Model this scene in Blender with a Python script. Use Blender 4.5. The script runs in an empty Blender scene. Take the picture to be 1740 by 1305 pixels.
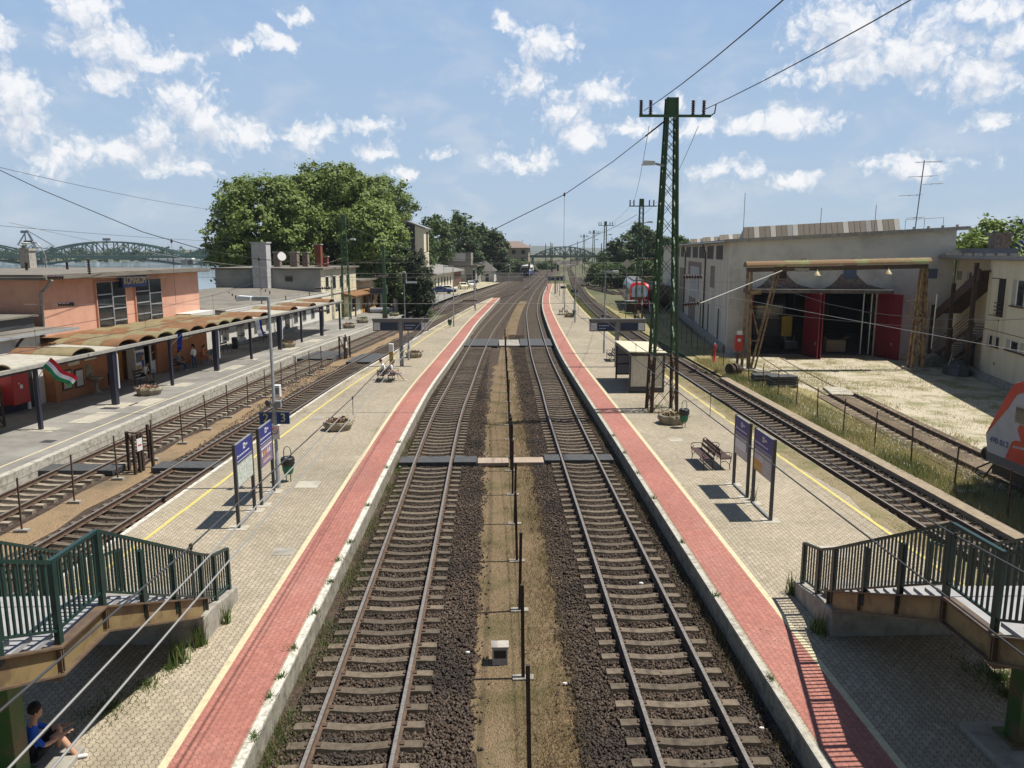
import bpy, bmesh, math, random
import numpy as np
from mathutils import Vector, Matrix, Euler
random.seed(7); RNG = np.random.default_rng(11)
S = bpy.context.scene; COL = S.collection
R = math.radians
# ------------------------------------------------------------------ camera
CZ = 8.8; PITCH = 9.8; YAW = 1.4
cd = bpy.data.cameras.new('camera'); cam = bpy.data.objects.new('camera', cd); COL.objects.link(cam)
cam.location = (0, 0, CZ); cam.rotation_euler = (R(90 - PITCH), 0, R(-YAW))
cd.sensor_width = 36; cd.lens = 36 * 1307 / 1740; cd.clip_start = .1; cd.clip_end = 9000
S.camera = cam
# ------------------------------------------------------------------ sun, sky, exposure
SUN_EL, SUN_AZ = 64.0, 2.0            # azimuth measured from +X towards +Y
sv = Vector((math.cos(R(SUN_EL)) * math.cos(R(SUN_AZ)), math.cos(R(SUN_EL)) * math.sin(R(SUN_AZ)), math.sin(R(SUN_EL))))
ld = bpy.data.lights.new('sun', 'SUN'); ld.energy = 4.9; ld.angle = R(.53); ld.color = (1, .94, .83)
lo = bpy.data.objects.new('sun', ld); COL.objects.link(lo); lo.rotation_euler = (-sv).to_track_quat('-Z', 'Y').to_euler(); lo.location = (40, 0, 60)
S.view_settings.view_transform = 'Standard'; S.view_settings.look = 'None'; S.view_settings.gamma = 1; S.view_settings.exposure = .28
W = bpy.data.worlds.new('World'); S.world = W; W.use_nodes = True
def build_sky():
    nt = W.node_tree; N = nt.nodes; L = nt.links; N.clear()
    out = N.new('ShaderNodeOutputWorld'); bg = N.new('ShaderNodeBackground'); bg.inputs[1].default_value = .081
    L.new(bg.outputs[0], out.inputs[0])
    sky = N.new('ShaderNodeTexSky'); sky.sky_type = 'NISHITA'; sky.sun_disc = False
    sky.sun_elevation = R(SUN_EL); sky.sun_rotation = R(90 - SUN_AZ); sky.air_density = 1.1; sky.dust_density = .9; sky.ozone_density = 1.6; sky.altitude = 100
    def M(op, a, b=None, c=None, clamp=False):
        n = N.new('ShaderNodeMath'); n.operation = op; n.use_clamp = clamp
        for i, x in enumerate((a, b, c)):
            if x is None: continue
            if isinstance(x, (int, float)): n.inputs[i].default_value = x
            else: L.new(x, n.inputs[i])
        return n.outputs[0]
    def V(op, a, b):
        n = N.new('ShaderNodeVectorMath'); n.operation = op
        for i, x in enumerate((a, b)):
            if isinstance(x, tuple): n.inputs[i].default_value = x
            elif x is not None: L.new(x, n.inputs[i])
        return n
    tc = N.new('ShaderNodeTexCoord'); sp = N.new('ShaderNodeSeparateXYZ'); L.new(tc.outputs['Generated'], sp.inputs[0])
    az = M('ARCTAN2', sp.outputs[0], sp.outputs[1]); el = M('ARCSINE', sp.outputs[2])
    cb = N.new('ShaderNodeCombineXYZ'); L.new(az, cb.inputs[0]); L.new(el, cb.inputs[1]); P = cb.outputs[0]
    def noise(vec, scale, det, rough=.55, dist=0):
        n = N.new('ShaderNodeTexNoise'); n.noise_dimensions = '2D'; n.inputs['Scale'].default_value = scale; n.inputs['Detail'].default_value = det
        n.inputs['Roughness'].default_value = rough; n.inputs['Distortion'].default_value = dist; L.new(vec, n.inputs['Vector']); return n
    warp = noise(P, 16, 5, .6); wv = V('SUBTRACT', warp.outputs['Color'], (.5, .5, .5))
    wv = V('MULTIPLY', wv.outputs[0], (.05, .042, 0)); Q = V('ADD', P, wv.outputs[0]).outputs[0]
    clouds = CLOUDS
    def field(vec):
        acc = None
        for (a, e, ra, re) in clouds:
            d = V('SUBTRACT', vec, (a, e, 0)); d = V('MULTIPLY', d.outputs[0], (1 / ra, 1 / re, 0)); ln = V('LENGTH', d.outputs[0], None).outputs['Value']
            acc = ln if acc is None else M('SMOOTH_MIN', acc, ln, .3)
        return acc
    def billow(vec, scale):                                       # cauliflower lumps
        v = N.new('ShaderNodeTexVoronoi'); v.voronoi_dimensions = '2D'; v.feature = 'F1'; v.inputs['Scale'].default_value = scale; v.inputs['Detail'].default_value = 2; v.inputs['Roughness'].default_value = .5; L.new(vec, v.inputs['Vector']); return v.outputs['Distance']
    puff = noise(P, 22, 11, .64); bil = billow(Q, 72)
    tex = M('SUBTRACT', M('MULTIPLY', M('SUBTRACT', puff.outputs['Fac'], .5), 1.75), M('MULTIPLY', M('SUBTRACT', bil, .4), .6))
    f = M('ADD', M('SUBTRACT', 1.10, field(Q)), tex)
    up = V('ADD', Q, (.006, .021, 0)).outputs[0]; upP = V('ADD', P, (.006, .021, 0)).outputs[0]; puff2 = noise(upP, 22, 4, .64); bil2 = billow(up, 72)
    f2 = M('ADD', M('SUBTRACT', 1.10, field(up)), M('SUBTRACT', M('MULTIPLY', M('SUBTRACT', puff2.outputs['Fac'], .5), 1.75), M('MULTIPLY', M('SUBTRACT', bil2, .4), .6)))
    mask = N.new('ShaderNodeMapRange'); mask.interpolation_type = 'SMOOTHSTEP'; L.new(f, mask.inputs[0])
    for i, v in ((1, -.2), (2, .72), (3, 0), (4, .9)): mask.inputs[i].default_value = v
    # thin hazy cloud banks nearer the horizon
    st = V('MULTIPLY', P, (1, 2.2, 1)); hz = noise(st.outputs[0], 9, 8, .6, .3)
    hm = N.new('ShaderNodeMapRange'); hm.interpolation_type = 'SMOOTHSTEP'; L.new(hz.outputs['Fac'], hm.inputs[0])
    for i, v in ((1, .45), (2, .76), (3, 0), (4, .62)): hm.inputs[i].default_value = v
    band = N.new('ShaderNodeMapRange'); band.interpolation_type = 'SMOOTHSTEP'; L.new(el, band.inputs[0])
    for i, v in ((1, .02), (2, .34), (3, 1), (4, .3)): band.inputs[i].default_value = v
    thin = M('MULTIPLY', hm.outputs[0], band.outputs[0]); thin = M('MULTIPLY', thin, M('SUBTRACT', 1.0, M('MULTIPLY', M('MINIMUM', M('ABSOLUTE', az), 1.5), .6), None, True))
    sh = N.new('ShaderNodeMapRange'); sh.interpolation_type = 'SMOOTHSTEP'; L.new(M('SUBTRACT', M('MULTIPLY', f2, .8), M('MULTIPLY', f, .25)), sh.inputs[0])
    for i, v in ((1, -.25), (2, .75), (3, 1), (4, 0)): sh.inputs[i].default_value = v
    cr = N.new('ShaderNodeMix'); cr.data_type = 'RGBA'; L.new(sh.outputs[0], cr.inputs['Factor'])
    cr.inputs['A'].default_value = (6.7, 7.2, 8.1, 1); cr.inputs['B'].default_value = (10.1, 10.1, 10.2, 1)
    # clear summer blue paling through milky lower air; the physical sky, dimmed to lower the fill, takes over above and beside the view
    cs = N.new('ShaderNodeValToRGB'); hb = N.new('ShaderNodeMapRange'); L.new(el, hb.inputs[0]); hb.inputs[2].default_value = .66; L.new(hb.outputs[0], cs.inputs[0]); ce = cs.color_ramp.elements
    for p_, c_ in ((.18, (.425, .57, .76)), (.5, (.32, .48, .745))): ce.new(p_).color = (*c_, 1)
    ce[0].color = (.50, .62, .73, 1); ce[-1].color = (.235, .39, .675, 1)
    gain = V('SCALE', cs.outputs[0], None); gain.inputs['Scale'].default_value = 10
    base = N.new('ShaderNodeMix'); base.data_type = 'RGBA'; hi_ = N.new('ShaderNodeMapRange'); L.new(el, hi_.inputs[0])
    for i, v in ((1, .6), (2, 1.0), (3, 0), (4, 1)): hi_.inputs[i].default_value = v
    sd_ = N.new('ShaderNodeMapRange'); sd_.interpolation_type = 'SMOOTHSTEP'; L.new(M('ABSOLUTE', az), sd_.inputs[0])
    for i, v in ((1, .8), (2, 1.5), (3, 0), (4, 1)): sd_.inputs[i].default_value = v
    L.new(M('MAXIMUM', hi_.outputs[0], sd_.outputs[0]), base.inputs['Factor']); L.new(gain.outputs[0], base.inputs['A'])
    s2 = V('SCALE', sky.outputs[0], None); s2.inputs['Scale'].default_value = .55; L.new(s2.outputs[0], base.inputs['B'])
    thick = N.new('ShaderNodeMix'); thick.data_type = 'RGBA'; L.new(thin, thick.inputs['Factor']); L.new(base.outputs['Result'], thick.inputs['A']); thick.inputs['B'].default_value = (7.0, 7.5, 8.2, 1)
    mx = N.new('ShaderNodeMix'); mx.data_type = 'RGBA'; L.new(mask.outputs[0], mx.inputs['Factor']); L.new(thick.outputs['Result'], mx.inputs['A']); L.new(cr.outputs['Result'], mx.inputs['B'])
    L.new(mx.outputs['Result'], bg.inputs[0])
# cumulus clouds: azimuth, elevation, half sizes (radians)
CLOUDS = []
for u, v, ru, rv in ((5, 50, 26, 34), (150, 15, 60, 34), (195, 75, 75, 40), (265, 98, 55, 18), (185, 138, 50, 22), (15, 165, 48, 40), (40, 215, 40, 30),
    (110, 262, 60, 36), (215, 262, 50, 24), (262, 225, 38, 48), (325, 165, 50, 40), (350, 205, 42, 40), (420, 235, 62, 30), (520, 228, 58, 32), (300, 285, 60, 18),
    (618, 215, 46, 16), (632, 255, 38, 17), (513, 26, 26, 13), (470, 70, 32, 18), (400, 78, 22, 12), (745, 258, 32, 13), (853, 38, 18, 16),
    (930, 72, 55, 34), (890, 130, 48, 36), (945, 190, 42, 36), (1028, 160, 50, 26), (870, 278, 44, 28), (920, 264, 45, 26), (690, 300, 30, 18), (1075, 216, 48, 16),
    (1185, 215, 42, 15), (1330, 205, 92, 24), (1240, 292, 62, 24), (1350, 300, 38, 18), (1445, 50, 95, 62), (1560, 85, 85, 44), (1410, 132, 80, 24), (1650, 130, 70, 36),
    (1695, 202, 36, 14), (1660, 20, 100, 22), (1730, 60, 40, 22), (1560, 280, 80, 26), (990, 235, 40, 22), (1140, 180, 40, 16)):
    x, y, z = (u - 870) / 1307, 1.0, -(v - 652.5) / 1307
    c, s_ = math.cos(R(PITCH)), math.sin(R(PITCH)); y, z = y * c + z * s_, -y * s_ + z * c
    c, s_ = math.cos(R(YAW)), math.sin(R(YAW)); x, y = x * c + y * s_, -x * s_ + y * c
    CLOUDS.append((math.atan2(x, y), math.asin(z / math.sqrt(x * x + y * y + z * z)), ru / 1307, rv / 1307))
build_sky()

# ------------------------------------------------------------------ helpers
def tag(o, label=None, cat=None, group=None, kind=None):
    if label: o['label'] = label
    if cat: o['category'] = cat
    if group: o['group'] = group
    if kind: o['kind'] = kind
    return o
def thing(name, label, cat, loc=(0, 0, 0), rz=0, group=None):
    o = bpy.data.objects.new(name, None); COL.objects.link(o); o.location = loc; o.rotation_euler = (0, 0, rz); o.empty_display_size = .3
    return tag(o, label, cat, group)
def link(name, me, parent=None, loc=None):
    o = bpy.data.objects.new(name, me); COL.objects.link(o)
    if parent: o.parent = parent
    if loc: o.location = loc
    return o
def copy_tree(o, parent=None):
    c = o.copy(); COL.objects.link(c); c.parent = parent
    for ch in list(o.children): copy_tree(ch, c)
    return c
def again(o, loc, rz, label, group=None):
    c = copy_tree(o); c.location = loc; c.rotation_euler = (0, 0, rz); c['label'] = label
    if group: c['group'] = group
    return c
class MB:
    def __init__(s): s.v = []; s.f = []; s.m = []; s.sm = []
    def add(s, vs, fs, m=0, smooth=False):
        b = len(s.v); s.v += [tuple(p) for p in vs]
        for f in fs: s.f.append([b + i for i in f]); s.m.append(m); s.sm.append(smooth)
        return s
    def box(s, x0, x1, y0, y1, z0, z1, m=0):
        return s.add([(x0, y0, z0), (x1, y0, z0), (x1, y1, z0), (x0, y1, z0), (x0, y0, z1), (x1, y0, z1), (x1, y1, z1), (x0, y1, z1)],
                     [(3, 2, 1, 0), (4, 5, 6, 7), (0, 1, 5, 4), (1, 2, 6, 5), (2, 3, 7, 6), (3, 0, 4, 7)], m)
    def obox(s, c, sx, sy, sz, rz=0, m=0, tilt=0):
        M_ = Matrix.Translation(c) @ Matrix.Rotation(rz, 4, 'Z') @ Matrix.Rotation(tilt, 4, 'X')
        vs = [M_ @ Vector((a * sx / 2, b * sy / 2, d * sz / 2)) for d in (-1, 1) for (a, b) in ((-1, -1), (1, -1), (1, 1), (-1, 1))]
        return s.add(vs, [(3, 2, 1, 0), (4, 5, 6, 7), (0, 1, 5, 4), (1, 2, 6, 5), (2, 3, 7, 6), (3, 0, 4, 7)], m)
    def beam(s, a, b, w, h, m=0, up=(0, 0, 1)):
        a, b = Vector(a), Vector(b); d = (b - a); L_ = d.length
        if L_ < 1e-6: return s
        d /= L_; u = Vector(up)
        if abs(d.dot(u)) > .99: u = Vector((0, 1, 0))
        r = d.cross(u).normalized(); u = r.cross(d)
        vs = [p + r * (i * w / 2) + u * (j * h / 2) for p in (a, b) for (i, j) in ((-1, -1), (1, -1), (1, 1), (-1, 1))]
        return s.add(vs, [(3, 2, 1, 0), (4, 5, 6, 7), (0, 1, 5, 4), (1, 2, 6, 5), (2, 3, 7, 6), (3, 0, 4, 7)], m)
    def tube(s, pts, r, n=6, m=0, cap=True, smooth=True):
        pts = [Vector(p) for p in pts]; k = len(pts); rs = r if isinstance(r, (list, tuple)) else [r] * k
        vs = []
        for i, p in enumerate(pts):
            d = (pts[min(i + 1, k - 1)] - pts[max(i - 1, 0)]).normalized()
            u = Vector((0, 0, 1)) if abs(d.z) < .95 else Vector((0, 1, 0))
            a = d.cross(u).normalized(); b = a.cross(d)
            vs += [p + a * (rs[i] * math.cos(2 * math.pi * j / n)) + b * (rs[i] * math.sin(2 * math.pi * j / n)) for j in range(n)]
        fs = [(i * n + j, i * n + (j + 1) % n, (i + 1) * n + (j + 1) % n, (i + 1) * n + j) for i in range(k - 1) for j in range(n)]
        s.add(vs, fs, m, smooth)
        if cap: s.add(vs[:n], [tuple(range(n))[::-1]], m); s.add(vs[-n:], [tuple(range(n))], m)
        return s
    def lathe(s, prof, c=(0, 0, 0), n=16, m=0, smooth=True, sx=1, sy=1, rz=0):
        vs = []
        for r, z in prof:
            for j in range(n):
                t = 2 * math.pi * (j + .5) / n; x, y = r * math.cos(t) * sx, r * math.sin(t) * sy
                vs.append((c[0] + x * math.cos(rz) - y * math.sin(rz), c[1] + x * math.sin(rz) + y * math.cos(rz), c[2] + z))
        k = len(prof)
        s.add(vs, [(i * n + j, i * n + (j + 1) % n, (i + 1) * n + (j + 1) % n, (i + 1) * n + j) for i in range(k - 1) for j in range(n)], m, smooth)
        s.add(vs[:n], [tuple(range(n))[::-1]], m); s.add(vs[-n:], [tuple(range(n))], m)
        return s
    def prism(s, poly, z0, z1, m=0, mt=None):
        n = len(poly); vs = [(x, y, z0) for x, y in poly] + [(x, y, z1) for x, y in poly]
        ar = sum(poly[i][0] * poly[(i + 1) % n][1] - poly[(i + 1) % n][0] * poly[i][1] for i in range(n))
        s.add(vs, [((i + 1) % n, i, n + i, n + (i + 1) % n) if ar < 0 else (i, (i + 1) % n, n + (i + 1) % n, n + i) for i in range(n)], m)
        s.add(vs[n:], [tuple(range(n)) if ar > 0 else tuple(range(n))[::-1]], m if mt is None else mt)
        s.add(vs[:n], [tuple(range(n))[::-1] if ar > 0 else tuple(range(n))], m)
        return s
    def extr(s, poly, o, ux, uy, w, m=0):     # polygon in plane (ux,uy) at o, extruded by vector w
        o, ux, uy, w = Vector(o), Vector(ux), Vector(uy), Vector(w); n = len(poly)
        a = [o + ux * p + uy * q for p, q in poly]; vs = a + [p + w for p in a]
        return s.add(vs, [(i, (i + 1) % n, n + (i + 1) % n, n + i) for i in range(n)] + [tuple(range(n))[::-1], tuple(range(n, 2 * n))], m)
    def quad(s, a, b, c, d, m=0): return s.add([a, b, c, d], [(0, 1, 2, 3)], m)
    def mesh(s, name, mats):
        me = bpy.data.meshes.new(name); me.from_pydata(s.v, [], s.f)
        for mm in (mats if isinstance(mats, (list, tuple)) else [mats]): me.materials.append(mm)
        if len(s.f):
            me.polygons.foreach_set('material_index', s.m); me.polygons.foreach_set('use_smooth', s.sm)
        bm = bmesh.new(); bm.from_mesh(me); bmesh.ops.recalc_face_normals(bm, faces=bm.faces); bm.to_mesh(me); bm.free()
        me.update(); return me
    def build(s, name, mats, parent=None, bevel=0):
        o = link(name, s.mesh(name, mats), parent)
        if bevel:
            b = o.modifiers.new('bevel', 'BEVEL'); b.width = bevel; b.segments = 2; b.limit_method = 'ANGLE'
        return o
def tris(name, verts, faces, mat_, parent=None):      # numpy bulk mesh
    me = bpy.data.meshes.new(name); nv, nf, k = len(verts), len(faces), faces.shape[1]
    me.vertices.add(nv); me.vertices.foreach_set('co', np.asarray(verts, dtype=np.float32).ravel())
    me.loops.add(nf * k); me.loops.foreach_set('vertex_index', np.asarray(faces, dtype=np.int32).ravel())
    me.polygons.add(nf); me.polygons.foreach_set('loop_start', np.arange(0, nf * k, k, dtype=np.int32)); me.polygons.foreach_set('loop_total', np.full(nf, k, dtype=np.int32))
    me.materials.append(mat_); me.update(calc_edges=True); me.validate()
    return link(name, me, parent)
def spline(pts, step=1.0):
    pts = [Vector((p[0], p[1], 0)) for p in pts]; out = []
    P = [pts[0] * 2 - pts[1]] + pts + [pts[-1] * 2 - pts[-2]]
    for i in range(1, len(P) - 2):
        p0, p1, p2, p3 = P[i - 1:i + 3]; n = max(1, int((p2 - p1).length / step))
        t0 = 0; a = .5
        d1 = max((p1 - p0).length ** a, 1e-4); d2 = max((p2 - p1).length ** a, 1e-4); d3 = max((p3 - p2).length ** a, 1e-4)
        for k in range(n):
            t = k / n
            m1 = (p2 - p1) - ((p2 - p0) / (d1 + d2) - (p1 - p0) / d1) * d2 * 0 if False else ((p1 - p0) / d1 - (p2 - p0) / (d1 + d2) + (p2 - p1) / d2) * d2
            m2 = ((p2 - p1) / d2 - (p3 - p1) / (d2 + d3) + (p3 - p2) / d3) * d2
            out.append(p1 * (2 * t ** 3 - 3 * t ** 2 + 1) + m1 * (t ** 3 - 2 * t ** 2 + t) + p2 * (-2 * t ** 3 + 3 * t ** 2) + m2 * (t ** 3 - t ** 2))
    out.append(pts[-1]); return out
def offs(pl, d):                                   # polyline shifted d metres to its right
    out = []
    for i, p in enumerate(pl):
        t = (pl[min(i + 1, len(pl) - 1)] - pl[max(i - 1, 0)]).normalized(); out.append(p + Vector((t.y, -t.x, 0)) * d)
    return out
def ribbon(mb, a, b, za, zb=None, m=0):
    zb = za if zb is None else zb; n = min(len(a), len(b))
    vs = [(p.x, p.y, za) for p in a[:n]] + [(p.x, p.y, zb) for p in b[:n]]
    mb.add(vs, [(i, n + i, n + i + 1, i + 1) for i in range(n - 1)], m); return mb
def xat(pl, y):
    for p, q in zip(pl, pl[1:]):
        if p.y <= y <= q.y: return p.x + (q.x - p.x) * (y - p.y) / max(q.y - p.y, 1e-6)
    return pl[0].x if y < pl[0].y else pl[-1].x
# ------------------------------------------------------------------ materials
def mat(name, col, rough=.8, col2=None, sc=6, lo=.35, hi=.7, bump=0, bsc=40, metal=0, island=None, spec=.5, col3=None, sc3=.6, streak=False, alpha=None, trans=0):
    m = bpy.data.materials.new(name); m.use_nodes = True; nt = m.node_tree; N = nt.nodes; L = nt.links; b = N['Principled BSDF']
    b.inputs['Roughness'].default_value = rough; b.inputs['Metallic'].default_value = metal; b.inputs['Specular IOR Level'].default_value = spec
    c4 = lambda c: (c[0], c[1], c[2], 1)
    b.inputs['Base Color'].default_value = c4(col); src = None
    tc = N.new('ShaderNodeTexCoord')
    def noise(s_, det=6, vec=None):
        n = N.new('ShaderNodeTexNoise'); n.inputs['Scale'].default_value = s_; n.inputs['Detail'].default_value = det; n.inputs['Roughness'].default_value = .62
        L.new(vec or tc.outputs['Object'], n.inputs['Vector']); return n
    def mix(fac, a, c):
        x = N.new('ShaderNodeMix'); x.data_type = 'RGBA'; L.new(fac, x.inputs['Factor'])
        if isinstance(a, tuple): x.inputs['A'].default_value = c4(a)
        else: L.new(a, x.inputs['A'])
        x.inputs['B'].default_value = c4(c); return x.outputs['Result']
    def ramp(s_, a, c):
        r = N.new('ShaderNodeMapRange'); L.new(s_, r.inputs[0]); r.inputs[1].default_value = a; r.inputs[2].default_value = c; r.interpolation_type = 'SMOOTHSTEP'; return r.outputs[0]
    src = tuple(col)
    if island:
        g = N.new('ShaderNodeNewGeometry'); cr = N.new('ShaderNodeValToRGB'); L.new(g.outputs['Random Per Island'], cr.inputs[0])
        e = cr.color_ramp.elements; k = len(island)
        while len(e) < k: e.new(.5)
        for i, c in enumerate(island): e[i].position = i / max(k - 1, 1); e[i].color = c4(c)
        src = cr.outputs[0]
    if col2:
        vec = None
        if streak:
            mp = N.new('ShaderNodeMapping'); mp.inputs['Scale'].default_value = (1, 1, .12); L.new(tc.outputs['Object'], mp.inputs[0]); vec = mp.outputs[0]
        src = mix(ramp(noise(sc, 7, vec).outputs['Fac'], lo, hi), src, col2)
    if col3: src = mix(ramp(noise(sc3, 5).outputs['Fac'], .42, .66), src, col3)
    if not isinstance(src, tuple): L.new(src, b.inputs['Base Color'])
    if bump:
        bp = N.new('ShaderNodeBump'); bp.inputs['Strength'].default_value = bump; bp.inputs['Distance'].default_value = .02; L.new(noise(bsc, 5).outputs['Fac'], bp.inputs['Height']); L.new(bp.outputs[0], b.inputs['Normal'])
    if trans:
        b.inputs['Transmission Weight'].default_value = 0
        t = N.new('ShaderNodeBsdfTranslucent'); mx = N.new('ShaderNodeMixShader'); mx.inputs[0].default_value = trans
        if isinstance(src, tuple): t.inputs[0].default_value = c4(src)
        else: L.new(src, t.inputs[0])
        L.new(b.outputs[0], mx.inputs[1]); L.new(t.outputs[0], mx.inputs[2]); L.new(mx.outputs[0], N['Material Output'].inputs[0])
    return m
def paver(name, col, col2, joint, stain, zig=.022):
    m = bpy.data.materials.new(name); m.use_nodes = True; nt = m.node_tree; N = nt.nodes; L = nt.links; b = N['Principled BSDF']; b.inputs['Roughness'].default_value = .85
    tc = N.new('ShaderNodeTexCoord'); sp = N.new('ShaderNodeSeparateXYZ'); L.new(tc.outputs['Object'], sp.inputs[0])
    def M(op, a, b_=None, c=None):
        n = N.new('ShaderNodeMath'); n.operation = op
        for i, x in enumerate((a, b_, c)):
            if x is None: continue
            if isinstance(x, (int, float)): n.inputs[i].default_value = x
            else: L.new(x, n.inputs[i])
        return n.outputs[0]
    zz = M('PINGPONG', sp.outputs[1], .055); xx = M('ADD', sp.outputs[0], M('MULTIPLY', M('SUBTRACT', zz, .0275), zig / .0275))
    zz2 = M('PINGPONG', sp.outputs[0], .055); yy = M('ADD', sp.outputs[1], M('MULTIPLY', M('SUBTRACT', zz2, .0275), zig / .0275))
    cb = N.new('ShaderNodeCombineXYZ'); L.new(yy, cb.inputs[0]); L.new(xx, cb.inputs[1])
    br = N.new('ShaderNodeTexBrick'); L.new(cb.outputs[0], br.inputs['Vector']); br.inputs['Scale'].default_value = 1; br.inputs['Brick Width'].default_value = .235; br.inputs['Row Height'].default_value = .118
    br.inputs['Mortar Size'].default_value = .0085; br.inputs['Mortar Smooth'].default_value = .3; br.inputs['Bias'].default_value = 0
    br.inputs['Color1'].default_value = (*col, 1); br.inputs['Color2'].default_value = (*col2, 1); br.inputs['Mortar'].default_value = (*joint, 1)
    n1 = N.new('ShaderNodeTexNoise'); n1.inputs['Scale'].default_value = .7; n1.inputs['Detail'].default_value = 8; n1.inputs['Roughness'].default_value = .7; L.new(tc.outputs['Object'], n1.inputs['Vector'])
    r = N.new('ShaderNodeMapRange'); r.interpolation_type = 'SMOOTHSTEP'; L.new(n1.outputs['Fac'], r.inputs[0]); r.inputs[1].default_value = .42; r.inputs[2].default_value = .75; r.inputs[4].default_value = .75
    mx = N.new('ShaderNodeMix'); mx.data_type = 'RGBA'; L.new(r.outputs[0], mx.inputs['Factor']); L.new(br.outputs['Color'], mx.inputs['A']); mx.inputs['B'].default_value = (*stain, 1)
    n3 = N.new('ShaderNodeTexNoise'); n3.inputs['Scale'].default_value = .16; n3.inputs['Detail'].default_value = 6; L.new(tc.outputs['Object'], n3.inputs['Vector']); r3 = N.new('ShaderNodeMapRange'); L.new(n3.outputs['Fac'], r3.inputs[0]); r3.inputs[1].default_value = .3; r3.inputs[2].default_value = .7; r3.inputs[3].default_value = .84; r3.inputs[4].default_value = 1.13
    n2 = N.new('ShaderNodeTexNoise'); n2.inputs['Scale'].default_value = 9; n2.inputs['Detail'].default_value = 6; L.new(tc.outputs['Object'], n2.inputs['Vector'])
    hs = N.new('ShaderNodeHueSaturation'); L.new(M('MULTIPLY', M('MULTIPLY_ADD', n2.outputs['Fac'], .8, .6), r3.outputs[0]), hs.inputs['Value']); L.new(mx.outputs['Result'], hs.inputs['Color'])
    mx2 = N.new('ShaderNodeMix'); mx2.data_type = 'RGBA'; L.new(br.outputs['Fac'], mx2.inputs['Factor']); L.new(hs.outputs[0], mx2.inputs['A']); mx2.inputs['B'].default_value = (*joint, 1)
    L.new(mx2.outputs['Result'], b.inputs['Base Color'])
    bp = N.new('ShaderNodeBump'); bp.inputs['Strength'].default_value = .5; bp.inputs['Distance'].default_value = .01; bp.invert = True; L.new(br.outputs['Fac'], bp.inputs['Height']); L.new(bp.outputs[0], b.inputs['Normal'])
    return m
def gravel(name, cols, sc=16, patch=None, pcol=None, psc=.35):
    m = bpy.data.materials.new(name); m.use_nodes = True; nt = m.node_tree; N = nt.nodes; L = nt.links; b = N['Principled BSDF']; b.inputs['Roughness'].default_value = .95; b.inputs['Specular IOR Level'].default_value = .2
    tc = N.new('ShaderNodeTexCoord'); v = N.new('ShaderNodeTexVoronoi'); v.inputs['Scale'].default_value = sc; L.new(tc.outputs['Object'], v.inputs['Vector'])
    sp = N.new('ShaderNodeSeparateColor'); L.new(v.outputs['Color'], sp.inputs[0]); cr = N.new('ShaderNodeValToRGB'); L.new(sp.outputs[0], cr.inputs[0]); e = cr.color_ramp.elements
    while len(e) < len(cols): e.new(.5)
    for i, c in enumerate(cols): e[i].position = i / (len(cols) - 1); e[i].color = (*c, 1)
    src = cr.outputs[0]
    if pcol:
        n = N.new('ShaderNodeTexNoise'); n.inputs['Scale'].default_value = psc; n.inputs['Detail'].default_value = 9; n.inputs['Roughness'].default_value = .65; L.new(tc.outputs['Object'], n.inputs['Vector'])
        r = N.new('ShaderNodeMapRange'); r.interpolation_type = 'SMOOTHSTEP'; L.new(n.outputs['Fac'], r.inputs[0]); r.inputs[1].default_value = patch[0]; r.inputs[2].default_value = patch[1]
        x = N.new('ShaderNodeMix'); x.data_type = 'RGBA'; L.new(r.outputs[0], x.inputs['Factor']); L.new(src, x.inputs['A']); x.inputs['B'].default_value = (*pcol, 1); src = x.outputs['Result']
    L.new(src, b.inputs['Base Color'])
    bp = N.new('ShaderNodeBump'); bp.inputs['Strength'].default_value = .9; bp.inputs['Distance'].default_value = .03; bp.invert = True; L.new(v.outputs['Distance'], bp.inputs['Height']); L.new(bp.outputs[0], b.inputs['Normal'])
    return m
M = {}
M['paver'] = paver('beige_pavers', (.41, .355, .27), (.35, .30, .222), (.13, .11, .078), (.27, .235, .165))
M['redpaver'] = paver('red_pavers', (.41, .168, .132), (.355, .14, .11), (.25, .105, .085), (.40, .205, .165))
M['white'] = mat('white_paint', (.66, .64, .57), .75, (.36, .33, .27), 7, .40, .70)
M['yellow'] = mat('yellow_line_paint', (.62, .52, .14), .7, (.42, .38, .2), 7, .45, .75)
M['cream'] = mat('cream_line_pavers', (.62, .55, .36), .8, (.42, .37, .25), 8, .4, .8)
M['concrete'] = mat('weathered_concrete', (.36, .34, .30), .9, (.20, .185, .155), 3, .35, .75, bump=.4, bsc=25)
M['kerb'] = mat('kerb_concrete', (.48, .46, .40), .9, (.22, .20, .16), 5, .4, .75, bump=.5, bsc=18)
M['asphalt'] = mat('worn_asphalt', (.235, .225, .21), .9, (.17, .163, .15), 1.2, .35, .7, bump=.2, bsc=90, col3=(.29, .28, .26), sc3=.25)
M['patch'] = mat('pale_concrete_patch', (.46, .43, .36), .9, (.34, .32, .27), 3)
M['slabpink'] = mat('pinkish_slab', (.40, .315, .25), .9, (.30, .24, .19), 4)
M['ballast'] = gravel('brown_ballast', [(.045, .033, .027), (.07, .052, .041), (.092, .068, .052), (.055, .04, .032)], 15, (.5, .74), (.115, .088, .064))  # sheet colour darkened to stand in for the shade between stones
M['ballast_dark'] = gravel('dark_ballast', [(.035, .03, .027), (.06, .05, .043), (.085, .068, .056)], 13, (.5, .75), (.1, .08, .058))
M['ballast_tan'] = gravel('dusty_ballast', [(.13, .10, .075), (.19, .15, .105), (.24, .19, .13)], 14, (.4, .62), (.115, .09, .068))
M['soil'] = gravel('dry_tan_soil', [(.27, .19, .115), (.33, .235, .14), (.22, .16, .10)], 22, (.45, .7), (.16, .125, .085))
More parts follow.
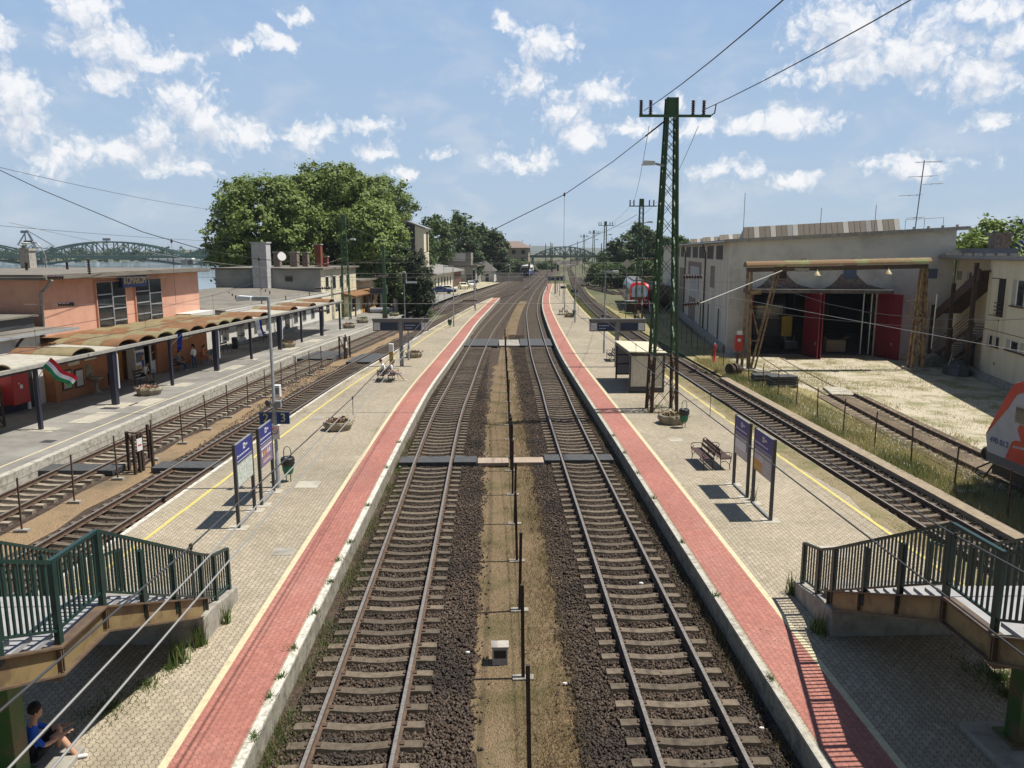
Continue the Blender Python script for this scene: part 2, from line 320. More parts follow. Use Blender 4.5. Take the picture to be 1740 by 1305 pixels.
M['straw'] = gravel('dry_grass_soil', [(.19, .138, .083), (.245, .178, .108), (.14, .102, .063)], 30, (.45, .68), (.115, .10, .046), .55)
M['dirt'] = gravel('trodden_dirt', [(.30, .245, .15), (.25, .205, .125), (.34, .28, .18)], 25, (.45, .65), (.17, .17, .075), .9)
M['edging'] = mat('tan_concrete_edging', (.33, .27, .195), .9, (.24, .19, .135), 4, .35, .7, bump=.3, bsc=20)
M['yard'] = gravel('pale_yard_dust', [(.48, .43, .335), (.42, .375, .29), (.53, .48, .38)], 9, (.44, .62), (.25, .235, .135), .5)
M['meadow'] = gravel('rough_dry_meadow', [(.33, .275, .14), (.26, .225, .11), (.40, .335, .19)], 9, (.48, .68), (.16, .17, .065), .4)
M['earth'] = gravel('far_rail_yard_earth', [(.13, .125, .075), (.16, .15, .09), (.10, .10, .055)], 3, (.45, .65), (.075, .095, .035), .05)
M['stone'] = mat('ballast_stone', (.1, .08, .07), .92, island=[(.045, .034, .03), (.075, .057, .047), (.10, .077, .062), (.07, .05, .041), (.16, .125, .098), (.11, .072, .05)], spec=.25, col2=(.15, .113, .083), sc=.9, lo=.5, hi=.8, col3=(.05, .042, .037), sc3=.45)
M['sleeper'] = mat('concrete_sleeper', (.17, .136, .099), .9, (.10, .078, .057), 7, .35, .7, bump=.3, bsc=50)
M['sleeper_pale'] = mat('pale_sleeper', (.36, .31, .24), .9, (.22, .18, .13), 6, .35, .7)
M['railtop'] = mat('polished_rail_steel', (.25, .235, .22), .55, (.16, .14, .125), 14, metal=.15, spec=.35)
M['rust'] = mat('rusty_steel', (.085, .055, .04), .85, (.14, .085, .05), 8, .4, .7)
M['rustdark'] = mat('dark_rust', (.045, .03, .024), .8, (.08, .05, .035), 6)
M['rubber'] = mat('rubber_crossing_panel', (.055, .058, .062), .75, (.085, .085, .085), 5)
M['green'] = mat('mast_green_paint', (.05, .115, .05), .5, (.07, .135, .065), 3, .4, .7)
M['mastrust'] = mat('mast_brown_base', (.115, .07, .045), .8, (.06, .045, .033), 4, .35, .7)
M['darkgreen'] = mat('railing_dark_green', (.007, .034, .029), .4, (.012, .045, .037), 5)
M['girder'] = mat('ochre_girder_paint', (.26, .19, .085), .6, (.13, .085, .045), 2.5, .4, .75)
M['girderdark'] = mat('girder_flange_brown', (.09, .06, .04), .7, (.15, .1, .06), 4)
M['tread'] = mat('grey_stair_tile', (.36, .36, .37), .8, (.29, .29, .30), 4)
M['black'] = mat('black_paint', (.015, .015, .017), .5)
M['darkgrey'] = mat('dark_grey_paint', (.055, .058, .065), .45)
M['grey'] = mat('grey_steel', (.27, .28, .29), .5, (.2, .2, .2), 5)
M['galv'] = mat('galvanised_steel', (.40, .43, .46), .45, (.3, .32, .34), 6, metal=.3)
M['lampglass'] = mat('lamp_cover', (.72, .75, .76), .35)
M['blue'] = mat('sign_blue', (.012, .03, .22), .45)
M['navy'] = mat('navy_screen', (.02, .035, .085), .25)
M['plateblue'] = mat('plate_blue', (.012, .045, .17), .45)
M['sheet'] = mat('poster_paper', (.60, .58, .58), .5, (.5, .46, .47), 3)
M['map'] = mat('map_paper', (.60, .66, .62), .4, (.42, .5, .45), 9, .42, .6)
M['purple'] = mat('poster_purple', (.20, .15, .27), .5)
M['orange'] = mat('poster_orange', (.62, .30, .06), .5)
M['goldtext'] = mat('gold_lettering', (.66, .54, .22), .5)
M['paper'] = mat('white_paper', (.75, .75, .75), .6)
M['red'] = mat('red_paint', (.50, .03, .03), .4)
M['binred'] = mat('letterbox_red', (.42, .02, .025), .4)
M['wire'] = mat('overhead_wire', (.05, .05, .052), .5)
M['wirepale'] = mat('pale_copper_wire', (.36, .35, .33), .45, metal=.3)
M['insul'] = mat('brown_insulator', (.045, .018, .018), .25)
M['glass'] = mat('dark_window_glass', (.02, .026, .03), .08, (.035, .042, .045), 1.5, spec=.8)
M['tyre'] = mat('tyre_rubber', (.02, .02, .02), .85)
def vary(m, lo, hi):                                              # every sleeper a little lighter or darker than its neighbour
    nt = m.node_tree; N = nt.nodes; L = nt.links; b = N['Principled BSDF']; ln = b.inputs['Base Color'].links[0]; src = ln.from_socket; oi = N.new('ShaderNodeObjectInfo'); r = N.new('ShaderNodeMapRange'); L.new(oi.outputs['Random'], r.inputs[0]); r.inputs[3].default_value = lo; r.inputs[4].default_value = hi
    h = N.new('ShaderNodeHueSaturation'); L.new(r.outputs[0], h.inputs['Value']); L.new(src, h.inputs['Color']); L.new(h.outputs[0], b.inputs['Base Color'])
vary(M['sleeper'], .68, 1.2); vary(M['sleeper_pale'], .7, 1.15)
# ------------------------------------------------------------------ track centre lines (metres, +Y runs along the tracks)
CLN = {
 'T3': [(-2.52, -6), (-2.52, 20), (-2.5, 40), (-2.2, 49), (-1.72, 63), (-.72, 84), (1.12, 108.5), (4.0, 143), (8.75, 190), (13.8, 243), (24, 350), (36, 475), (60, 720)],
 'T4': [(3.58, -6), (3.6, 20), (3.68, 41), (3.8, 48), (3.95, 63), (4.65, 87), (5.75, 114), (8.5, 152), (13.6, 208), (19, 265), (28, 357), (40, 475), (64, 720)],
 'T2': [(-13.6, 4), (-12.95, 20), (-12.4, 28), (-11.72, 41), (-10.9, 53), (-10.1, 62), (-8.65, 77), (-7.1, 91), (-4.4, 118.6), (-2.0, 142.5), (2.6, 185), (11.2, 262), (20, 350), (32, 475), (56, 720)],
 'T1': [(-18.2, 6), (-17.3, 20), (-16.9, 28), (-16.05, 40), (-15.1, 54), (-14.4, 62), (-13.2, 73), (-11.8, 86), (-10, 103), (-6.3, 135), (-1, 178), (7.6, 255), (16, 350), (28, 475), (52, 720)],
 'T5': [(14.6, 4), (14.4, 23), (14.22, 32), (14.14, 45), (14.15, 58), (14.35, 80), (14.85, 102), (17.0, 143), (19.8, 178), (23.4, 222), (33, 330), (46, 475), (70, 720)],
 'T6': [(19.9, 6), (19.86, 18), (19.9, 27), (20.3, 35), (21.2, 45.6)],
 'T7': [(20.6, 104), (22.2, 116), (25.5, 141), (30, 180), (36, 250), (43, 350), (54, 475), (78, 720)],
}
CL = {k: spline(v, 2.0) for k, v in CLN.items()}
AR = spline([(-4.15, 4), (-4.15, 20), (-4.05, 37), (-3.86, 46.8), (-3.4, 57), (-2.6, 74), (-1.9, 90), (-.5, 112.3), (1.25, 139.5)], 1.5)
AL = spline([(-11.9, 4), (-11.15, 21), (-10.85, 27.5), (-10.25, 41), (-9.6, 51), (-8.3, 64.4), (-7.25, 78), (-5.1, 100), (-2.6, 122.4), (-.25, 139.5)], 1.5)
BL = spline([(5.36, 4), (5.38, 20), (5.4, 35), (5.38, 46), (5.45, 61), (5.85, 76.5), (6.5, 95.4), (7.4, 116), (9.5, 147), (14.2, 200)], 1.5)
BR = spline([(12.78, 4), (12.72, 24), (12.6, 40), (12.6, 60), (12.75, 78), (13.1, 95), (13.8, 112), (15.0, 136), (17.0, 167), (19.5, 200)], 1.5)
SPE = spline([(-19.7, 6), (-18.75, 22), (-18.3, 29), (-17.75, 40), (-16.72, 54), (-16.1, 62), (-14.85, 73), (-13.5, 85), (-11.9, 100)], 1.5)
ZB, ZP, ZY = -.08, .5, .12           # ballast, platform top, right-hand yard
# ------------------------------------------------------------------ ground sheets
def sheet(name, mb, m, kind='structure'): o = mb.build(name, m); o['kind'] = kind; return o
g = MB(); g.box(-3000, 3000, -200, 5000, -1.2, -.16); sheet('ground', g, M['earth'])
b = MB(); ribbon(b, offs(SPE, -.3), offs(AL, .3), ZB); ribbon(b, offs(AR, -.3), offs(BL, .3), ZB); sheet('ballast', b, M['ballast'])
b = MB(); ribbon(b, offs(BR, -.3), offs(BR, 3.3), ZB); sheet('side_track_ballast', b, M['ballast'])
b = MB(); b.quad((-14, 96, ZB - .02), (6, 139, ZB - .02), (70, 720, ZB - .02), (34, 720, ZB - .02)); b.quad((-1, 137, ZB - .015), (9.3, 146, ZB - .015), (82, 720, ZB - .015), (50, 720, ZB - .015))
sheet('far_rail_yard', b, M['ballast_dark'])
sm = []
for y in range(6, 96, 2):                                       # soil strip between tracks one and two
    a, c = xat(CL['T1'], y), xat(CL['T2'], y); w = max((c - a) - 3.1, .2); mid = (a + c) / 2; sm.append((mid - w / 2 + .12 * math.sin(y * 1.7), mid + w / 2 + .15 * math.sin(y * 1.1 + 1), y))
b = MB(); ribbon(b, [Vector((a, y, 0)) for a, c, y in sm], [Vector((c, y, 0)) for a, c, y in sm], ZB + .012); sheet('soil_strip', b, M['soil'])
b = MB(); e0 = []; e1 = []
for i in range(0, 450):
    y = 4 + i * .3; f = min(1, max(0, (y - 45) / 80)); x0 = -.42 + .06 * math.sin(y * 2.1) + .05 * math.sin(y * 5.3) + RNG.normal(0, .05); x1 = 1.55 + .07 * math.sin(y * 1.7 + 2) + .05 * math.sin(y * 4.7) + RNG.normal(0, .05)
    mid = (xat(CL['T3'], y) + xat(CL['T4'], y)) / 2; x0 = mid - .96 + (x0 + .42); x1 = mid + 1.0 + (x1 - 1.55)
    if y > 60: x0 = mid - .7; x1 = mid + .6
    e0.append(Vector((x0, y, 0))); e1.append(Vector((x1, y, 0)))
ribbon(b, e0, e1, ZB + .012); sheet('grass_strip', b, M['straw'])
b = MB(); b.add([(16.6, 2, .03), (19.3, 2, .03), (19.0, 26, .05), (19.6, 36, .06), (20.4, 46, .08), (18.4, 56, .1), (19.4, 64, .1), (24.8, 108, .1), (20, 108, .06), (17.2, 66, .05), (16.4, 50, .03), (16.2, 30, .03)], [(0, 1, 2, 11), (11, 2, 3, 10), (10, 3, 4, 5), (10, 5, 9), (5, 6, 9), (9, 6, 7, 8)], 0); sheet('meadow', b, M['meadow'])
b = MB(); b.add([(19.2, 2, .02), (60, 2, .02), (60, 66, .09), (19.5, 66, .09), (18.5, 56, .07), (20.3, 46, .05), (19.5, 36, .03), (19.0, 26, .02)], [(0, 1, 2, 3, 4, 5, 6, 7)]); sheet('yard', b, M['yard'])
b = MB(); q = CL['T6']; ribbon(b, offs(q, -1.5), offs(q, 1.5), .118); sheet('siding_ballast', b, M['ballast_tan'])
q = spline([(21.2, 45.6), (22.3, 57), (23.2, 64)], 2); b = MB()
for d in (-.75, .75): ribbon(b, offs(q, d - .05), offs(q, d + .05), .098)
sheet('sunken_rail_strip', b, M['rust'])
b = MB(); ribbon(b, offs(BR, 3.1), offs(BR, 3.7), .14); ribbon(b, offs(BR, 3.1), offs(BR, 3.1), .14, ZB); 
ke = MB(); kp = [p for p in offs(BR, 3.15) if 18 < p.y < 52.5]; kq = [p for p in offs(BR, 3.7) if 18 < p.y < 52.5]
ribbon(ke, kp, kq, .16); ribbon(ke, kp, kp, ZB, .16); ribbon(ke, kq, kq, .16, -.1); o = sheet('concrete_edging', ke, M['edging'])
b = MB(); ribbon(b, offs(BR, 3.7), [Vector((p.x + 5.3 + 2 * math.sin(p.y * .03), p.y, 0)) for p in BR], -.02); sheet('verge', b, M['meadow'])
b = MB(); b.quad((14, 205, -.05), (19.5, 200, -.05), (60, 520, -.05), (44, 520, -.05)); b.quad((22, 70, -.06), (70, 80, -.06), (110, 420, -.06), (40, 420, -.06)); sheet('far_verge', b, M['earth'])
# ------------------------------------------------------------------ platforms
def platform(name, left, right, z, msur, medge, lip_l, lip_r, cap=True):
    lft = left; rgt = right
    b = MB()
    for pl in (lft, rgt): ribbon(b, pl, pl, z - .008, ZB - .1)
    b.quad(*[(p.x, p.y, zz) for p, zz in ((lft[-1], ZB), (rgt[-1], ZB), (rgt[-1], z - .008), (lft[-1], z - .008))])
    n = 70; L_ = [Vector((xat(lft, y), y, 0)) for y in np.linspace(4, min(lft[-1].y, rgt[-1].y) - .01, n)]; R_ = [Vector((xat(rgt, p.y), p.y, 0)) for p in L_]
    ribbon(b, L_, R_, z - .008); sheet(name + '_base', b, medge)
    b = MB(); ribbon(b, [p + Vector((lip_l, 0, 0)) for p in L_], [p - Vector((lip_r, 0, 0)) for p in R_], z); sheet(name, b, msur)
    k = MB()
    for pl, s in ((lft, 1), (rgt, -1)):                          # the kerb stones along both edges, a hand's breadth proud of the face
        a = offs(pl, -.03 * s); c = offs(pl, (lip_l if s > 0 else lip_r) * s); ribbon(k, a, c, z + .004); ribbon(k, a, a, z + .004, z - .05)
    return k
M['kerbface'] = mat('grimy_shaded_kerb_face', (.33, .305, .25), .95, (.16, .145, .11), 4, .38, .7, bump=.5, bsc=18)  # grime, with the shade of the upright face also put into the colour
k = platform('platform', AL, AR, ZP, M['paver'], M['kerbface'], .13, .13); sheet('platform_kerb', k, M['white'])
b = MB(); ribbon(b, offs(AR, -1.2), offs(AR, -.16), ZP + .005); sheet('platform_red_strip', b, M['redpaver'])
b = MB(); ribbon(b, offs(AR, -1.34), offs(AR, -1.195), ZP + .008); sheet('platform_cream_line', b, M['cream'])
b = MB(); ribbon(b, offs(AL, .86), offs(AL, .98), ZP + .006); sheet('platform_yellow_line', b, M['yellow'])
da = [p + Vector((-.72 + RNG.normal(0, .07) + .12 * math.sin(p.y * .8), 0, 0)) for p in spline([(q.x, q.y) for q in BR[::6]], .4)]; dc = [Vector((xat(BR, p.y) + .01, p.y, 0)) for p in da]; b = MB(); ribbon(b, da, dc, ZP + .0075); sheet('dirt_strip', b, M['dirt'])
k = platform('island_platform', BL, BR, ZP, M['paver'], M['kerbface'], .10, .1); sheet('island_platform_kerb', k, M['kerb'])
b = MB(); ribbon(b, offs(BL, .16), offs(BL, 1.2), ZP + .005); sheet('island_platform_red_strip', b, M['redpaver'])
b = MB(); ribbon(b, offs(BL, 1.195), offs(BL, 1.34), ZP + .008); sheet('island_platform_cream_line', b, M['cream'])
b = MB(); ribbon(b, offs(BR, -1.0), offs(BR, -.88), ZP + .006); sheet('island_platform_yellow_line', b, M['yellow'])
b = MB(); ribbon(b, [Vector((p.x - 9, p.y, 0)) for p in SPE], offs(SPE, -.02), ZP); ribbon(b, SPE, SPE, ZP - .005, ZB - .1); b.quad((-21, 100, ZP), (-11.9, 100, ZP), (-6.5, 160, .25), (-14, 160, .25)); sheet('station_platform', b, M['asphalt'])
k = MB(); ribbon(k, offs(SPE, -.28), offs(SPE, .03), ZP + .005); ribbon(k, offs(SPE, .03), offs(SPE, .03), ZP + .005, ZB); sheet('station_platform_kerb', k, M['kerb'])
b = MB(); ribbon(b, offs(SPE, -1.0), offs(SPE, -.9), ZP + .006); sheet('station_platform_line', b, M['cream'])
b = MB()
for x, y, a, c in ((-20.2, 38.6, 1.2, 2.6), (-20.5, 41.7, 1.5, 1.6), (-19.25, 42.6, 1.1, 2.2), (-19.55, 48.3, 1.0, 1.5), (-18.8, 55.6, .9, 2.2), (-17.5, 66.5, 1.0, 2.4), (-16.8, 72.5, 1.2, 2.4), (-21.1, 35.9, 1.1, .8)):
    b.obox((x, y, ZP + .004), a, c, .004, -.106)
sheet('paving_patch', b, M['patch'])
b = MB(); b.obox((-6.7, 26.9, ZP + .004), .8, .8, .006, 0); b.obox((8.1, 33.2, ZP + .004), .6, .6, .006, 0); b.obox((9.6, 20.2, ZP + .004), .7, .9, .006, 0); sheet('worn_paving_patch', b, M['patch'])
b = MB(); b.obox((-5.9, 20.6, ZP + .006), .55, .55, .006, 0); b.obox((10.7, 30.6, ZP + .006), .6, .6, .006, 0); b.obox((-8.9, 38.2, ZP + .006), .6, .6, .006, 0); sheet('platform_manhole_cover', b, M['concrete'])
b = MB()
b.obox((-20.55, 40.9, ZP + .009), .9, .5, .003, -.1); b.obox((-19.7, 33.6, ZP + .009), .55, .45, .003, -.1); sheet('manhole_cover', b, M['darkgrey'])
# road and forecourt beyond the station
b = MB(); b.add([(-30, 100, .26), (-14, 100, .26), (-6, 160, .26), (2, 215, .2), (-16, 240, .2), (-34, 160, .26)], [(0, 1, 2, 3, 4, 5)]); sheet('forecourt', b, M['yard'])
# ------------------------------------------------------------------ tracks
def rail_mesh(pl, z, y1=1e9):
    b = MB(); prof = [(-.037, 0), (.037, 0), (.037, -.04), (.012, -.06), (.012, -.145), (.07, -.165), (.07, -.172), (-.07, -.172), (-.07, -.165), (-.012, -.145), (-.012, -.06), (-.037, -.04)]
    n = len(prof); P = []
    for i, p in enumerate(pl):
        t = (pl[min(i + 1, len(pl) - 1)] - pl[max(i - 1, 0)]).normalized(); r = Vector((t.y, -t.x, 0))
        P += [(p.x + r.x * a, p.y + r.y * a, z + c) for a, c in prof]
    k = len(pl)
    for j in range(n):
        b.f += [[i * n + j, (i + 1) * n + j, (i + 1) * n + (j + 1) % n, i * n + (j + 1) % n] for i in range(k - 1)]; b.m += [0 if j == 0 else 1] * (k - 1); b.sm += [False] * (k - 1)
    b.v = P; b.f += [list(range(n)), list(range((k - 1) * n, k * n))]; b.m += [1, 1]; b.sm += [False, False]
    return b
def sleeper_mesh(name, m):
    b = MB(); xs = (-1.22, -.95, -.6, -.28, 0, .28, .6, .95, 1.22); zt = (.028, .034, .034, .0, -.012, .0, .034, .034, .028); vs = []; h = .13
    for x, z in zip(xs, zt): vs += [(x, -h, -.2), (x, -h * .78, z), (x, h * .78, z), (x, h, -.2)]
    k = len(xs); fs = [(i * 4 + j, i * 4 + j + 1, i * 4 + j + 5, i * 4 + j + 4) for i in range(k - 1) for j in range(3)]
    b.add(vs, fs); b.add(vs[:4], [(0, 1, 2, 3)]); b.add(vs[-4:], [(3, 2, 1, 0)])
    for x in (-.75, .75):                                        # rail fastenings
        for s in (-1, 1): b.box(x + s * .1 - .04, x + s * .1 + .04, -.05, .05, .03, .062, 1)
    return b.mesh(name, [m, M['rust']])
SLP = {'c': sleeper_mesh('sleeper', M['sleeper']), 'p': sleeper_mesh('sleeper', M['sleeper_pale'])}
SL_LOC = {}
def track(key, label, sl='c', zt=.2, y0=6, gap=.6, top=True, far=420, nmax=100):
    t = thing('railway_track', label, 'railway track')
    pl = [p for p in spline(CLN[key], 1.2)]
    for s in (-.75, .75): rail_mesh(offs(pl, s), zt).build('rail', [M['railtop'] if top else M['rust'], M['rust']], t)
    acc = 0; q = []; nxt = 0
    for a, c in zip(pl, pl[1:]):
        d = (c - a).length
        while nxt <= acc + d:
            p = a + (c - a) * ((nxt - acc) / d)
            if p.y > y0 and p.y < far: q.append((p.x, p.y, math.atan2(-(c - a).x, (c - a).y)))
            nxt += gap
        acc += d
    SL_LOC[key] = q
    for i, (x, y, a) in enumerate(q[:nmax]):
        o = link('sleeper', SLP[sl], t, (x + RNG.normal(0, .012), y + RNG.normal(0, .02), zt - .2 + RNG.normal(0, .004))); o.rotation_euler = (0, 0, a + RNG.normal(0, .006))
    if len(q) > nmax:
        b = MB()
        for x, y, a in q[nmax:]: b.obox((x, y, zt - .27), 2.44, .24, .2, a, 0)
        o = b.build('sleeper_row', M['sleeper_pale' if sl == 'p' else 'sleeper'], t); o['kind'] = 'stuff'
    return t
track('T3', 'railway track right of the paved platform with benches and the blue 2 and 3 plates', y0=9)
track('T4', 'railway track along the left edge of the platform that carries the waiting shelter', y0=9)
track('T2', 'railway track along the left edge of the platform with the blue 2 and 3 plates', y0=20)
track('T1', 'pale sleepered railway track next to the station building platform', 'p', y0=22)
track('T5', 'railway track on the right of the shelter platform, beside the concrete edging', y0=18)
track('T6', 'rusty siding track under the red and grey locomotive, leading to the red shed doors', 'p', zt=.3, y0=20, top=False)
track('T7', 'siding track under the distant red train in front of the trees', top=False, y0=104, far=330, nmax=60)
for i, (pts, lab) in enumerate((([(-5.0, 113), (-2, 132), (1.4, 152), (5, 172), (9.3, 196)], 'crossover track joining the tracks just past the tip of the left platform'),
    ([(-9.2, 110), (-6, 128), (-2.4, 146), (2.0, 172)], 'crossover track between the two tracks nearest the parked cars'),
    ([(12, 262), (24, 330), (40, 430), (64, 640)], 'distant yard track running under the arched footbridge'),
    ([(16.5, 255), (30, 340), (48, 460), (72, 700)], 'distant yard track right of the one under the footbridge centre'),
    ([(26, 160), (24, 190), (27, 240), (38, 340), (58, 520)], 'distant siding track left of the red train'))):
    CLN['X%d' % i] = pts; track('X%d' % i, lab, y0=0, nmax=1, far=300 if i < 2 else 260)
# rubber / concrete level crossings
def crossing(label, pts, group='foot crossings over the tracks'):
    t = thing('level_crossing', label, 'crossing', group=group)
    for x0, x1, y0, y1, a, m, n in pts:
        b = MB(); b.obox(((x0 + x1) / 2, (y0 + y1) / 2, .06 if m == 'rubber' else .03), x1 - x0, y1 - y0, .22 if m == 'rubber' else .16, a); b.build(n, M[m], t, .02)
    return t
crossing('narrow rubber and concrete foot crossing between the two middle tracks in the foreground', [(-3.95, -3.34, 31.0, 31.9, 0, 'rubber', 'edge_panel'), (-3.2, -1.83, 31.0, 31.9, 0, 'rubber', 'middle_panel'), (-1.68, -.72, 31.0, 31.9, 0, 'rubber', 'edge_panel'),
    (-.68, .62, 31.05, 31.85, 0, 'slabpink', 'concrete_slab'), (.82, 2.1, 31.1, 31.9, 0, 'slabpink', 'concrete_slab'), (2.14, 2.8, 31.2, 32.1, 0, 'rubber', 'edge_panel'), (2.95, 4.27, 31.2, 32.1, 0, 'rubber', 'middle_panel'), (4.42, 5.05, 31.2, 32.1, 0, 'rubber', 'edge_panel')])
crossing('wide dark rubber crossing over the middle tracks farther along', [(-2.95, -2.2, 71, 76.5, -.035, 'rubber', 'edge_panel'), (-2.0, -.62, 71, 76.5, -.035, 'rubber', 'middle_panel'), (-.45, .5, 71, 76.5, -.035, 'rubber', 'edge_panel'),
    (.55, 2.5, 71.5, 76.3, 0, 'concrete', 'concrete_slab'), (2.55, 3.3, 71, 76.5, -.02, 'rubber', 'edge_panel'), (3.46, 4.84, 71, 76.5, -.02, 'rubber', 'middle_panel'), (5.0, 5.6, 71, 76.5, -.02, 'rubber', 'edge_panel')])
crossing('rubber foot crossing over the station track by the brown gate', [(-18.2, -17.62, 30.1, 31.1, -.1, 'rubber', 'edge_panel'), (-17.4, -16.05, 30.1, 31.1, -.07, 'rubber', 'middle_panel'), (-15.85, -15.2, 30.1, 31.1, -.07, 'rubber', 'edge_panel')])
crossing('dark rubber foot crossing over the second track beside the left map boards', [(-13.85, -13.15, 30.4, 31.4, -.06, 'rubber', 'edge_panel'), (-12.98, -11.6, 30.4, 31.4, -.06, 'rubber', 'middle_panel'), (-11.42, -11.0, 30.4, 31.4, -.06, 'rubber', 'edge_panel')])
crossing('dark rubber crossing over the station track past the white gate sign', [(-16.0, -15.2, 62.5, 67.5, -.1, 'rubber', 'edge_panel'), (-14.95, -13.62, 62.5, 67.5, -.1, 'rubber', 'middle_panel'), (-13.4, -12.9, 62.5, 67.5, -.1, 'rubber', 'edge_panel')])
crossing('dark rubber crossing over the second track behind the left departure board', [(-11.45, -10.85, 60.5, 65.5, -.09, 'rubber', 'edge_panel'), (-10.6, -9.25, 60.5, 65.5, -.09, 'rubber', 'middle_panel'), (-9.05, -8.55, 60.5, 65.5, -.09, 'rubber', 'edge_panel')])
# ------------------------------------------------------------------ scattered ballast stones
def stones(name, pts, rmin, rmax, m):
    n = len(pts); base = np.array([(1, 0, 0), (-1, 0, 0), (0, 1, 0), (0, -1, 0), (0, 0, 1), (0, 0, -1)], float); fc = np.array([(0, 2, 4), (2, 1, 4), (1, 3, 4), (3, 0, 4), (2, 0, 5), (1, 2, 5), (3, 1, 5), (0, 3, 5)])
    r = RNG.uniform(rmin, rmax, (n, 1, 1)); v = base[None] * r * RNG.uniform(.55, 1.25, (n, 6, 1)) + RNG.normal(0, .22, (n, 6, 3)) * r
    q = RNG.normal(size=(n, 4)); q /= np.linalg.norm(q, axis=1, keepdims=True); w, x, y, z = q.T
    Rm = np.stack([1 - 2 * (y * y + z * z), 2 * (x * y - z * w), 2 * (x * z + y * w), 2 * (x * y + z * w), 1 - 2 * (x * x + z * z), 2 * (y * z - x * w), 2 * (x * z - y * w), 2 * (y * z + x * w), 1 - 2 * (x * x + y * y)], 1).reshape(n, 3, 3)
    v = np.einsum('nij,nkj->nki', Rm, v) + pts[:, None, :]
    f = fc[None] + (np.arange(n) * 6)[:, None, None]
    o = tris(name, v.reshape(-1, 3), f.reshape(-1, 3), m); o['kind'] = 'stuff'; return o
def near_stones(n, y0, y1, xr, keys, zb, hi, keep=.06, pw=1.25):
    x = RNG.uniform(xr[0], xr[1], n); u = RNG.random(n); y = y0 + (y1 - y0) * u ** pw
    ok = np.ones(n, bool)
    for kx in keys:
        xc = np.interp(y, [p.y for p in CL[kx]], [p.x for p in CL[kx]]); ys = np.array([s[1] for s in SL_LOC[kx]]); j = np.clip(np.searchsorted(ys, y), 1, len(ys) - 1); dm = np.minimum(abs(y - ys[j - 1]), abs(y - ys[j]))
        on = (abs(x - xc) < 1.24) & (dm < .15); ok &= ~on | (RNG.random(n) < keep); ok &= ~((abs(abs(x - xc) - .75) < .09) & (dm > .1) & (RNG.random(n) < .6))
    x, y = x[ok], y[ok]; z = zb + RNG.random(len(x)) * hi
    return np.stack([x, y, z], 1)
p1 = near_stones(92000, 10.5, 82, (-3.9, -.1), ['T3'], -.075, .06, pw=1.75); p2 = near_stones(92000, 10.5, 82, (1.2, 5.2), ['T4'], -.075, .06, pw=1.75)
def shoulder(p, lo, hi_):                                         # thin out inside the grass strip
    k = ~((p[:, 0] > lo + RNG.normal(0, .09, len(p))) & (p[:, 0] < hi_ + RNG.normal(0, .09, len(p)))) | (RNG.random(len(p)) < .03); return p[k]
stones('ballast_stones', np.concatenate([shoulder(p1, -.5, 9), shoulder(p2, -9, 1.6)]), .024, .046, M['stone'])
p3 = near_stones(16000, 21, 60, (12.75, 15.9), ['T5'], -.07, .06); p4 = near_stones(11000, 22, 60, (-13.7, -10.6), ['T2'], -.085, .035); p4 = p4[p4[:, 0] < np.interp(p4[:, 1], [p.y for p in AL], [p.x for p in AL]) - .15]
stones('side_ballast_stones', np.concatenate([p3, p4]), .024, .044, M['stone'])
# ------------------------------------------------------------------ grass blades
M['blade_dry'] = mat('dry_grass_blades', (.3, .22, .1), .8, island=[(.40, .30, .17), (.26, .19, .10), (.17, .12, .065), (.31, .225, .12), (.14, .125, .055)], col2=(.13, .11, .05), sc=.8, lo=.45, hi=.7, trans=.25)
M['blade_green'] = mat('green_weed_blades', (.08, .14, .03), .7, island=[(.07, .13, .025), (.11, .18, .04), (.15, .19, .06), (.05, .10, .02), (.24, .21, .09)], trans=.3)
M['blade_mixed'] = mat('meadow_blades', (.2, .2, .08), .75, island=[(.52, .44, .24), (.28, .28, .10), (.44, .37, .18), (.22, .25, .075), (.58, .49, .29), (.40, .33, .16)], trans=.35)
M['crumb'] = mat('dry_leaf_crumbs', (.1, .07, .04), .9, island=[(.09, .06, .035), (.16, .12, .07), (.05, .04, .03), (.2, .17, .12)])
M['flower'] = mat('white_meadow_flowers', (.75, .75, .68), .7)
def blades(name, P, hmin, hmax, w, m, lean=.5, z=None, join=False):
    n = len(P); h = RNG.uniform(hmin, hmax, n) * RNG.uniform(.6, 1, n); a = RNG.uniform(0, 2 * math.pi, n); b = RNG.uniform(0, 2 * math.pi, n); l = RNG.uniform(.1, lean, n) * h
    dx, dy = np.cos(a) * w / 2, np.sin(a) * w / 2; ww = RNG.uniform(.6, 1.3, n)
    v = np.stack([np.stack([P[:, 0] - dx * ww, P[:, 1] - dy * ww, P[:, 2]], 1), np.stack([P[:, 0] + dx * ww, P[:, 1] + dy * ww, P[:, 2]], 1),
                  np.stack([P[:, 0] + np.cos(b) * l, P[:, 1] + np.sin(b) * l, P[:, 2] + h], 1)], 1)
    o = tris(name, v.reshape(-1, 3), np.arange(n * 3).reshape(-1, 3), m); o['kind'] = 'stuff'; return o
def rand_pts(n, x0, x1, y0, y1, z, pw=1.3, clump=None):
    x = RNG.uniform(0, 1, n); y = y0 + (y1 - y0) * RNG.random(n) ** pw
    X0 = np.interp(y, *x0) if isinstance(x0, tuple) else x0; X1 = np.interp(y, *x1) if isinstance(x1, tuple) else x1
    X = X0 + (X1 - X0) * x
    if clump:
        f = np.sin(X * 2.1 * clump + 1.3 * np.sin(y * 1.1 * clump)) * np.sin(y * 1.7 * clump + 2 * np.sin(X * 1.3 * clump)) + RNG.normal(0, .45, n); k = f > .05; X, y = X[k], y[k]
    return np.stack([X, y, np.full(len(X), z)], 1)
xy = lambda pl, d=0: ([p.y for p in pl], [p.x + d for p in pl])
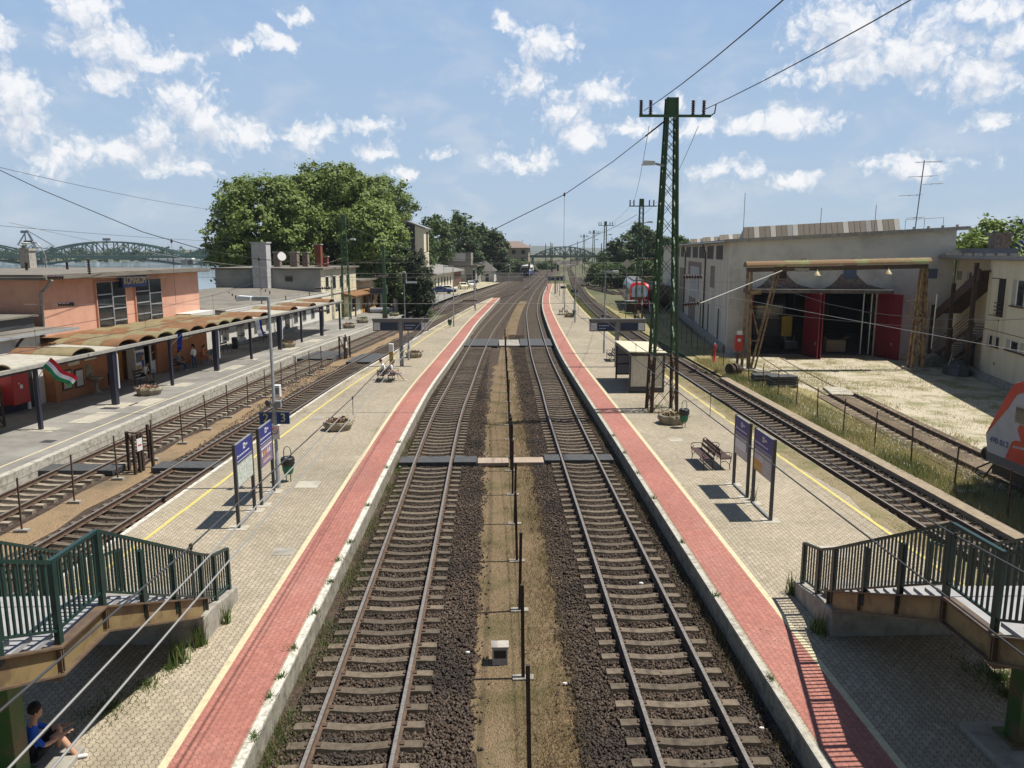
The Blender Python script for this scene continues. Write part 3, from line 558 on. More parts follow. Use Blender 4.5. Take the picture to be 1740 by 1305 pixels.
blades('dry_grass', rand_pts(80000, -.5, 1.62, 10.5, 48, ZB, 1.5, .55), .02, .075, .012, M['blade_dry'], .9)
blades('dry_grass', rand_pts(5000, .75, 1.6, 10.5, 40, ZB, 1.4, .6), .15, .4, .014, M['blade_dry'], 1.5)
blades('dry_grass', np.concatenate([rand_pts(14000, .35, 1.75, 10.5, 55, ZB, 1.4, .9), rand_pts(5000, 1.2, 1.75, 10.5, 45, ZB, 1.4)]), .06, .26, .012, M['blade_dry'], 1.1)
blades('dry_grass', np.concatenate([rand_pts(11000, 4.85, 5.33, 10.5, 60, ZB, 1.5, 1.1), rand_pts(2500, -4.1, -3.75, 10.5, 50, ZB, 1.5, 1.2)]), .08, .32, .013, M['blade_dry'], .9)
blades('kerb_weeds', np.concatenate([rand_pts(9000, -4.12, -3.5, 10.5, 36, ZB, 1.4, 1.0), rand_pts(900, 5.0, 5.33, 11, 40, ZB, 1.3, 1.3)]), .05, .28, .02, M['blade_green'], .9)
def tuft(c, n, r, z): a = RNG.uniform(0, 6.283, n); q = np.abs(RNG.normal(0, r, n)); return np.stack([c[0] + np.cos(a) * q, c[1] + np.sin(a) * q * 1.3, np.full(n, z)], 1)
tl = [tuft((xat(AR, y) - RNG.uniform(0, .12), y), 60, .07, ZP) for y in (12.2, 13.4, 14.1, 15.2, 16.8, 18.5, 19.9, 21.2, 24.5, 29, 33)] + [tuft((xat(BL, y) + .05, y), 45, .07, ZP) for y in (13.8, 17.5, 21, 25, 28, 31, 34, 39)]
tl += [tuft((-7.1, 13.1), 380, .35, ZP), tuft((-6.75, 13.9), 200, .16, ZP), tuft((10.0, 13.7), 1300, .5, ZP), tuft((9.75, 13.1), 220, .13, ZP), tuft((-6.55, 14.5), 260, .12, ZP), tuft((8.8, 40.6), 200, .5, ZP), tuft((8.2, 39.2), 120, .25, ZP)]
blades('platform_weeds', np.concatenate(tl), .05, .2, .02, M['blade_green'], 1.2)
blades('tall_weeds', np.concatenate([tuft((-6.5, 14.75), 170, .1, ZP), tuft((-6.3, 15.4), 120, .08, ZP), tuft((-6.05, 16.4), 30, .05, ZP), tuft((8.75, 24.75), 40, .06, ZP), tuft((7.15, 15.6), 70, .1, ZP), tuft((7.3, 17.6), 60, .1, ZP)]), .3, .75, .035, M['blade_green'], .35)
blades('edge_grass', np.concatenate([rand_pts(7000, xy(AL, .02), xy(AL, .5), 36, 110, ZP, 1.0, .5), rand_pts(26000, xy(BR, -.6), xy(BR, .0), 20, 120, ZP, 1.2, .45)]), .03, .10, .018, M['blade_mixed'], 1)
blades('edge_grass', rand_pts(12000, xy(BR, -.8), xy(BR, 0), 75, 195, ZP, 1), .06, .2, .05, M['blade_green'], 1)
fl = np.concatenate([rand_pts(2600, xy(BL, 1.4), xy(BR, -1.1), 50, 190, ZP + .009, 1.0), rand_pts(1200, xy(BL, .2), xy(BR, -.4), 12, 50, ZP + .009, 1.2, .6), rand_pts(1500, xy(AL, .3), xy(AR, -.2), 14, 100, ZP + .009, 1.3, .5)])
blades('leaf_crumbs', fl, .004, .012, .05, M['crumb'], 6)
blades('meadow_grass', rand_pts(42000, xy(BR, 3.75), 19.0, 22, 62, 0, 1.25), .15, .5, .022, M['blade_mixed'], .7)
blades('meadow_grass', rand_pts(12000, 16.3, 17.6, 26, 53, 0, 1.1, .5), .2, .55, .03, M['blade_green'], .6)
blades('meadow_flowers', rand_pts(2600, 16.6, 18.8, 26, 50, .3, 1.2, .6), .05, .12, .035, M['flower'], 1)
blades('yard_grass', np.concatenate([rand_pts(9000, 20, 31, 47, 64, .08, 1, .35), rand_pts(9000, 21.5, 34, 34, 52, .06, 1, .4), rand_pts(5000, 17.5, 21, 55, 70, .1, 1, .5)]), .05, .2, .035, M['blade_mixed'], 1)
blades('track_grass', np.concatenate([rand_pts(5000, xy(CL['T6'], -1.9), xy(CL['T6'], 2.2), 24, 58, .05, 1.1, .6), rand_pts(9000, 16.6, xy(CL['T5'], 9), 62, 130, -.02, 1, .3)]), .08, .35, .035, M['blade_mixed'], .8)
# ================================================================== stairs from the footbridge
def stairs(label, x0, x1, out):
    # x0: inner edge beside the red strip, x1: outer edge; flight rises towards the camera
    sgn = 1 if x1 > x0 else -1
    t = thing('footbridge_staircase', label, 'staircase', (0, 0, 0), group='staircases from the footbridge')
    yA, yB, yC, yD = 15.4, 11.7, 10.4, 1.0; zA, zL = 1.5, 3.2; zD = 7.3
    lo_, hi_ = min(x0, x1), max(x0, x1)
    b = MB()                                                      # plinth with a sloping top
    b.extr([(15.45, ZP - .02), (17.6, ZP - .02), (17.6, .86), (17.1, .9), (15.9, 1.1), (15.45, 1.1)], (lo_ - .12, 0, 0), (0, 1, 0), (0, 0, 1), (hi_ - lo_ + .24, 0, 0)); b.build('plinth', M['concrete'], t, .03)
    n = 11
    for i in range(n):                                            # lower flight
        y = yA - (yA - yB) * (i + .5) / n; z = zA + (zL - zA) * (i + 1) / n
        MB().box(lo_ + .03, hi_ - .03, y - .19, y + .19, z - .07, z).build('tread', M['tread'], t)
    for i in range(3):                                            # steps cut into the plinth head
        MB().box(lo_ + .1, hi_ - .1, 15.4, 16.9 - i * .5, .88 + i * .19, .88 + (i + 1) * .19 - .004).build('step', M['concrete'], t)
    MB().box(lo_ + .1, hi_ - .1, yC, yB, zL - .08, zL).build('landing', M['tread'], t)
    n2 = 20
    for i in range(n2):
        y = yC - (yC - yD) * (i + .5) / n2; z = zL + (zD - zL) * (i + 1) / n2
        MB().box(lo_ + .03, hi_ - .03, y - .25, y + .25, z - .07, z).build('tread', M['tread'], t)
    prof = [(yA + .45, zA - .12), (yB, zL), (yC, zL), (yD, zD)]
    for x in (lo_, hi_):                                          # stringers: I-beams with stiffeners
        b = MB(); s = .035
        for (ya, za), (yb, zb) in zip(prof, prof[1:]):
            ex = .0
            b.extr([(ya, za - .42), (ya, za - .03), (yb, zb - .03), (yb, zb - .42)], (x - s / 2, 0, 0), (0, 1, 0), (0, 0, 1), (s, 0, 0), 0)
            for dz, m_ in ((.0, 1), (-.42, 1)): b.extr([(ya, za + dz - .03), (ya, za + dz), (yb, zb + dz), (yb, zb + dz - .03)], (x - .1, 0, 0), (0, 1, 0), (0, 0, 1), (.2, 0, 0), m_)
            k = max(1, int(abs(yb - ya) / 1.2))
            for i in range(k + 1):
                q = (i + .02) / (k + .04) if k else 0; y = ya + (yb - ya) * q; z = za + (zb - za) * q; b.box(x - .085, x + .085, y - .012, y + .012, z - .39, z - .03, 1)
        b.build('stringer', [M['girder'], M['girderdark']], t)
    for y in (yB - .1, yC + .1):
        MB().box(lo_, hi_, y - .08, y + .08, zL - .55, zL - .4).build('cross_beam', M['girderdark'], t)
    xm = (x0 + x1) / 2
    pw = .26 if sgn < 0 else .17; yq = 10.88 if sgn < 0 else 11.52; xm += -.1 if sgn < 0 else -.02; b = MB(); b.prism([(xm - pw, yq), (xm + pw, yq), (xm + pw, yq + .34), (xm - pw, yq + .34)], ZP + .12, zL - .55); b.box(xm - .3, xm + .3, yq - .13, yq + .47, ZP + .1, ZP + .14); b.build('pillar', [M['pillargreen']], t, .01)
    MB().box(xm - .75, xm + .75, yq - .58, yq + (1.02 if sgn < 0 else .7), ZP - .02, ZP + .1).build('pillar_foot', M['concrete'], t, .02)
    for x, full in ((lo_, 1), (hi_, 1)):                          # railings
        b = MB(); rl = [(17.35, .9, 1.0), (16.5, 1.0, 1.08), (15.75, 1.33, 1.08), (yB + .05, zL + .12, 1.12), (yC + .05, zL + .12, 1.14), (yD, zD + .12, 1.14)]
        for (ya, za, ha), (yb, zb, hb) in zip(rl, rl[1:]):
            b.beam((x, ya, za + ha), (x, yb, zb + hb), .07, .055); b.beam((x, ya, za + .1), (x, yb, zb + .1), .04, .04)
            L_ = abs(yb - ya); k = max(2, int(L_ / .125))
            for i in range(1, k):
                q = i / k; y = ya + (yb - ya) * q; z = za + (zb - za) * q; h = ha + (hb - ha) * q; b.box(x - .012, x + .012, y - .02, y + .02, z + .1, z + h)
        b.build('railing', M['darkgreen'], t)
        for y, z, h in ((17.35, .8, 1.1), (16.5, .9, 1.18), (15.75, 1.15, 1.25), (14.4, 1.75, 1.22), (13.1, 2.35, 1.22), (yB + .05, zL - .1, 1.34), (yC + .1, zL - .1, 1.35), (9.2, zL + .4, 1.3), (7.9, zL + .95, 1.3), (6.6, zL + 1.5, 1.3)):
            MB().box(x - .04, x + .04, y - .05, y + .05, z, z + h).build('railing_post', M['darkgreen'], t)
    return t
M['pillargreen'] = mat('pillar_green_paint', (.03, .10, .018), .5, (.12, .095, .045), 1.6, .45, .6)
stairs('dark green railed staircase at the left with ochre girders, coming down onto the left platform', -6.3, -8.8, -1)
stairs('dark green railed staircase at the right, its railing shadow falling across the red strip', 7.45, 10.5, 1)
# ================================================================== platform furniture
def text_mesh(s, size, m, parent, loc, rot, name='lettering', ext=.004, ax='CENTER'):
    c = bpy.data.curves.new('t', 'FONT'); c.body = s; c.size = size; c.extrude = ext; c.align_x = ax; c.align_y = 'CENTER'
    o = bpy.data.objects.new('t', c); COL.objects.link(o); dg = bpy.context.evaluated_depsgraph_get(); me = bpy.data.meshes.new_from_object(o.evaluated_get(dg))
    bpy.data.objects.remove(o); bpy.data.curves.remove(c); me.name = name; me.materials.clear(); me.materials.append(m)
    p = link(name, me, parent, loc); p.rotation_euler = rot; return p
def info_board(label, x, y0, y1, side, poster):
    # side +1: front faces +X ... the board runs along Y between two posts; the camera sees its face turned to `side`
    t = thing('information_board', label, 'information board', (x, (y0 + y1) / 2, ZP), group='information boards on the platforms'); h = (y1 - y0) / 2
    for y in (-h, h): MB().box(-.05, .05, y - .045, y + .045, 0, 2.6).build('post', M['darkgrey'], t, .008)
    MB().box(-.035, .035, -h, h, 1.22, 2.58).build('panel', M['grey'], t)
    MB().box(-.03, .03, -h, h, .02, .07).build('foot_rail', M['grey'], t)
    for y in (-h, h): MB().box(-.28, .28, y - .22, y + .22, -.004, .012).build('foot_slab', M['patch'], t)
    for s in (-1, 1):
        fx = s * .04; L_ = lambda a: s * a                         # viewer's left to right along the board
        b = MB(); b.box(min(fx, fx + s * .004), max(fx, fx + s * .004), -h + .06, h - .06, 1.98, 2.56); hd = b.build('header', M['blue'], t)
        b = MB(); g = fx + s * .008
        def q(m_, a0, a1, z0, z1): b.box(min(fx, g), max(fx, g), min(L_(a0), L_(a1)), max(L_(a0), L_(a1)), z0, z1, m_)
        q(0, -.1, .08, 2.3, 2.47); q(1, -.05, .03, 2.335, 2.435); q(0, .12, .17, 2.36, 2.42); q(0, .19, .23, 2.36, 2.41); q(0, .25, .30, 2.36, 2.42)
        q(0, -h + .12, -h + .17, 2.13, 2.22)
        for i in range(9): q(0, -h + .22 + i * .12, -h + .22 + i * .12 + .08, 2.155, 2.195)
        q(0, -h + .1, h - .1, 2.02, 2.034); b.build('header_marks', [M['paper'], M['blue']], t)
        b = MB(); fx2 = fx
        def r(m_, a0, a1, z0, z1, lift=.004): b.box(min(fx, fx + s * lift), max(fx, fx + s * lift), min(L_(a0), L_(a1)), max(L_(a0), L_(a1)), z0, z1, m_)
        if poster == 'map':
            r(0, -h + .08, h - .08, 1.26, 1.92)
            for i in range(26):
                a, z = RNG.uniform(-h + .1, h - .25), RNG.uniform(1.28, 1.88); r(1, a, a + RNG.uniform(.02, .15), z, z + .01, .007)
            b.build('poster', [M['map'], M['grey']], t)
        elif poster == 'purple':
            r(0, -h + .08, h - .08, 1.26, 1.92); r(1, -h + .14, h - .12, 1.82, 1.86, .007)
            for i, m_ in enumerate((1, 2, 2, 1, 1)): a = -h + .18 + i * (2 * h - .4) / 5; r(m_, a, a + .1, 1.58, 1.7 + .05 * (i % 2), .007); r(m_, a + .03, a + .06, 1.7, 1.78, .007)
            r(2, -h + .3, h - .35, 1.42, 1.45, .007); r(1, -h + .3, h - .3, 1.36, 1.38, .007)
            b.build('poster', [M['purple'], M['paper'], M['orange']], t)
        elif poster == 'plain':
            r(0, -h + .08, h - .08, 1.26, 1.92); r(1, -h + .15, h - .25, 1.5, 1.85, .006); r(2, h - .22, h - .1, 1.55, 1.9, .007)
            b.build('poster', [M['sheet'], M['paper'], M['purple']], t)
        else:
            r(0, -h + .08, h - .08, 1.26, 1.92); r(1, -h + .08, -.02, 1.26, 1.6, .007); r(2, -h + .08, -.02, 1.36, 1.42, .009)
            for i in range(5): r(3, .04, h - .12, 1.32 + i * .11, 1.335 + i * .11, .007)
            b.build('poster', [M['sheet'], M['orange'], M['yellow'], M['grey']], t)
    return t
info_board('blue headed board with a pale map, nearer of the two boards on the left platform', -7.76, 22.5, 24.1, 1, 'map')
info_board('blue headed board with a purple poster, next to the pole with plates 2 and 3', -7.7, 24.65, 26.1, 1, 'purple')
info_board('blue headed board with an orange square on its poster, nearer one on the shelter platform', 8.63, 22.75, 24.45, -1, 'orange')
info_board('blue headed board with pinkish plain poster beside the double bench', 8.63, 25.0, 26.5, -1, 'plain')
def litter_bin(label, loc, bag=True):
    t = thing('litter_bin', label, 'litter bin', loc, group='green litter bins')
    MB().lathe([(.15, .3), (.2, .45), (.22, .85), (.2, .85), (.16, .5)], n=14).build('bucket', M['bingreen'], t)
    if bag: MB().lathe([(.205, .62), (.245, .66), (.25, .86), (.22, .92), (.15, .9), (.1, .8)], n=14).build('bin_bag', M['black'], t)
    b = MB(); b.tube([(-.13, .0, .8), (-.13, 0, 1.15), (-.09, 0, 1.28), (0, 0, 1.33), (.09, 0, 1.28), (.13, 0, 1.15), (.13, 0, .8)], .016); b.build('hoop', M['bingreen'], t)
    for x in (-.08, .08): MB().tube([(x, 0, 0), (x, 0, .36)], .018).build('leg', M['bingreen'], t)
    return t
M['bingreen'] = mat('bin_green', (.012, .13, .07), .45)
lb = litter_bin('green litter bin with black bag by the pole with plates 2 and 3', (-7.5, 27.3, ZP))
again(lb, (9.06, 35.6, ZP), .3, 'green litter bin beside the stone planter under the tall mast'); again(lb, (-4.75, 84.3, ZP), 0, 'green litter bin far along the left platform'); again(lb, (10.3, 97.5, ZP), 0, 'green litter bin next to the planter far along the shelter platform')
M['plant_red'] = mat('red_flowers', (.3, .05, .04), .7, island=[(.30, .03, .03), (.05, .09, .02), (.22, .04, .03), (.10, .07, .03), (.06, .10, .03)])
M['plant_pink'] = mat('pink_flowers', (.5, .2, .2), .7, island=[(.55, .22, .22), (.08, .13, .03), (.6, .32, .28), (.10, .15, .04)])
M['plant_dry'] = mat('dry_plants', (.2, .18, .08), .7, island=[(.2, .17, .08), (.10, .12, .04), (.3, .22, .12), (.16, .07, .04)])
M['plant_green'] = mat('shrub_green', (.08, .12, .03), .7, island=[(.06, .10, .025), (.10, .15, .04), (.15, .18, .06)])
M['soilpot'] = mat('planter_soil', (.06, .045, .03), .95)
M['trough'] = mat('planter_stone', (.34, .30, .22), .9, (.20, .175, .13), 4, .35, .7, bump=.6, bsc=12)
def leafcards(name, c, n, m, parent, size=.05, rz=0):
    p = np.array(c) + RNG.normal(0, 1, (n, 3)) * np.array([.28, .28, .05]) * np.array([1, 1, 1]); a = RNG.normal(size=(n, 3)); a /= np.linalg.norm(a, axis=1, keepdims=True); b_ = np.cross(a, RNG.normal(size=(n, 3))); b_ /= np.linalg.norm(b_, axis=1, keepdims=True)
    s = RNG.uniform(.5, 1.2, (n, 1)) * size; v = np.stack([p - a * s, p + b_ * s * .6, p + a * s, p - b_ * s * .6], 1)
    return tris(name, v.reshape(-1, 3), np.arange(n * 4).reshape(-1, 4), m, parent)
def planter(label, loc, m, rz=0, sc=1, n=200, hsp=0):
    t = thing('stone_planter', label, 'planter', loc, rz, 'stone flower planters'); t.scale = (sc, sc, sc)
    MB().lathe([(.56, 0), (.62, .1), (.6, .16), (.66, .2), (.7, .3), (.66, .42), (.56, .42), (.54, .34)], n=8, sx=1.05, sy=.9, smooth=False).build('trough', M['trough'], t, .02)
    MB().lathe([(.57, .3), (.56, .36)], n=8, sx=1.04, sy=.89).build('soil', M['soilpot'], t)
    o = leafcards('flowers', (0, 0, .46 + hsp), n, m, t, .07); return t
planter('round stone planter of dark red flowers in the middle of the left platform', (-7.33, 35.6, ZP), M['plant_red'])
planter('rough stone planter with dry plants at the foot of the tall green mast', (8.75, 36.6, ZP), M['plant_dry'], .3, 1.05)
planter('stone planter of red flowers behind the lamp post past the seated couple', (-6.3, 60.6, ZP), M['plant_red'], .2)
planter('stone planter of pink flowers on the sunny edge of the station platform', (-20.2, 44.9, ZP), M['plant_pink'], .1, 1.05)
planter('stone planter of red flowers near the blue and white flag under the canopy', (-18.0, 67.5, ZP), M['plant_red'], .3)
planter('stone planter of pinkish red flowers at the end of the canopy', (-15.8, 84.5, ZP), M['plant_red'], .2, 1.05)
planter('stone planter with a leafy green bush by the canopy end', (-15.3, 90.5, ZP), M['plant_green'], 0, 1.05, 260, .12)
planter('low stone planter in front of the grey pipe at the station platform end', (-12.9, 100.5, ZP), M['plant_green'], .1, .95)
planter('dark planter far along the shelter platform in front of the double bench', (9.7, 98, ZP), M['plant_dry'], 0, 1)
M['benchwood'] = mat('brown_bench_slats', (.095, .05, .042), .6, (.06, .035, .03), 8); M['castiron'] = mat('brown_cast_iron', (.03, .02, .018), .5)
def bench(label, loc, rz, double=True, L_=1.75, wood='benchwood'):
    t = thing('park_bench', label, 'bench', loc, rz, 'park benches at the station')
    sides = (1, -1) if double else (1,)
    for s in sides:
        b = MB()
        for i in range(4): x = s * (.17 + i * .115); b.box(x - .05, x + .05, -L_ / 2, L_ / 2, .44, .47)
        b.build('seat', M[wood], t)
        b = MB()
        for i in range(2): z = .62 + i * .17; x = s * (.115 - i * .04); b.obox((x, 0, z), .03, L_, .12)
        b.build('backrest', M[wood], t)
    for y in (-L_ / 2 + .08, L_ / 2 - .08):
        b = MB(); r = .017
        for s in sides:
            b.tube([(s * .52, y, 0), (s * .50, y, .2), (s * .54, y, .38), (s * .52, y, .44), (s * .12, y, .42)], r); b.tube([(s * .16, y, 0), (s * .14, y, .42), (s * .11, y, .6), (s * .06, y, .86), (0, y, .9)], r)
            b.tube([(s * .1, y, .66), (s * .3, y, .69), (s * .5, y, .69), (s * .58, y, .62), (s * .57, y, .53), (s * .5, y, .5), (s * .46, y, .56), (s * .5, y, .6)], r); b.tube([(s * .56, y, .53), (s * .52, y, .44)], r)
            b.tube([(s * .5, y, .2), (s * .35, y, .36), (s * .14, y, .3)], r * .8)
        b.build('end_frame', M['castiron'], t)
    return t
bn = bench('brown slatted double bench with scrolled arms next to the info boards', (8.55, 29.2, ZP), .02)
bp_ = bench('double bench on the left platform that carries the couple sitting back to back', (-6.85, 49.6, ZP), -.03)
again(bn, (9.35, 58.6, ZP), -.02, 'double bench behind the waiting shelter next to the departure board post'); again(bn, (9.3, 102, ZP), -.05, 'double bench far along the shelter platform behind the planter')
M['orangewood'] = mat('orange_bench_slats', (.38, .12, .04), .55)
# ------------------------------------------------------------------ lamp posts
def lamp_post(label, loc, h, head=0, plates=None, speaker=True, arm=.9):
    t = thing('lamp_post', label, 'lamp post', loc, 0, 'platform lamp posts'); t.rotation_euler = (0, 0, head)
    MB().tube([(0, 0, 0), (0, 0, 1.0), (0, 0, 1.05), (0, 0, h)], [.085, .08, .062, .05], 10).build('pole', M['galv'], t)
    MB().box(-.02, arm * .62, -.07, .07, h - .12, h + .02).build('arm', M['galv'], t, .01)
    b = MB(); b.extr([(arm * .62, h - .1), (arm * 1.18, h - .14), (arm * 1.18, h - .02), (arm * 1.1, h + .06), (arm * .62, h + .03)], (0, -.14, 0), (1, 0, 0), (0, 0, 1), (0, .28, 0)); b.build('lamp_head', M['lampglass'], t, .015)
    if speaker:
        b = MB(); z = 3.1
        b.lathe([(.05, 0), (.11, .14), (.12, .16)], (0, 0, 0), 10); 
        o = b.build('loudspeaker', M['darkgrey'], t); o.location = (-.1, -.05, z); o.rotation_euler = (R(95), 0, R(-30)); o2 = copy_tree(o, t); o2.location = (.1, .05, z); o2.rotation_euler = (R(95), 0, R(150))
    return t
LZ = math.pi
t = lamp_post('lamp post carrying the blue plates 2 and 3 on the left platform', (-7.68, 26.6, ZP), 6.75, LZ)
b = MB(); b.box(-.52, -.08, -.05, .0, 2.32, 2.74).build('number_plate', M['plateblue'], t); b = MB(); b.box(.08, .52, -.05, .0, 2.32, 2.74).build('number_plate', M['plateblue'], t)
t.rotation_euler = (0, 0, 0)
for ch in t.children:
    if ch.name.startswith(('arm', 'lamp_head')): ch.rotation_euler = (0, 0, math.pi)
text_mesh('2', .42, M['goldtext'], t, (-.3, -.056, 2.53), (R(90), 0, 0)); text_mesh('3', .42, M['goldtext'], t, (.3, -.056, 2.53), (R(90), 0, 0))
b = MB(); b.box(-.17, .17, -.1, -.085, 1.78, 2.28).build('no_smoking_sign', M['paper'], t)
b = MB(); b.v = []; ring = [(.11 * math.cos(i / 16 * 6.283), -.104, 2.08 + .11 * math.sin(i / 16 * 6.283)) for i in range(17)]; b.tube(ring, .014, 5); b.beam((-.075, -.104, 2.155), (.075, -.104, 2.005), .025, .006); b.build('no_smoking_symbol', M['binred'], t)
MB().box(.06, .26, -.12, .06, 2.9, 3.15).build('junction_box', M['grey'], t, .01)
lp = lamp_post('slim lamp post just behind the red flowered planter past the seated couple', (-6.55, 59.2, ZP), 3.0, 0, speaker=False)
for ch in lp.children:
    if ch.name.startswith(('arm', 'lamp_head')): pass
lp2 = lamp_post('lamp post with loudspeakers behind the right departure board', (9.12, 62.8, ZP), 6.7, 0)
again(lp2, (-4.4, 85.8, ZP), math.pi, 'lamp post next to the far litter bin on the left platform'); again(lp2, (-2.5, 109, ZP), 0, 'lamp post near the red tip of the left platform'); again(lp2, (9.65, 90.5, ZP), math.pi, 'lamp post in front of the far double bench'); again(lp2, (10.4, 112, ZP), math.pi, 'lamp post further on where the right red strip bends')
again(lp2, (12.4, 144, ZP), math.pi, 'lamp post at the far end of the shelter platform'); again(lp2, (11.8, 168, ZP), math.pi, 'farthest lamp post beyond the far departure board')
# ------------------------------------------------------------------ departure boards
def dep_board(label, loc, flip, text):
    t = thing('departure_board', label, 'departure board', loc, 0, 'departure boards on posts')
    MB().box(-.13, .13, -.13, .13, 0, 3.5).build('post', M['grey'], t, .01); MB().box(-2.05, 2.05, -.16, .16, 3.32, 3.5).build('cross_beam', M['boardframe'], t, .01)
    for s in (-1, 1):
        x0, x1 = (-2.0, -.16) if s < 0 else (.16, 2.0); b = MB(); b.box(x0, x1, -.14, .14, 2.6, 3.32); f = b.build('display_box', M['boardframe'], t, .01)
        ck = (x0 + .06, x0 + .5) if s < 0 else (x1 - .5, x1 - .06); sc_ = (x0 + .54, x1 - .06) if s < 0 else (x0 + .06, x1 - .54)
        for fy in (-1, 1):
            MB().box(ck[0], ck[1], min(fy * .14, fy * .15), max(fy * .14, fy * .15), 2.68, 3.2).build('clock_face', M['paper'], t)
            MB().beam(((ck[0] + ck[1]) / 2 - .06, fy * .154, 2.86), ((ck[0] + ck[1]) / 2 + .1, fy * .154, 3.04), .03, .006, 0).build('clock_hand', M['black'], t)
            MB().box(sc_[0], sc_[1], min(fy * .14, fy * .15), max(fy * .14, fy * .15), 2.66, 3.22).build('screen', M['navy'], t)
            if (s < 0) == (text < 0) and fy < 0:
                b = MB()
                for i, (w, z) in enumerate(((.75, 2.98), (.5, 2.78))):
                    x = sc_[0] + .1
                    while x < sc_[0] + .1 + w: q = RNG.uniform(.05, .13); b.box(x, x + q, -.156, -.15, z, z + .07); x += q + .03
                b.build('screen_text', M['screentext'], t)
    return t
M['boardframe'] = mat('board_frame_grey', (.19, .18, .18), .5); M['screentext'] = mat('pale_blue_screen_text', (.35, .45, .6), .5)
dep_board('grey departure board with two navy screens on the left platform beside the yellow post', (-6.7, 55.9, ZP), 0, 1)
d2 = dep_board('grey departure board with two navy screens in front of the waiting shelter bench', (8.95, 55.2, ZP), 0, -1)
again(d2, (12.2, 152, ZP), 0, 'distant departure board at the far end of the shelter platform')
t = thing('ticket_validator_post', 'yellow post with a white top behind the couple on the bench', 'post', (-6.95, 52.2, ZP)); MB().box(-.13, .13, -.12, .12, 0, 1.55).build('post', M['yellowpost'] if 'yellowpost' in M else mat('yellow_post_paint', (.42, .25, .03), .5), t, .02); MB().box(-.15, .15, -.14, .14, 1.55, 2.1).build('head', M['paper'], t, .02)
# ------------------------------------------------------------------ waiting shelter
t = thing('waiting_shelter', 'cream roofed waiting shelter with corrugated side walls on the right platform', 'shelter', (9.1, 47.4, ZP))
b = MB(); b.extr([(-1.12, 2.42), (1.12, 2.34), (1.12, 2.42), (-1.12, 2.5)], (0, -2.75, 0), (1, 0, 0), (0, 0, 1), (0, 5.6, 0)); b.build('roof', M['shroof'] if 'shroof' in M else mat('cream_sheet_roof', (.66, .60, .43), .6, (.58, .53, .4), 3), t, .01)
M['corr'] = mat('grey_corrugated_sheet', (.30, .31, .33), .5, (.36, .37, .38), 5); M['shpanel'] = mat('cream_shelter_panel', (.74, .71, .60), .6, (.64, .61, .5), 4)
def corrugated(x0, x1, y, z0, z1, pitch=.13, amp=.015):
    b = MB(); n = max(4, int((x1 - x0) / pitch * 4)); v = []
    for i in range(n + 1): x = x0 + (x1 - x0) * i / n; v.append((x, y + amp * (1 if (i // 2) % 2 else -1)))
    vs = [(x, yy, z0) for x, yy in v] + [(x, yy, z1) for x, yy in v]; b.add(vs, [(i, i + 1, n + 2 + i, n + 1 + i) for i in range(n)]); return b
corrugated(-.95, .95, -2.5, .35, 2.2).build('front_panel', M['shpanel'], t); corrugated(-.95, .95, 2.55, .3, 2.3).build('end_wall', M['corr'], t)
b = corrugated(-2.45, 2.5, 0, .3, 2.3); 
o = b.build('back_wall', M['corr'], t); o.rotation_euler = (0, 0, R(90)); o.location = (.97, 0, 0)
for x, y in ((-1, -2.52), (1, -2.52), (-1, 2.57), (1, 2.57), (-1, 0.0)): 
    if y: MB().box(x - .05, x + .05, y - .05, y + .05, 0, 2.4).build('post', M['darkgrey'], t)
for z in (.3, 1.0, 1.6): MB().box(-.95, .95, 2.49, 2.53, z - .03, z + .03).build('rail', M['black'], t)
MB().box(-1, 1, -2.6, -2.46, .02, .3).build('skirting', M['darkgrey'], t); MB().box(-1.05, 1.05, -2.6, -2.5, 2.2, 2.36).build('fascia', M['darkgrey'], t)
MB().box(.3, .52, -2.545, -2.535, 1.35, 1.7).build('notice', M['purplepaper'] if 'purplepaper' in M else mat('lilac_notice', (.5, .47, .62), .6), t)
MB().box(.45, .9, -2.2, 2.3, .42, .47).build('seat', M['benchwood'], t)
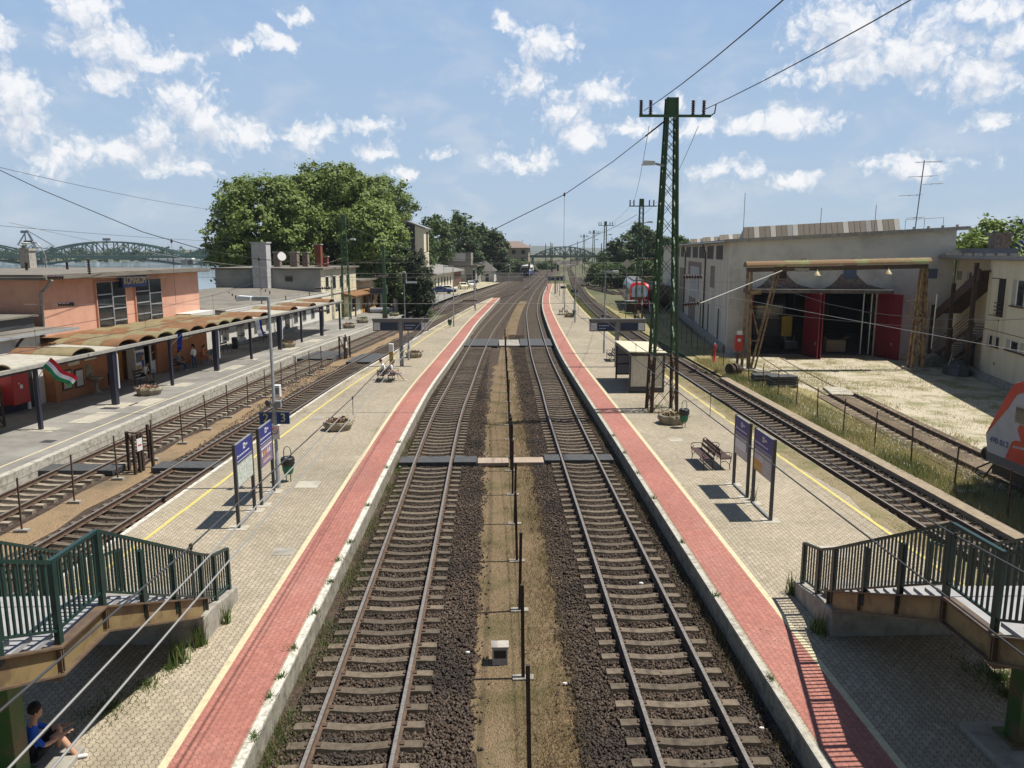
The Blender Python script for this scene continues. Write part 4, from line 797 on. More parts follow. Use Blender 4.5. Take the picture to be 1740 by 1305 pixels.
# ================================================================== lattice masts
def lattice_mast(label, loc, h, wb, wt, rust_h=2.8, arm=1.65, lamp=None, rz=0, group='green lattice catenary masts', bays=15, lat=True, det=True, armz=None):
    t = thing('catenary_mast', label, 'mast', loc, rz, group)
    hw = lambda z: (wb + (wt - wb) * z / h) / 2
    def legs(z0, z1, m, nm):
        for sx in (-1, 1):
            for sy in (-1, 1):
                b = MB(); a0, a1 = hw(z0), hw(z1); L_ = .18 if wb > 1 else .11
                b.beam((sx * a0, sy * a0, z0), (sx * a1, sy * a1, z1), L_, .025, 0, (0, 1, 0)); b.beam((sx * (a0 - .0), sy * a0, z0), (sx * a1, sy * a1, z1), .025, L_, 0, (0, 1, 0)); b.build(nm, m, t)
    if rust_h: legs(0, rust_h, M['mastrust'], 'leg_base')
    legs(rust_h, h, M['green'], 'leg')
    zs = [0]; z = 0
    r = (hw(h) / hw(0)) ** (1 / bays)
    st = [r ** i for i in range(bays)]; sc = (h - .8) / sum(st)
    for s_ in st: zs.append(zs[-1] + s_ * sc)
    b = MB()
    for i, (z0, z1) in enumerate(zip(zs, zs[1:])):
        a0, a1 = hw(z0), hw(z1); m = 1 if z1 < rust_h + .4 and rust_h else 0
        for k in range(4):
            c = [(-1, -1), (1, -1), (1, 1), (-1, 1)][k]; d = [(-1, -1), (1, -1), (1, 1), (-1, 1)][(k + 1) % 4]
            b.beam((c[0] * a0, c[1] * a0, z0), (d[0] * a1, d[1] * a1, z1), .062, .02, m); b.beam((d[0] * a0, d[1] * a0, z0), (c[0] * a1, c[1] * a1, z1), .062, .02, m)
            if i in (0, 2) and rust_h: b.beam((c[0] * a0, c[1] * a0, z0), (d[0] * a0, d[1] * a0, z0), .06, .03, m)
    b.build('bracing', [M['green'], M['mastrust']], t)
    MB().box(-hw(h) - .03, hw(h) + .03, -hw(h) - .03, hw(h) + .03, h - .85, h).build('head_plate', M['green'], t, .01)
    if arm:
        az_ = armz or h - .95
        MB().box(-arm, arm + .25, -hw(h) - .14, -hw(h) - .05, az_, az_ + .12).build('cross_arm', M['green'], t)
        MB().tube([(arm + .22, -hw(h) - .1, az_ + .06), (arm + .42, -hw(h) - .1, az_ + .2), (arm + .48, -hw(h) - .1, az_ + .6)], .035, 6).build('horn', M['green'], t)
        for x in (-arm + .08, -arm + .55, arm - .65, arm - .12):
            pr = []
            for i in range(7): pr += [(.055, i * .1), (.1, i * .1 + .03), (.1, i * .1 + .05), (.05, i * .1 + .08)]
            MB().lathe(pr, (x, -hw(h) - .1, az_ + .12), 10).build('insulator', M['insul'], t)
    if lamp:
        s, lz = lamp; x0 = s * (hw(lz) + .02)
        MB().beam((x0, -hw(lz), lz - .12), (x0 + s * .55, -hw(lz), lz), .1, .1).build('lamp_arm', M['galv'], t)
        b = MB(); xa, xb = x0 + s * .5, x0 + s * 1.15; b.extr([(xa, lz - .08), (xb, lz - .1), (xb - s * .12, lz + .14), (xa, lz + .12)], (0, -hw(lz) - .16, 0), (1, 0, 0), (0, 0, 1), (0, .32, 0)); b.build('lamp_head', M['lampglass'], t, .015)
    return t
lattice_mast('tall green lattice mast with rusty brown feet on the right platform, nearest of all', (8.87, 39.65, ZP), 15.75, 1.32, .42, 2.9, 1.65, (-1, 12.6))
m2 = lattice_mast('green lattice mast with a crossbar top behind the distant red train', (18.2, 96, 0), 15.1, .9, .4, 2.2, 1.55, (1, 12.3), bays=16)
again(m2, (24.2, 168, 0), 0, 'lattice mast with a crossbar top third in the row behind the tall near one'); again(m2, (31, 240, 0), 0, 'lattice mast with a crossbar top fourth in the row, left of the dark trees')
again(m2, (35, 300, 0), 0, 'distant lattice mast with a crossbar top in front of the arched footbridge end')
lattice_mast('green lattice mast at the end of the station canopy in front of the yellow facade', (-18.1, 95.6, ZP), 12.6, .95, .5, 0, 0, (1, 9.7), bays=14)
def plain_mast(label, loc, h, w=.32):
    t = thing('catenary_mast', label, 'mast', loc, 0, 'plain green catenary masts'); b = MB(); b.extr([(-w / 2, 0), (w / 2, 0), (w * .32, h), (-w * .32, h)], (0, -.14, 0), (1, 0, 0), (0, 0, 1), (0, .28, 0)); b.build('column', M['green'], t, .01)
    MB().box(-w * .6, w * .6, -.18, .18, 0, .9).build('base', M['mastrust'], t); MB().box(w * .3, w * .3 + .2, -.1, .1, 4.2, 4.5).build('bracket', M['galv'], t); return t
pm = plain_mast('plain green mast in front of the dark conifers by the station platform end', (-13.3, 95, .2), 9.3, .5)
for x, y, h, lab in ((-8.6, 214, 1.35, 'thin green mast with a lamp near the far hip roofed hut'), (3.5, 290, 1.3, 'thin mast just left of the far footbridge'), (25, 330, 1.3, 'thin mast at the right end of the far footbridge'), (-3, 330, 1.25, 'thin mast in front of the far beige apartment house'),
    (18, 380, 1.3, 'thin mast seen behind the middle of the far footbridge'), (37, 190, 1.2, 'thin green mast in front of the right hand trees'), (44, 215, 1.2, 'thin green mast among the right hand trees'), (8, 420, 1.35, 'thin mast behind the left part of the far footbridge'), (42, 420, 1.3, 'thin mast right of the far footbridge arch')):
    c = again(pm, (x, y, 0), 0, lab); c.scale = (1, 1, h)
# ================================================================== engine shed
M['dullglass'] = mat('dusty_dark_glass', (.022, .028, .033), .5, (.05, .055, .06), 2, spec=.15)
M['shedwall'] = mat('stained_grey_render', (.72, .705, .65), .92, (.50, .485, .43), .5, .38, .72, bump=.25, bsc=8, col3=(.76, .74, .68), sc3=.22)
M['shedside'] = mat('beige_grey_render', (.64, .595, .505), .92, (.43, .39, .32), 1.2, .4, .75, bump=.25, bsc=8, streak=True)
M['brick'] = mat('exposed_brick', (.20, .10, .075), .9, (.26, .235, .21), 5, .35, .6, bump=.6, bsc=30)
M['roofgrey'] = mat('bitumen_roof', (.20, .19, .175), .9, (.13, .125, .115), 1.5)
M['fascia'] = mat('pale_roof_edge', (.46, .43, .38), .8, (.3, .28, .25), 4)
M['poly_brown'] = mat('brown_skylight_sheet', (.155, .128, .097), .5, (.115, .095, .072), 9, streak=True); M['poly_pale'] = mat('pale_skylight_sheet', (.42, .41, .385), .4); M['poly_mid'] = mat('grey_skylight_sheet', (.27, .265, .255), .4)
M['doorred'] = mat('dark_red_door', (.15, .009, .02), .5, (.10, .008, .014), 2.5, .45, .75)
M['interior'] = mat('shade_black_interior', (.02, .018, .016), .95); M['ifloor'] = mat('shed_floor', (.15, .145, .13), .9, (.09, .085, .08), 1.5)  # near-black puts the shade inside shed and openings into the colour
SHA = math.atan2(-.143, .99)
t = thing('engine_shed', 'large grey rendered engine shed with two open red door bays and ribbed skylights', 'engine shed', (20.0, 65.2, .08), SHA)
H0, H1 = 9.45, 10.4; LX = 17.8; LY = 76
ht = lambda x: H0 + (H1 - H0) * x / LX
def fw(poly, m, nm, y0=0, th=.4): b = MB(); b.extr(poly, (0, y0, 0), (1, 0, 0), (0, 0, 1), (0, th, 0)); return b.build(nm, m, t)
b = MB()
for poly in ([(0, -.3), (1.95, -.3), (1.95, 5.35), (0, 5.35)], [(0, 5.35), (LX, 5.35), (LX, ht(LX)), (0, ht(0))], [(12.1, -.3), (LX, -.3), (LX, 5.35), (12.1, 5.35)], [(6.75, -.3), (7.55, -.3), (7.55, 5.35), (6.75, 5.35)]): b.extr(poly, (0, 0, 0), (1, 0, 0), (0, 0, 1), (0, .4, 0))
b.build('front_wall', M['shedwall'], t)
MB().box(0, .4, .402, LY, -.3, H0 - .02).build('side_wall', M['shedside'], t); MB().box(LX - .4, LX, .402, LY, -.3, H1 - .1).build('far_side_wall', M['shedwall'], t); MB().box(.402, LX - .402, LY - .4, LY, -.3, H0).build('rear_wall', M['shedwall'], t)
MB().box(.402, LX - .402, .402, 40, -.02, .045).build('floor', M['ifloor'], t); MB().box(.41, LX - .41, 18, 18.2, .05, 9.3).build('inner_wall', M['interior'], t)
b = MB(); b.extr([(-.45, ht(-.45) + .01), (LX + .8, ht(LX + .8) + .01), (LX + .8, ht(LX + .8) + .24), (-.45, ht(-.45) + .24)], (0, -.35, 0), (1, 0, 0), (0, 0, 1), (0, LY + .7, 0)); b.build('roof', [M['roofgrey']], t)
b = MB(); b.extr([(-.5, ht(-.5) - .03), (LX + .85, ht(LX + .85) - .03), (LX + .85, ht(LX + .85) + .27), (-.5, ht(-.5) + .27)], (0, -.4, 0), (1, 0, 0), (0, 0, 1), (0, .06, 0)); b.build('roof_edge', M['fascia'], t)
MB().tube([(-.52, -.3, H0 + .05), (-.52, LY, H0 + .05)], .09, 6).build('gutter', M['grey'], t)
for k, y0 in enumerate((1.2, 15, 29, 43)):                        # skylight monitors
    b = MB(); x0, x1 = 1.2, 13.9; n = 28; hk = .98 if k == 0 else .62; zz = lambda x: ht(x) + .24
    for i in range(n):
        xa, xb = x0 + (x1 - x0) * i / n, x0 + (x1 - x0) * (i + 1) / n - .03; m = 0 if i not in (2, 5, 8, 9, 18, 22, 24, 27) else (1 if i in (2, 5, 9, 18, 27, 24) else 2)
        b.add([(xa, y0, zz(xa)), (xb, y0, zz(xb)), (xb, y0 + .55, zz(xb) + hk), (xa, y0 + .55, zz(xa) + hk), (xa, y0 + .04, zz(xa)), (xb, y0 + .04, zz(xb)), (xb, y0 + .59, zz(xb) + hk), (xa, y0 + .59, zz(xa) + hk)], [(0, 1, 2, 3), (7, 6, 5, 4), (0, 4, 5, 1), (3, 2, 6, 7), (0, 3, 7, 4), (1, 5, 6, 2)], m)
    b.build('skylight', [M['poly_brown'], M['poly_pale'], M['poly_mid']], t)
    b = MB(); b.extr([(y0 + .1, 0), (y0 + .6, hk - .02), (y0 + 3.2, 0)], (x0 + .1, 0, zz(x0 + .1)), (0, 1, 0), (0, 0, 1), (x1 - x0 - .2, 0, zz(x1) - zz(x0))); b.build('skylight_back', M['poly_mid'], t)
b = MB(); b.extr([(1.2, 5.3), (12.9, 5.3), (12.9, 5.6), (1.2, 5.62)], (0, -1.25, 0), (1, 0, 0), (0, 0, 1), (0, 1.248, 0)); b.build('door_canopy', mat('dirty_canopy_concrete', (.16, .15, .13), .9, (.09, .085, .075), 2), t, .02)
def leaf(x, ang, w=2.75, s=1):
    b = MB(); b.box(0, w, -.05, .05, .03, 5.3); b.box(.08, w - .08, -.06, .06, 2.6, 2.72); b.box(w * .48, w * .52, -.062, .062, .1, 5.2)
    o = b.build('door_leaf', M['doorred'], t); o.location = (x, -.05, 0); o.rotation_euler = (0, 0, R(ang)); h = MB(); h.box(w * .7, w * .74, -.1, .1, 1.1, 1.35); h.build('door_handle', M['grey'], o); return o
leaf(1.93, -99); leaf(6.3, -73); leaf(7.5, -104); leaf(12.12, -68)
for x0, x1, w in ((2.6, 5.9, 'left'), (8.1, 11.6, 'right')):      # bare brick flares above the doors
    xm = (x0 + x1) / 2 - .1; b = MB(); b.extr([(x0 - .4, 5.63), (x1 + 1.0, 5.63), (xm + 1.4, 6.0), (xm + .8, 6.5), (xm + .5, 6.85), (xm - .7, 6.85), (xm - 1.0, 6.4), (xm - 1.5, 5.9)], (0, -.02, 0), (1, 0, 0), (0, 0, 1), (0, .018, 0)); b.build('bare_brick_patch', M['brick'], t)
    MB().box(xm - .55, xm + .5, -.035, -.022, 6.45, 7.6).build('louvre', M['rustdark'] if w == 'left' else M['lblue'] if 'lblue' in M else mat('faded_blue_louvre', (.12, .16, .22), .7), t)
for x in (15.7,): MB().box(x, x + .9, -.02, -.003, 6.5, 7.3).build('louvre', mat('faded_blue_panel', (.13, .17, .24), .7), t)
for y0, y1 in ((4.3, 8.2), (10.4, 14.6), (17.2, 21.7), (23.5, 28.2), (30.9, 35.7), (38.8, 42.8), (45.5, 51)):     # clerestory windows of the long side
    b = MB(); b.box(-.03, .0, y0 - .1, y1 + .1, 7.9, 9.28); f = b.build('window', M['fascia'], t); n = 6
    g = MB(); g.box(-.045, -.032, y0, y1, 7.98, 9.2); g.build('pane', M['dullglass'], f); g = MB()
    for i in range(n + 1): y = y0 + (y1 - y0) * i / n; g.box(-.058, -.046, y - .04, y + .04, 7.98, 9.2)
    for z in (8.4, 8.8): g.box(-.055, -.046, y0, y1, z - .03, z + .03)
    g.build('window_bar', M['rust'], f)
for y in (5.4, 12.5, 18.8):
    MB().box(-.02, .0, y - .42, y + .42, .6, 3.5).build('slit_window', M['dullglass'], t)
MB().box(-.05, 0, 21.2, 30, 3.4, 6.95).build('boarded_opening', mat('peeling_white_board', (.55, .56, .58), .8, (.25, .26, .28), 4, .4, .65, streak=True), t)
MB().box(-.05, 0, 45, 50.2, 3.4, 5.0).build('notice_board', M['paper'], t)
MB().box(-.025, 0, 19.5, 33, 5.9, 7.5).build('bare_brick_patch', M['brick'], t); MB().box(-.025, 0, 24, 31, .3, 3.3).build('bare_brick_patch', M['brick'], t); MB().box(-.025, 0, 9, 12, 5.2, 7.3).build('bare_brick_patch', M['brick'], t); MB().box(-.025, 0, 38, 44, .5, 6.5).build('bare_brick_patch', M['brick'], t)
MB().box(-.3, 0, .5, LY, -.3, .7).build('plinth', M['concrete'], t)
for y in (15.5, 36):
    MB().tube([(-.5, y, H0), (-.3, y, H0 - .5), (-.12, y, H0 - .9), (-.12, y, 0)], .08, 6).build('downpipe', M['rust'], t)
for x in (1.0, 7.2, 11.5): MB().tube([(x, .3, ht(x)), (x, .3, ht(x) + 2.4 + (x == 1) * 1.6)], .025, 5).build('lightning_rod', M['grey'], t)
for i in range(4): x = 14.4 + i * 1.1; MB().obox((x, -.2, ht(x) + .34), .12, .25, .2).build('roof_bracket', M['fascia'], t)
b = MB()
for x in (14.5, 16, 17.5): b.tube([(x, 2, ht(x) + .2), (x, 2, ht(x) + 1.1)], .02, 4)
b.tube([(14.5, 2, ht(14.5) + 1.1), (17.5, 2, ht(17.5) + 1.1)], .02, 4); b.build('roof_guard_rail', M['grey'], t)
# aerial on the shed roof
SX = Matrix.Translation((20, 65.2, .08)) @ Matrix.Rotation(SHA, 4, 'Z')
p = SX @ Vector((14.9, .9, ht(15) + .25)); t = thing('roof_aerial', 'tall television aerial with several cross dipoles on the shed roof', 'aerial', p, SHA)
MB().tube([(0, 0, 0), (.25, 0, 5.5)], .045, 6).build('pole', M['grey'], t)
for z, a, c in ((5.35, -.7, 1.4), (4.2, -1.1, 1.2), (3.6, 0.1, 1.7), (2.7, -1.6, 0.2), (.9, -.8, .6)):
    b = MB(); x = z * .045; b.tube([(x + a, 0, z), (x + c, 0, z + .08)], .022, 5); n = 12 if z > 5 else 3
    for i in range(n): q = a + (c - a) * (i + .3) / n; b.tube([(x + q, -.22, z), (x + q, .22, z)], .014, 4)
    b.build('dipole', M['grey'], t)
# things inside the shed
def inside(x, y, z=.13): p = SX @ Vector((x, y, z)); return p
t = thing('stabled_railcar', 'dark railcar standing inside the left bay of the shed', 'railcar', inside(4.3, 4.2), SHA); MB().extr([(0, 1.0), (0, 3.9), (.6, 4.7), (9, 4.7), (9, 1.0)], (-1.4, 0, 0), (0, 1, 0), (0, 0, 1), (2.8, 0, 0)).build('body', mat('dark_blue_grey_railcar', (.05, .055, .07), .5), t, .08); MB().box(-1.15, 1.15, -.02, 0, 2.6, 3.8).build('windscreen_frame', M['grey'], t); MB().box(-1.0, 1.0, -.035, -.022, 2.7, 3.7).build('windscreen', M['glass'], t); MB().box(-1.3, 1.3, .2, 8, .2, 1.0).build('underframe', M['black'], t)
t = thing('yellow_cabinet', 'yellow panel cabinet standing inside the left bay', 'cabinet', inside(5.7, 3.4), SHA); MB().box(-.45, .45, 0, .3, 1.1, 2.9).build('cabinet', mat('yellow_cabinet_paint', (.5, .34, .03), .5), t, .02); MB().box(-.4, .4, .05, .25, 0, 1.1).build('stand', M['black'], t)
t = thing('shop_trolley', 'low dark trolley with chrome handles in the left bay', 'trolley', inside(5.75, 2.0), SHA); MB().box(-.55, .55, -.3, .3, .2, .8).build('body', M['darkgrey'], t, .04); MB().box(-.5, .5, -.27, .27, .8, .84).build('tray', M['galv'], t)
for x in (-.45, .3): MB().tube([(x, 0, .84), (x, 0, 1.3)], .03).build('handle', M['galv'], t)
for x in (-.42, .42): MB().lathe([(.1, 0), (.1, .06)], (x, -.33, .1), 10).build('wheel', M['tyre'], t)
t = thing('crate_pile', 'open cardboard crate on the floor of the right bay', 'crate', inside(9.5, 2.1), SHA); b = MB(); b.box(-.8, .8, -.5, .5, 0, 1.0); b.build('box', mat('cardboard', (.36, .28, .19), .9), t, .01)
for x, a in ((-.8, 40), (.78, -25)): o = MB().box(-.4, .4, -.5, .5, -.01, .01).build('flap', mat('cardboard_flap', (.33, .26, .18), .9), t); o.location = (x, 0, 1.12); o.rotation_euler = (0, R(a), 0)
for x, z0 in ((11.2, 0), (11.9, 0)): pass
t = thing('steel_prop', 'pair of white painted door props in the right bay', 'prop', inside(11.5, .6), SHA); 
for x in (-.3, .35): MB().tube([(x, 0, -.05), (x, 0, 5.2)], .05, 6).build('prop', M['paper'], t)
# ================================================================== gantry crane
M['gantry'] = mat('flaking_ochre_paint', (.36, .25, .115), .75, (.15, .08, .045), 2.6, .40, .62, streak=False); M['gantrytop'] = mat('rusty_green_cover', (.20, .115, .05), .75, (.20, .21, .075), .9, .5, .62)
t = thing('gantry_crane', 'rusty ochre gantry frame standing in front of the red shed doors', 'gantry', (18.6, 55.9, .1)); GX = 12.8
b = MB(); pr = [(-.42 * math.cos(a), 7.55 + .42 * math.sin(a)) for a in [i * math.pi / 8 for i in range(9)]]; b.extr(pr, (-.35, 0, 0), (0, 1, 0), (0, 0, 1), (GX + .7, 0, .28)); b.build('beam_cover', M['gantrytop'], t)
b = MB(); b.beam((-.2, 0, 7.36), (GX + .2, 0, 7.62), .4, .3); b.build('beam', M['girderdark'], t)
for sx in (-.28, .28): MB().beam((sx - .0, sx * .6, 0), (sx * .6, sx * .4, 7.3), .17, .17).build('leg', M['gantry'], t)
MB().beam((.18, -.5, 0), (.1, -.2, 5.6), .12, .2).build('leg', M['gantry'], t)
MB().beam((.45, 0, .1), (1.95, 0, 7.35), .14, .14).build('strut', M['gantry'], t); MB().beam((.75, 0, .1), (2.2, 0, 7.35), .1, .1).build('strut', M['gantry'], t)
MB().beam((.15, 0, 2.2), (.95, 0, 2.2), .1, .1).build('tie', M['gantry'], t); MB().beam((.1, 0, 4.7), (1.5, 0, 4.7), .1, .1).build('tie', M['gantry'], t); MB().beam((.1, 0, 5.3), (1.0, 0, 2.2), .08, .08).build('tie', M['gantry'], t); MB().box(-.1, .9, -.1, .1, 5.6, 5.9).build('tie', M['gantry'], t)
for sx, sy in ((-.42, -.3), (.42, -.3), (-.42, .3), (.42, .3)): MB().beam((GX + sx, sy, 0), (GX + sx * .35, sy * .4, 7.5), .15, .15).build('leg', M['gantry'], t)
b = MB()
for i, (z0, z1) in enumerate(((.3, 1.6), (1.6, 2.8), (2.8, 3.8), (3.8, 4.6), (4.6, 5.6))):
    q0, q1 = 1 - .65 * z0 / 7.5, 1 - .65 * z1 / 7.5; s = 1 if i % 2 else -1
    for f in (-1, 1): b.beam((GX + s * .42 * q0, f * .3 * q0, z0), (GX - s * .42 * q1, f * .3 * q1, z1), .07, .07)
b.build('bracing', M['gantry'], t)
for z in (3.9, 5.1): 
    b = MB(); b.beam((GX - .95, -.45, z), (GX + .35, -.45, z), .06, .06); b.beam((GX - .95, .3, z), (GX + .35, .3, z), .06, .06); b.build('cage_rail', M['gantry'], t)
for x, y in ((-.95, -.45), (.35, -.45), (-.3, -.45)): MB().beam((GX + x, y, 3.9), (GX + x, y, 5.1), .05, .05).build('cage_post', M['gantry'], t)
MB().tube([(GX + .9, -.3, 1.6), (GX + .95, -.3, 5.6)], .04, 6).build('ladder_pole', M['paper'], t)
for x in (4.75, 9.95):
    z = 7.3 + .26 * x / GX; MB().lathe([(.03, .0), (.04, -.12), (.1, -.16), (.26, -.42), (.27, -.44)][::-1], (x, -.45, z), 14).build('pendant_lamp', M['lampcream'] if 'lampcream' in M else mat('cream_lamp_shade', (.5, .42, .24), .5), t); MB().beam((x, -.45, z), (x, -.2, z + .1), .04, .04).build('bracket', M['rust'], t)
MB().box(3.2, 4.25, -.24, -.21, 7.22, 7.5).build('load_plate', M['fascia'], t)
for x in (3.7, 7.3): MB().tube([(x, 0, 7.98), (x + .1, 0, 8.15), (x + .35, 0, 8.2), (x + .35, 0, 8.02)], .025, 5).build('lifting_eye', M['rustdark'], t)
for x in (0, GX): MB().box(x - .7, x + .7, -.7, .7, -.1, .18).build('foot', M['concrete'], t, .03)
t = thing('fire_box', 'red hydrant cabinet with a white top fixed beside the left gantry leg', 'cabinet', (17.95, 55.6, .1)); MB().box(-.27, .27, -.15, .15, 1.5, 2.65).build('cabinet', M['red'], t, .02); MB().box(-.2, .2, -.17, -.15, 2.7, 3.0).build('sign', M['paper'], t); MB().box(-.12, .12, -.16, -.152, 2.2, 2.4).build('mark', M['paper'], t); MB().box(-.06, .06, -.05, .05, -.1, 1.5).build('post', M['rust'], t)
t = thing('fire_hydrant', 'slim red hydrant post in the shade beside the shed wall', 'hydrant', (17.6, 60.3, .05)); MB().lathe([(.14, 0), (.14, .08), (.1, .1), (.1, 1.15), (.13, 1.2), (.13, 1.35), (.07, 1.45)], n=10).build('body', M['red'], t); MB().box(-.05, .05, -.05, .05, 1.45, 1.55).build('cap', M['paper'], t)
t = thing('wheelset', 'dark rusty wheelset lying beside the track near the gantry', 'wheelset', (17.25, 53.9, .1), R(28))
for x, r in ((-.5, .42), (-.32, .36), (-.12, .42), (.1, .4), (.32, .34)): MB().tube([(x - .07, 0, r), (x + .07, 0, r)], [r, r], 18, smooth=False).build('disc', M['rustdark'], t)
MB().tube([(-.7, 0, .4), (.75, 0, .38)], .11, 10).build('axle', M['rust'], t); MB().tube([(.75, 0, .38), (1.0, 0, .36)], .13, 10).build('axle_end', M['galv'], t)
for x, y, r, lab in ((18.75, 48.9, .05, 'black stack of rubber panels in the grass, the nearer pile'), (18.3, 50.6, -.1, 'lower black stack of panels just behind the nearer pile')):
    t = thing('panel_stack', lab, 'stack', (x, y, .08), r, 'stacks of black panels by the gantry')
    for i in range(4 if y < 50 else 3): MB().obox((RNG.normal(0, .03), RNG.normal(0, .03), .12 + i * .19), 1.75, 1.0, .15, RNG.normal(0, .03)).build('panel', M['rubber'], t, .02)
t = thing('concrete_block', 'grey concrete block in the weeds near the gantry foot', 'block', (18.9, 53.1, .08), .2); MB().box(-.55, .55, -.3, .3, 0, .45).build('block', M['concrete'], t, .03); MB().box(-.3, .3, -.2, .2, .45, .5).build('lid', M['concrete'], t)
t = thing('track_slab', 'cracked concrete slab set between the siding rails', 'slab', (21.6, 46.9, .1), -.2)
for y in (-.9, .05, .95): MB().box(-.66, .66, y - .43, y + .43, .0, .1).build('slab_panel', M['patch'], t, .02)
t = thing('buffer_post', 'broken concrete lump beside the shed wall at the right of the doors', 'rubble', (35.6, 60.6, .1), .4); MB().lathe([(.8, 0), (.7, .4), (.3, .6)], n=7, smooth=False).build('lump', M['concrete'], t)
# ================================================================== wire fence along the siding
def fence(label, pts, h, gap, post='rust', wires=(.5, .95), group=None, foot=True, pr=.028):
    t = thing('wire_fence', label, 'fence', group=group); pl = spline(pts, .5); acc = 0; nxt = 0; P = []
    for a, c in zip(pl, pl[1:]):
        d = (c - a).length
        while nxt <= acc + d: q = a + (c - a) * ((nxt - acc) / d); P.append(q); nxt += gap
        acc += d
    z0 = pts[0][2] if len(pts[0]) > 2 else 0
    for p in P:
        b = MB(); b.box(-pr, pr, -pr, pr, -.1, h); o = b.build('post', M[post], t); o.location = (p.x, p.y, z0); o.rotation_euler = (RNG.normal(0, .015), RNG.normal(0, .015), 0)
        if foot: f = MB().box(-.22, .22, -.1, .1, -.06, .05).build('post_foot', M['concrete'], o)
    for w in wires:
        b = MB(); b.tube([(p.x, p.y, z0 + h * w - .03 * (i % 2)) for i, p in enumerate(P)], .008, 4); b.build('wire', M['rust'], t)
    return t
fence('thin rusty post fence along the meadow between the side track and the siding', [(17.1, 18.0, .02), (17.1, 24.4), (17.15, 31), (17.1, 40), (17.3, 47.2), (17.5, 53), (17.6, 62), (18.6, 74), (20, 88), (21.5, 104)], 1.72, 3.05, pr=.022)
fence('thin rusty post fence on the tan soil between the first and second track', [(-15.25, 21.0, -.02), (-15.0, 26), (-14.75, 30), (-14.5, 35), (-14.3, 41), (-13.7, 50), (-12.9, 59)], 1.75, 2.85, wires=(.97,), pr=.022)
# middle fence: thin posts in a row seen almost end on
fence('row of thin rusty posts standing on the dry grass between the two middle tracks', [(.58, 8.7, -.08), (.6, 15), (.66, 21), (.7, 30.4)], 2.1, 3.1, post='rustdark', wires=(), pr=.036)
fence('row of thin rusty posts on the dry grass beyond the narrow concrete crossing', [(.74, 32.6, -.08), (.85, 45), (1.08, 71)], 1.9, 3.1, post='rustdark', wires=(), pr=.034)
t = thing('gate_posts', 'pair of brown gate posts at the concrete slab between the middle tracks', 'gate')
for y in (31.0, 32.3): o = MB().box(-.06, .06, -.06, .06, -.1, 1.85).build('gate_post', M['rustdark'], t); o.location = (.74, y, ZB)
MB().box(.71, .77, 31.05, 31.1, .2, .3).build('latch', M['rust'], t)
t = thing('cable_box', 'pale grey metal box with a dark opening on the grass strip in the foreground', 'box', (.12, 15.55, ZB)); MB().box(-.17, .17, -.13, .13, 0, .42).build('body', M['palebox'] if 'palebox' in M else mat('pale_grey_box', (.42, .42, .42), .7, (.3, .3, .3), 8), t, .01); MB().box(-.13, .13, -.136, -.131, .18, .36).build('opening', M['black'], t); MB().box(-.19, .19, -.15, .15, .42, .45).build('lid', M['fascia'], t)
for y, x in ((5, 0),): pass
t = thing('cable_box', 'small pale box with a dark front beside the thin fence near the second track', 'box', (-13.3, 46.9, -.05)); MB().box(-.2, .2, -.2, .2, 0, .75).build('body', M['paper'], t, .02); MB().box(-.22, -.2, -.15, .15, .15, .6).build('cover', M['grey'], t); MB().box(-.15, .15, -.215, -.2, .2, .6).build('opening', M['grey'], t)
# brown gate frame over the station foot crossing, and the second one further on
def gate(label, loc, rz, h=1.6, sign=True):
    t = thing('crossing_gate', label, 'gate', loc, rz, 'brown steel crossing gates')
    for x, y in ((-.55, -.35), (-.25, -.35), (.55, -.35), (1.3, .35)): MB().box(x - .05, x + .05, y - .05, y + .05, -.1, h).build('post', M['rustdark'], t)
    for y in (-.3, .35): MB().box(-.05, .05, y - .05, y + .05, -.1, h).build('post', M['rustdark'], t)
    b = MB(); b.beam((-.55, -.35, .1), (1.3, .35, .1), .06, .06); b.beam((-.55, -.35, h - .05), (.0, -.3, h - .05), .06, .06); b.beam((0, -.3, .1), (0, .35, h), .05, .05); b.beam((0, -.3, h - .05), (0, .35, h - .05), .05, .05); b.beam((.55, -.35, h), (1.9, .8, .1), .04, .04); b.build('frame', M['rustdark'], t)
    if sign: MB().box(-.42, -.1, -.42, -.4, .9, 1.4).build('notice', M['paper'], t); MB().box(-.36, -.16, -.424, -.421, 1.1, 1.16).build('notice_text', M['red'], t)
    return t
gate('brown steel gate with a white notice at the nearer station foot crossing', (-14.65, 30.9, -.05), 1.35); gate('brown steel gate with a big white sign at the farther station crossing', (-12.6, 64.5, -.05), 1.35, 1.8)
# ================================================================== right hand depot building
M['depot'] = mat('cream_depot_render', (.66, .60, .455), .92, (.52, .46, .34), 1.0, .4, .75, bump=.2, bsc=10, streak=True); M['brownsteel'] = mat('brown_stair_steel', (.075, .045, .032), .65, (.05, .032, .025), 4)
bd = Vector((-.235, -.972, 0)).normalized(); BA = math.atan2(bd.y, bd.x)      # local x runs towards the camera along the facade
t = thing('depot_building', 'cream two storey depot building at the right edge with small windows', 'building', (34.45, 53.1, .1), BA)
MB().box(0, 24, 0, 12, -.3, 8.1).build('wall', M['depot'], t); MB().box(-11, -.002, 1.3, 12, -.3, 8.05).build('recessed_wall', M['depot'], t)
MB().box(-11.4, 24.4, -.35, 12.4, 8.102, 8.32).build('roof', M['roofgrey'], t)
MB().box(-11.4, 24.4, -.42, -.36, 8.14, 8.4).build('roof_edge', M['grey'], t); MB().box(-11.3, -3.5, 1.1, 3, 8.325, 8.9).build('parapet', mat('blue_grey_flashing', (.13, .15, .19), .5), t)
for i in range(16): MB().obox((-10.5 + i * 2.1, -.1, 8.44), .12, .5, .24).build('snow_guard', M['fascia'], t)
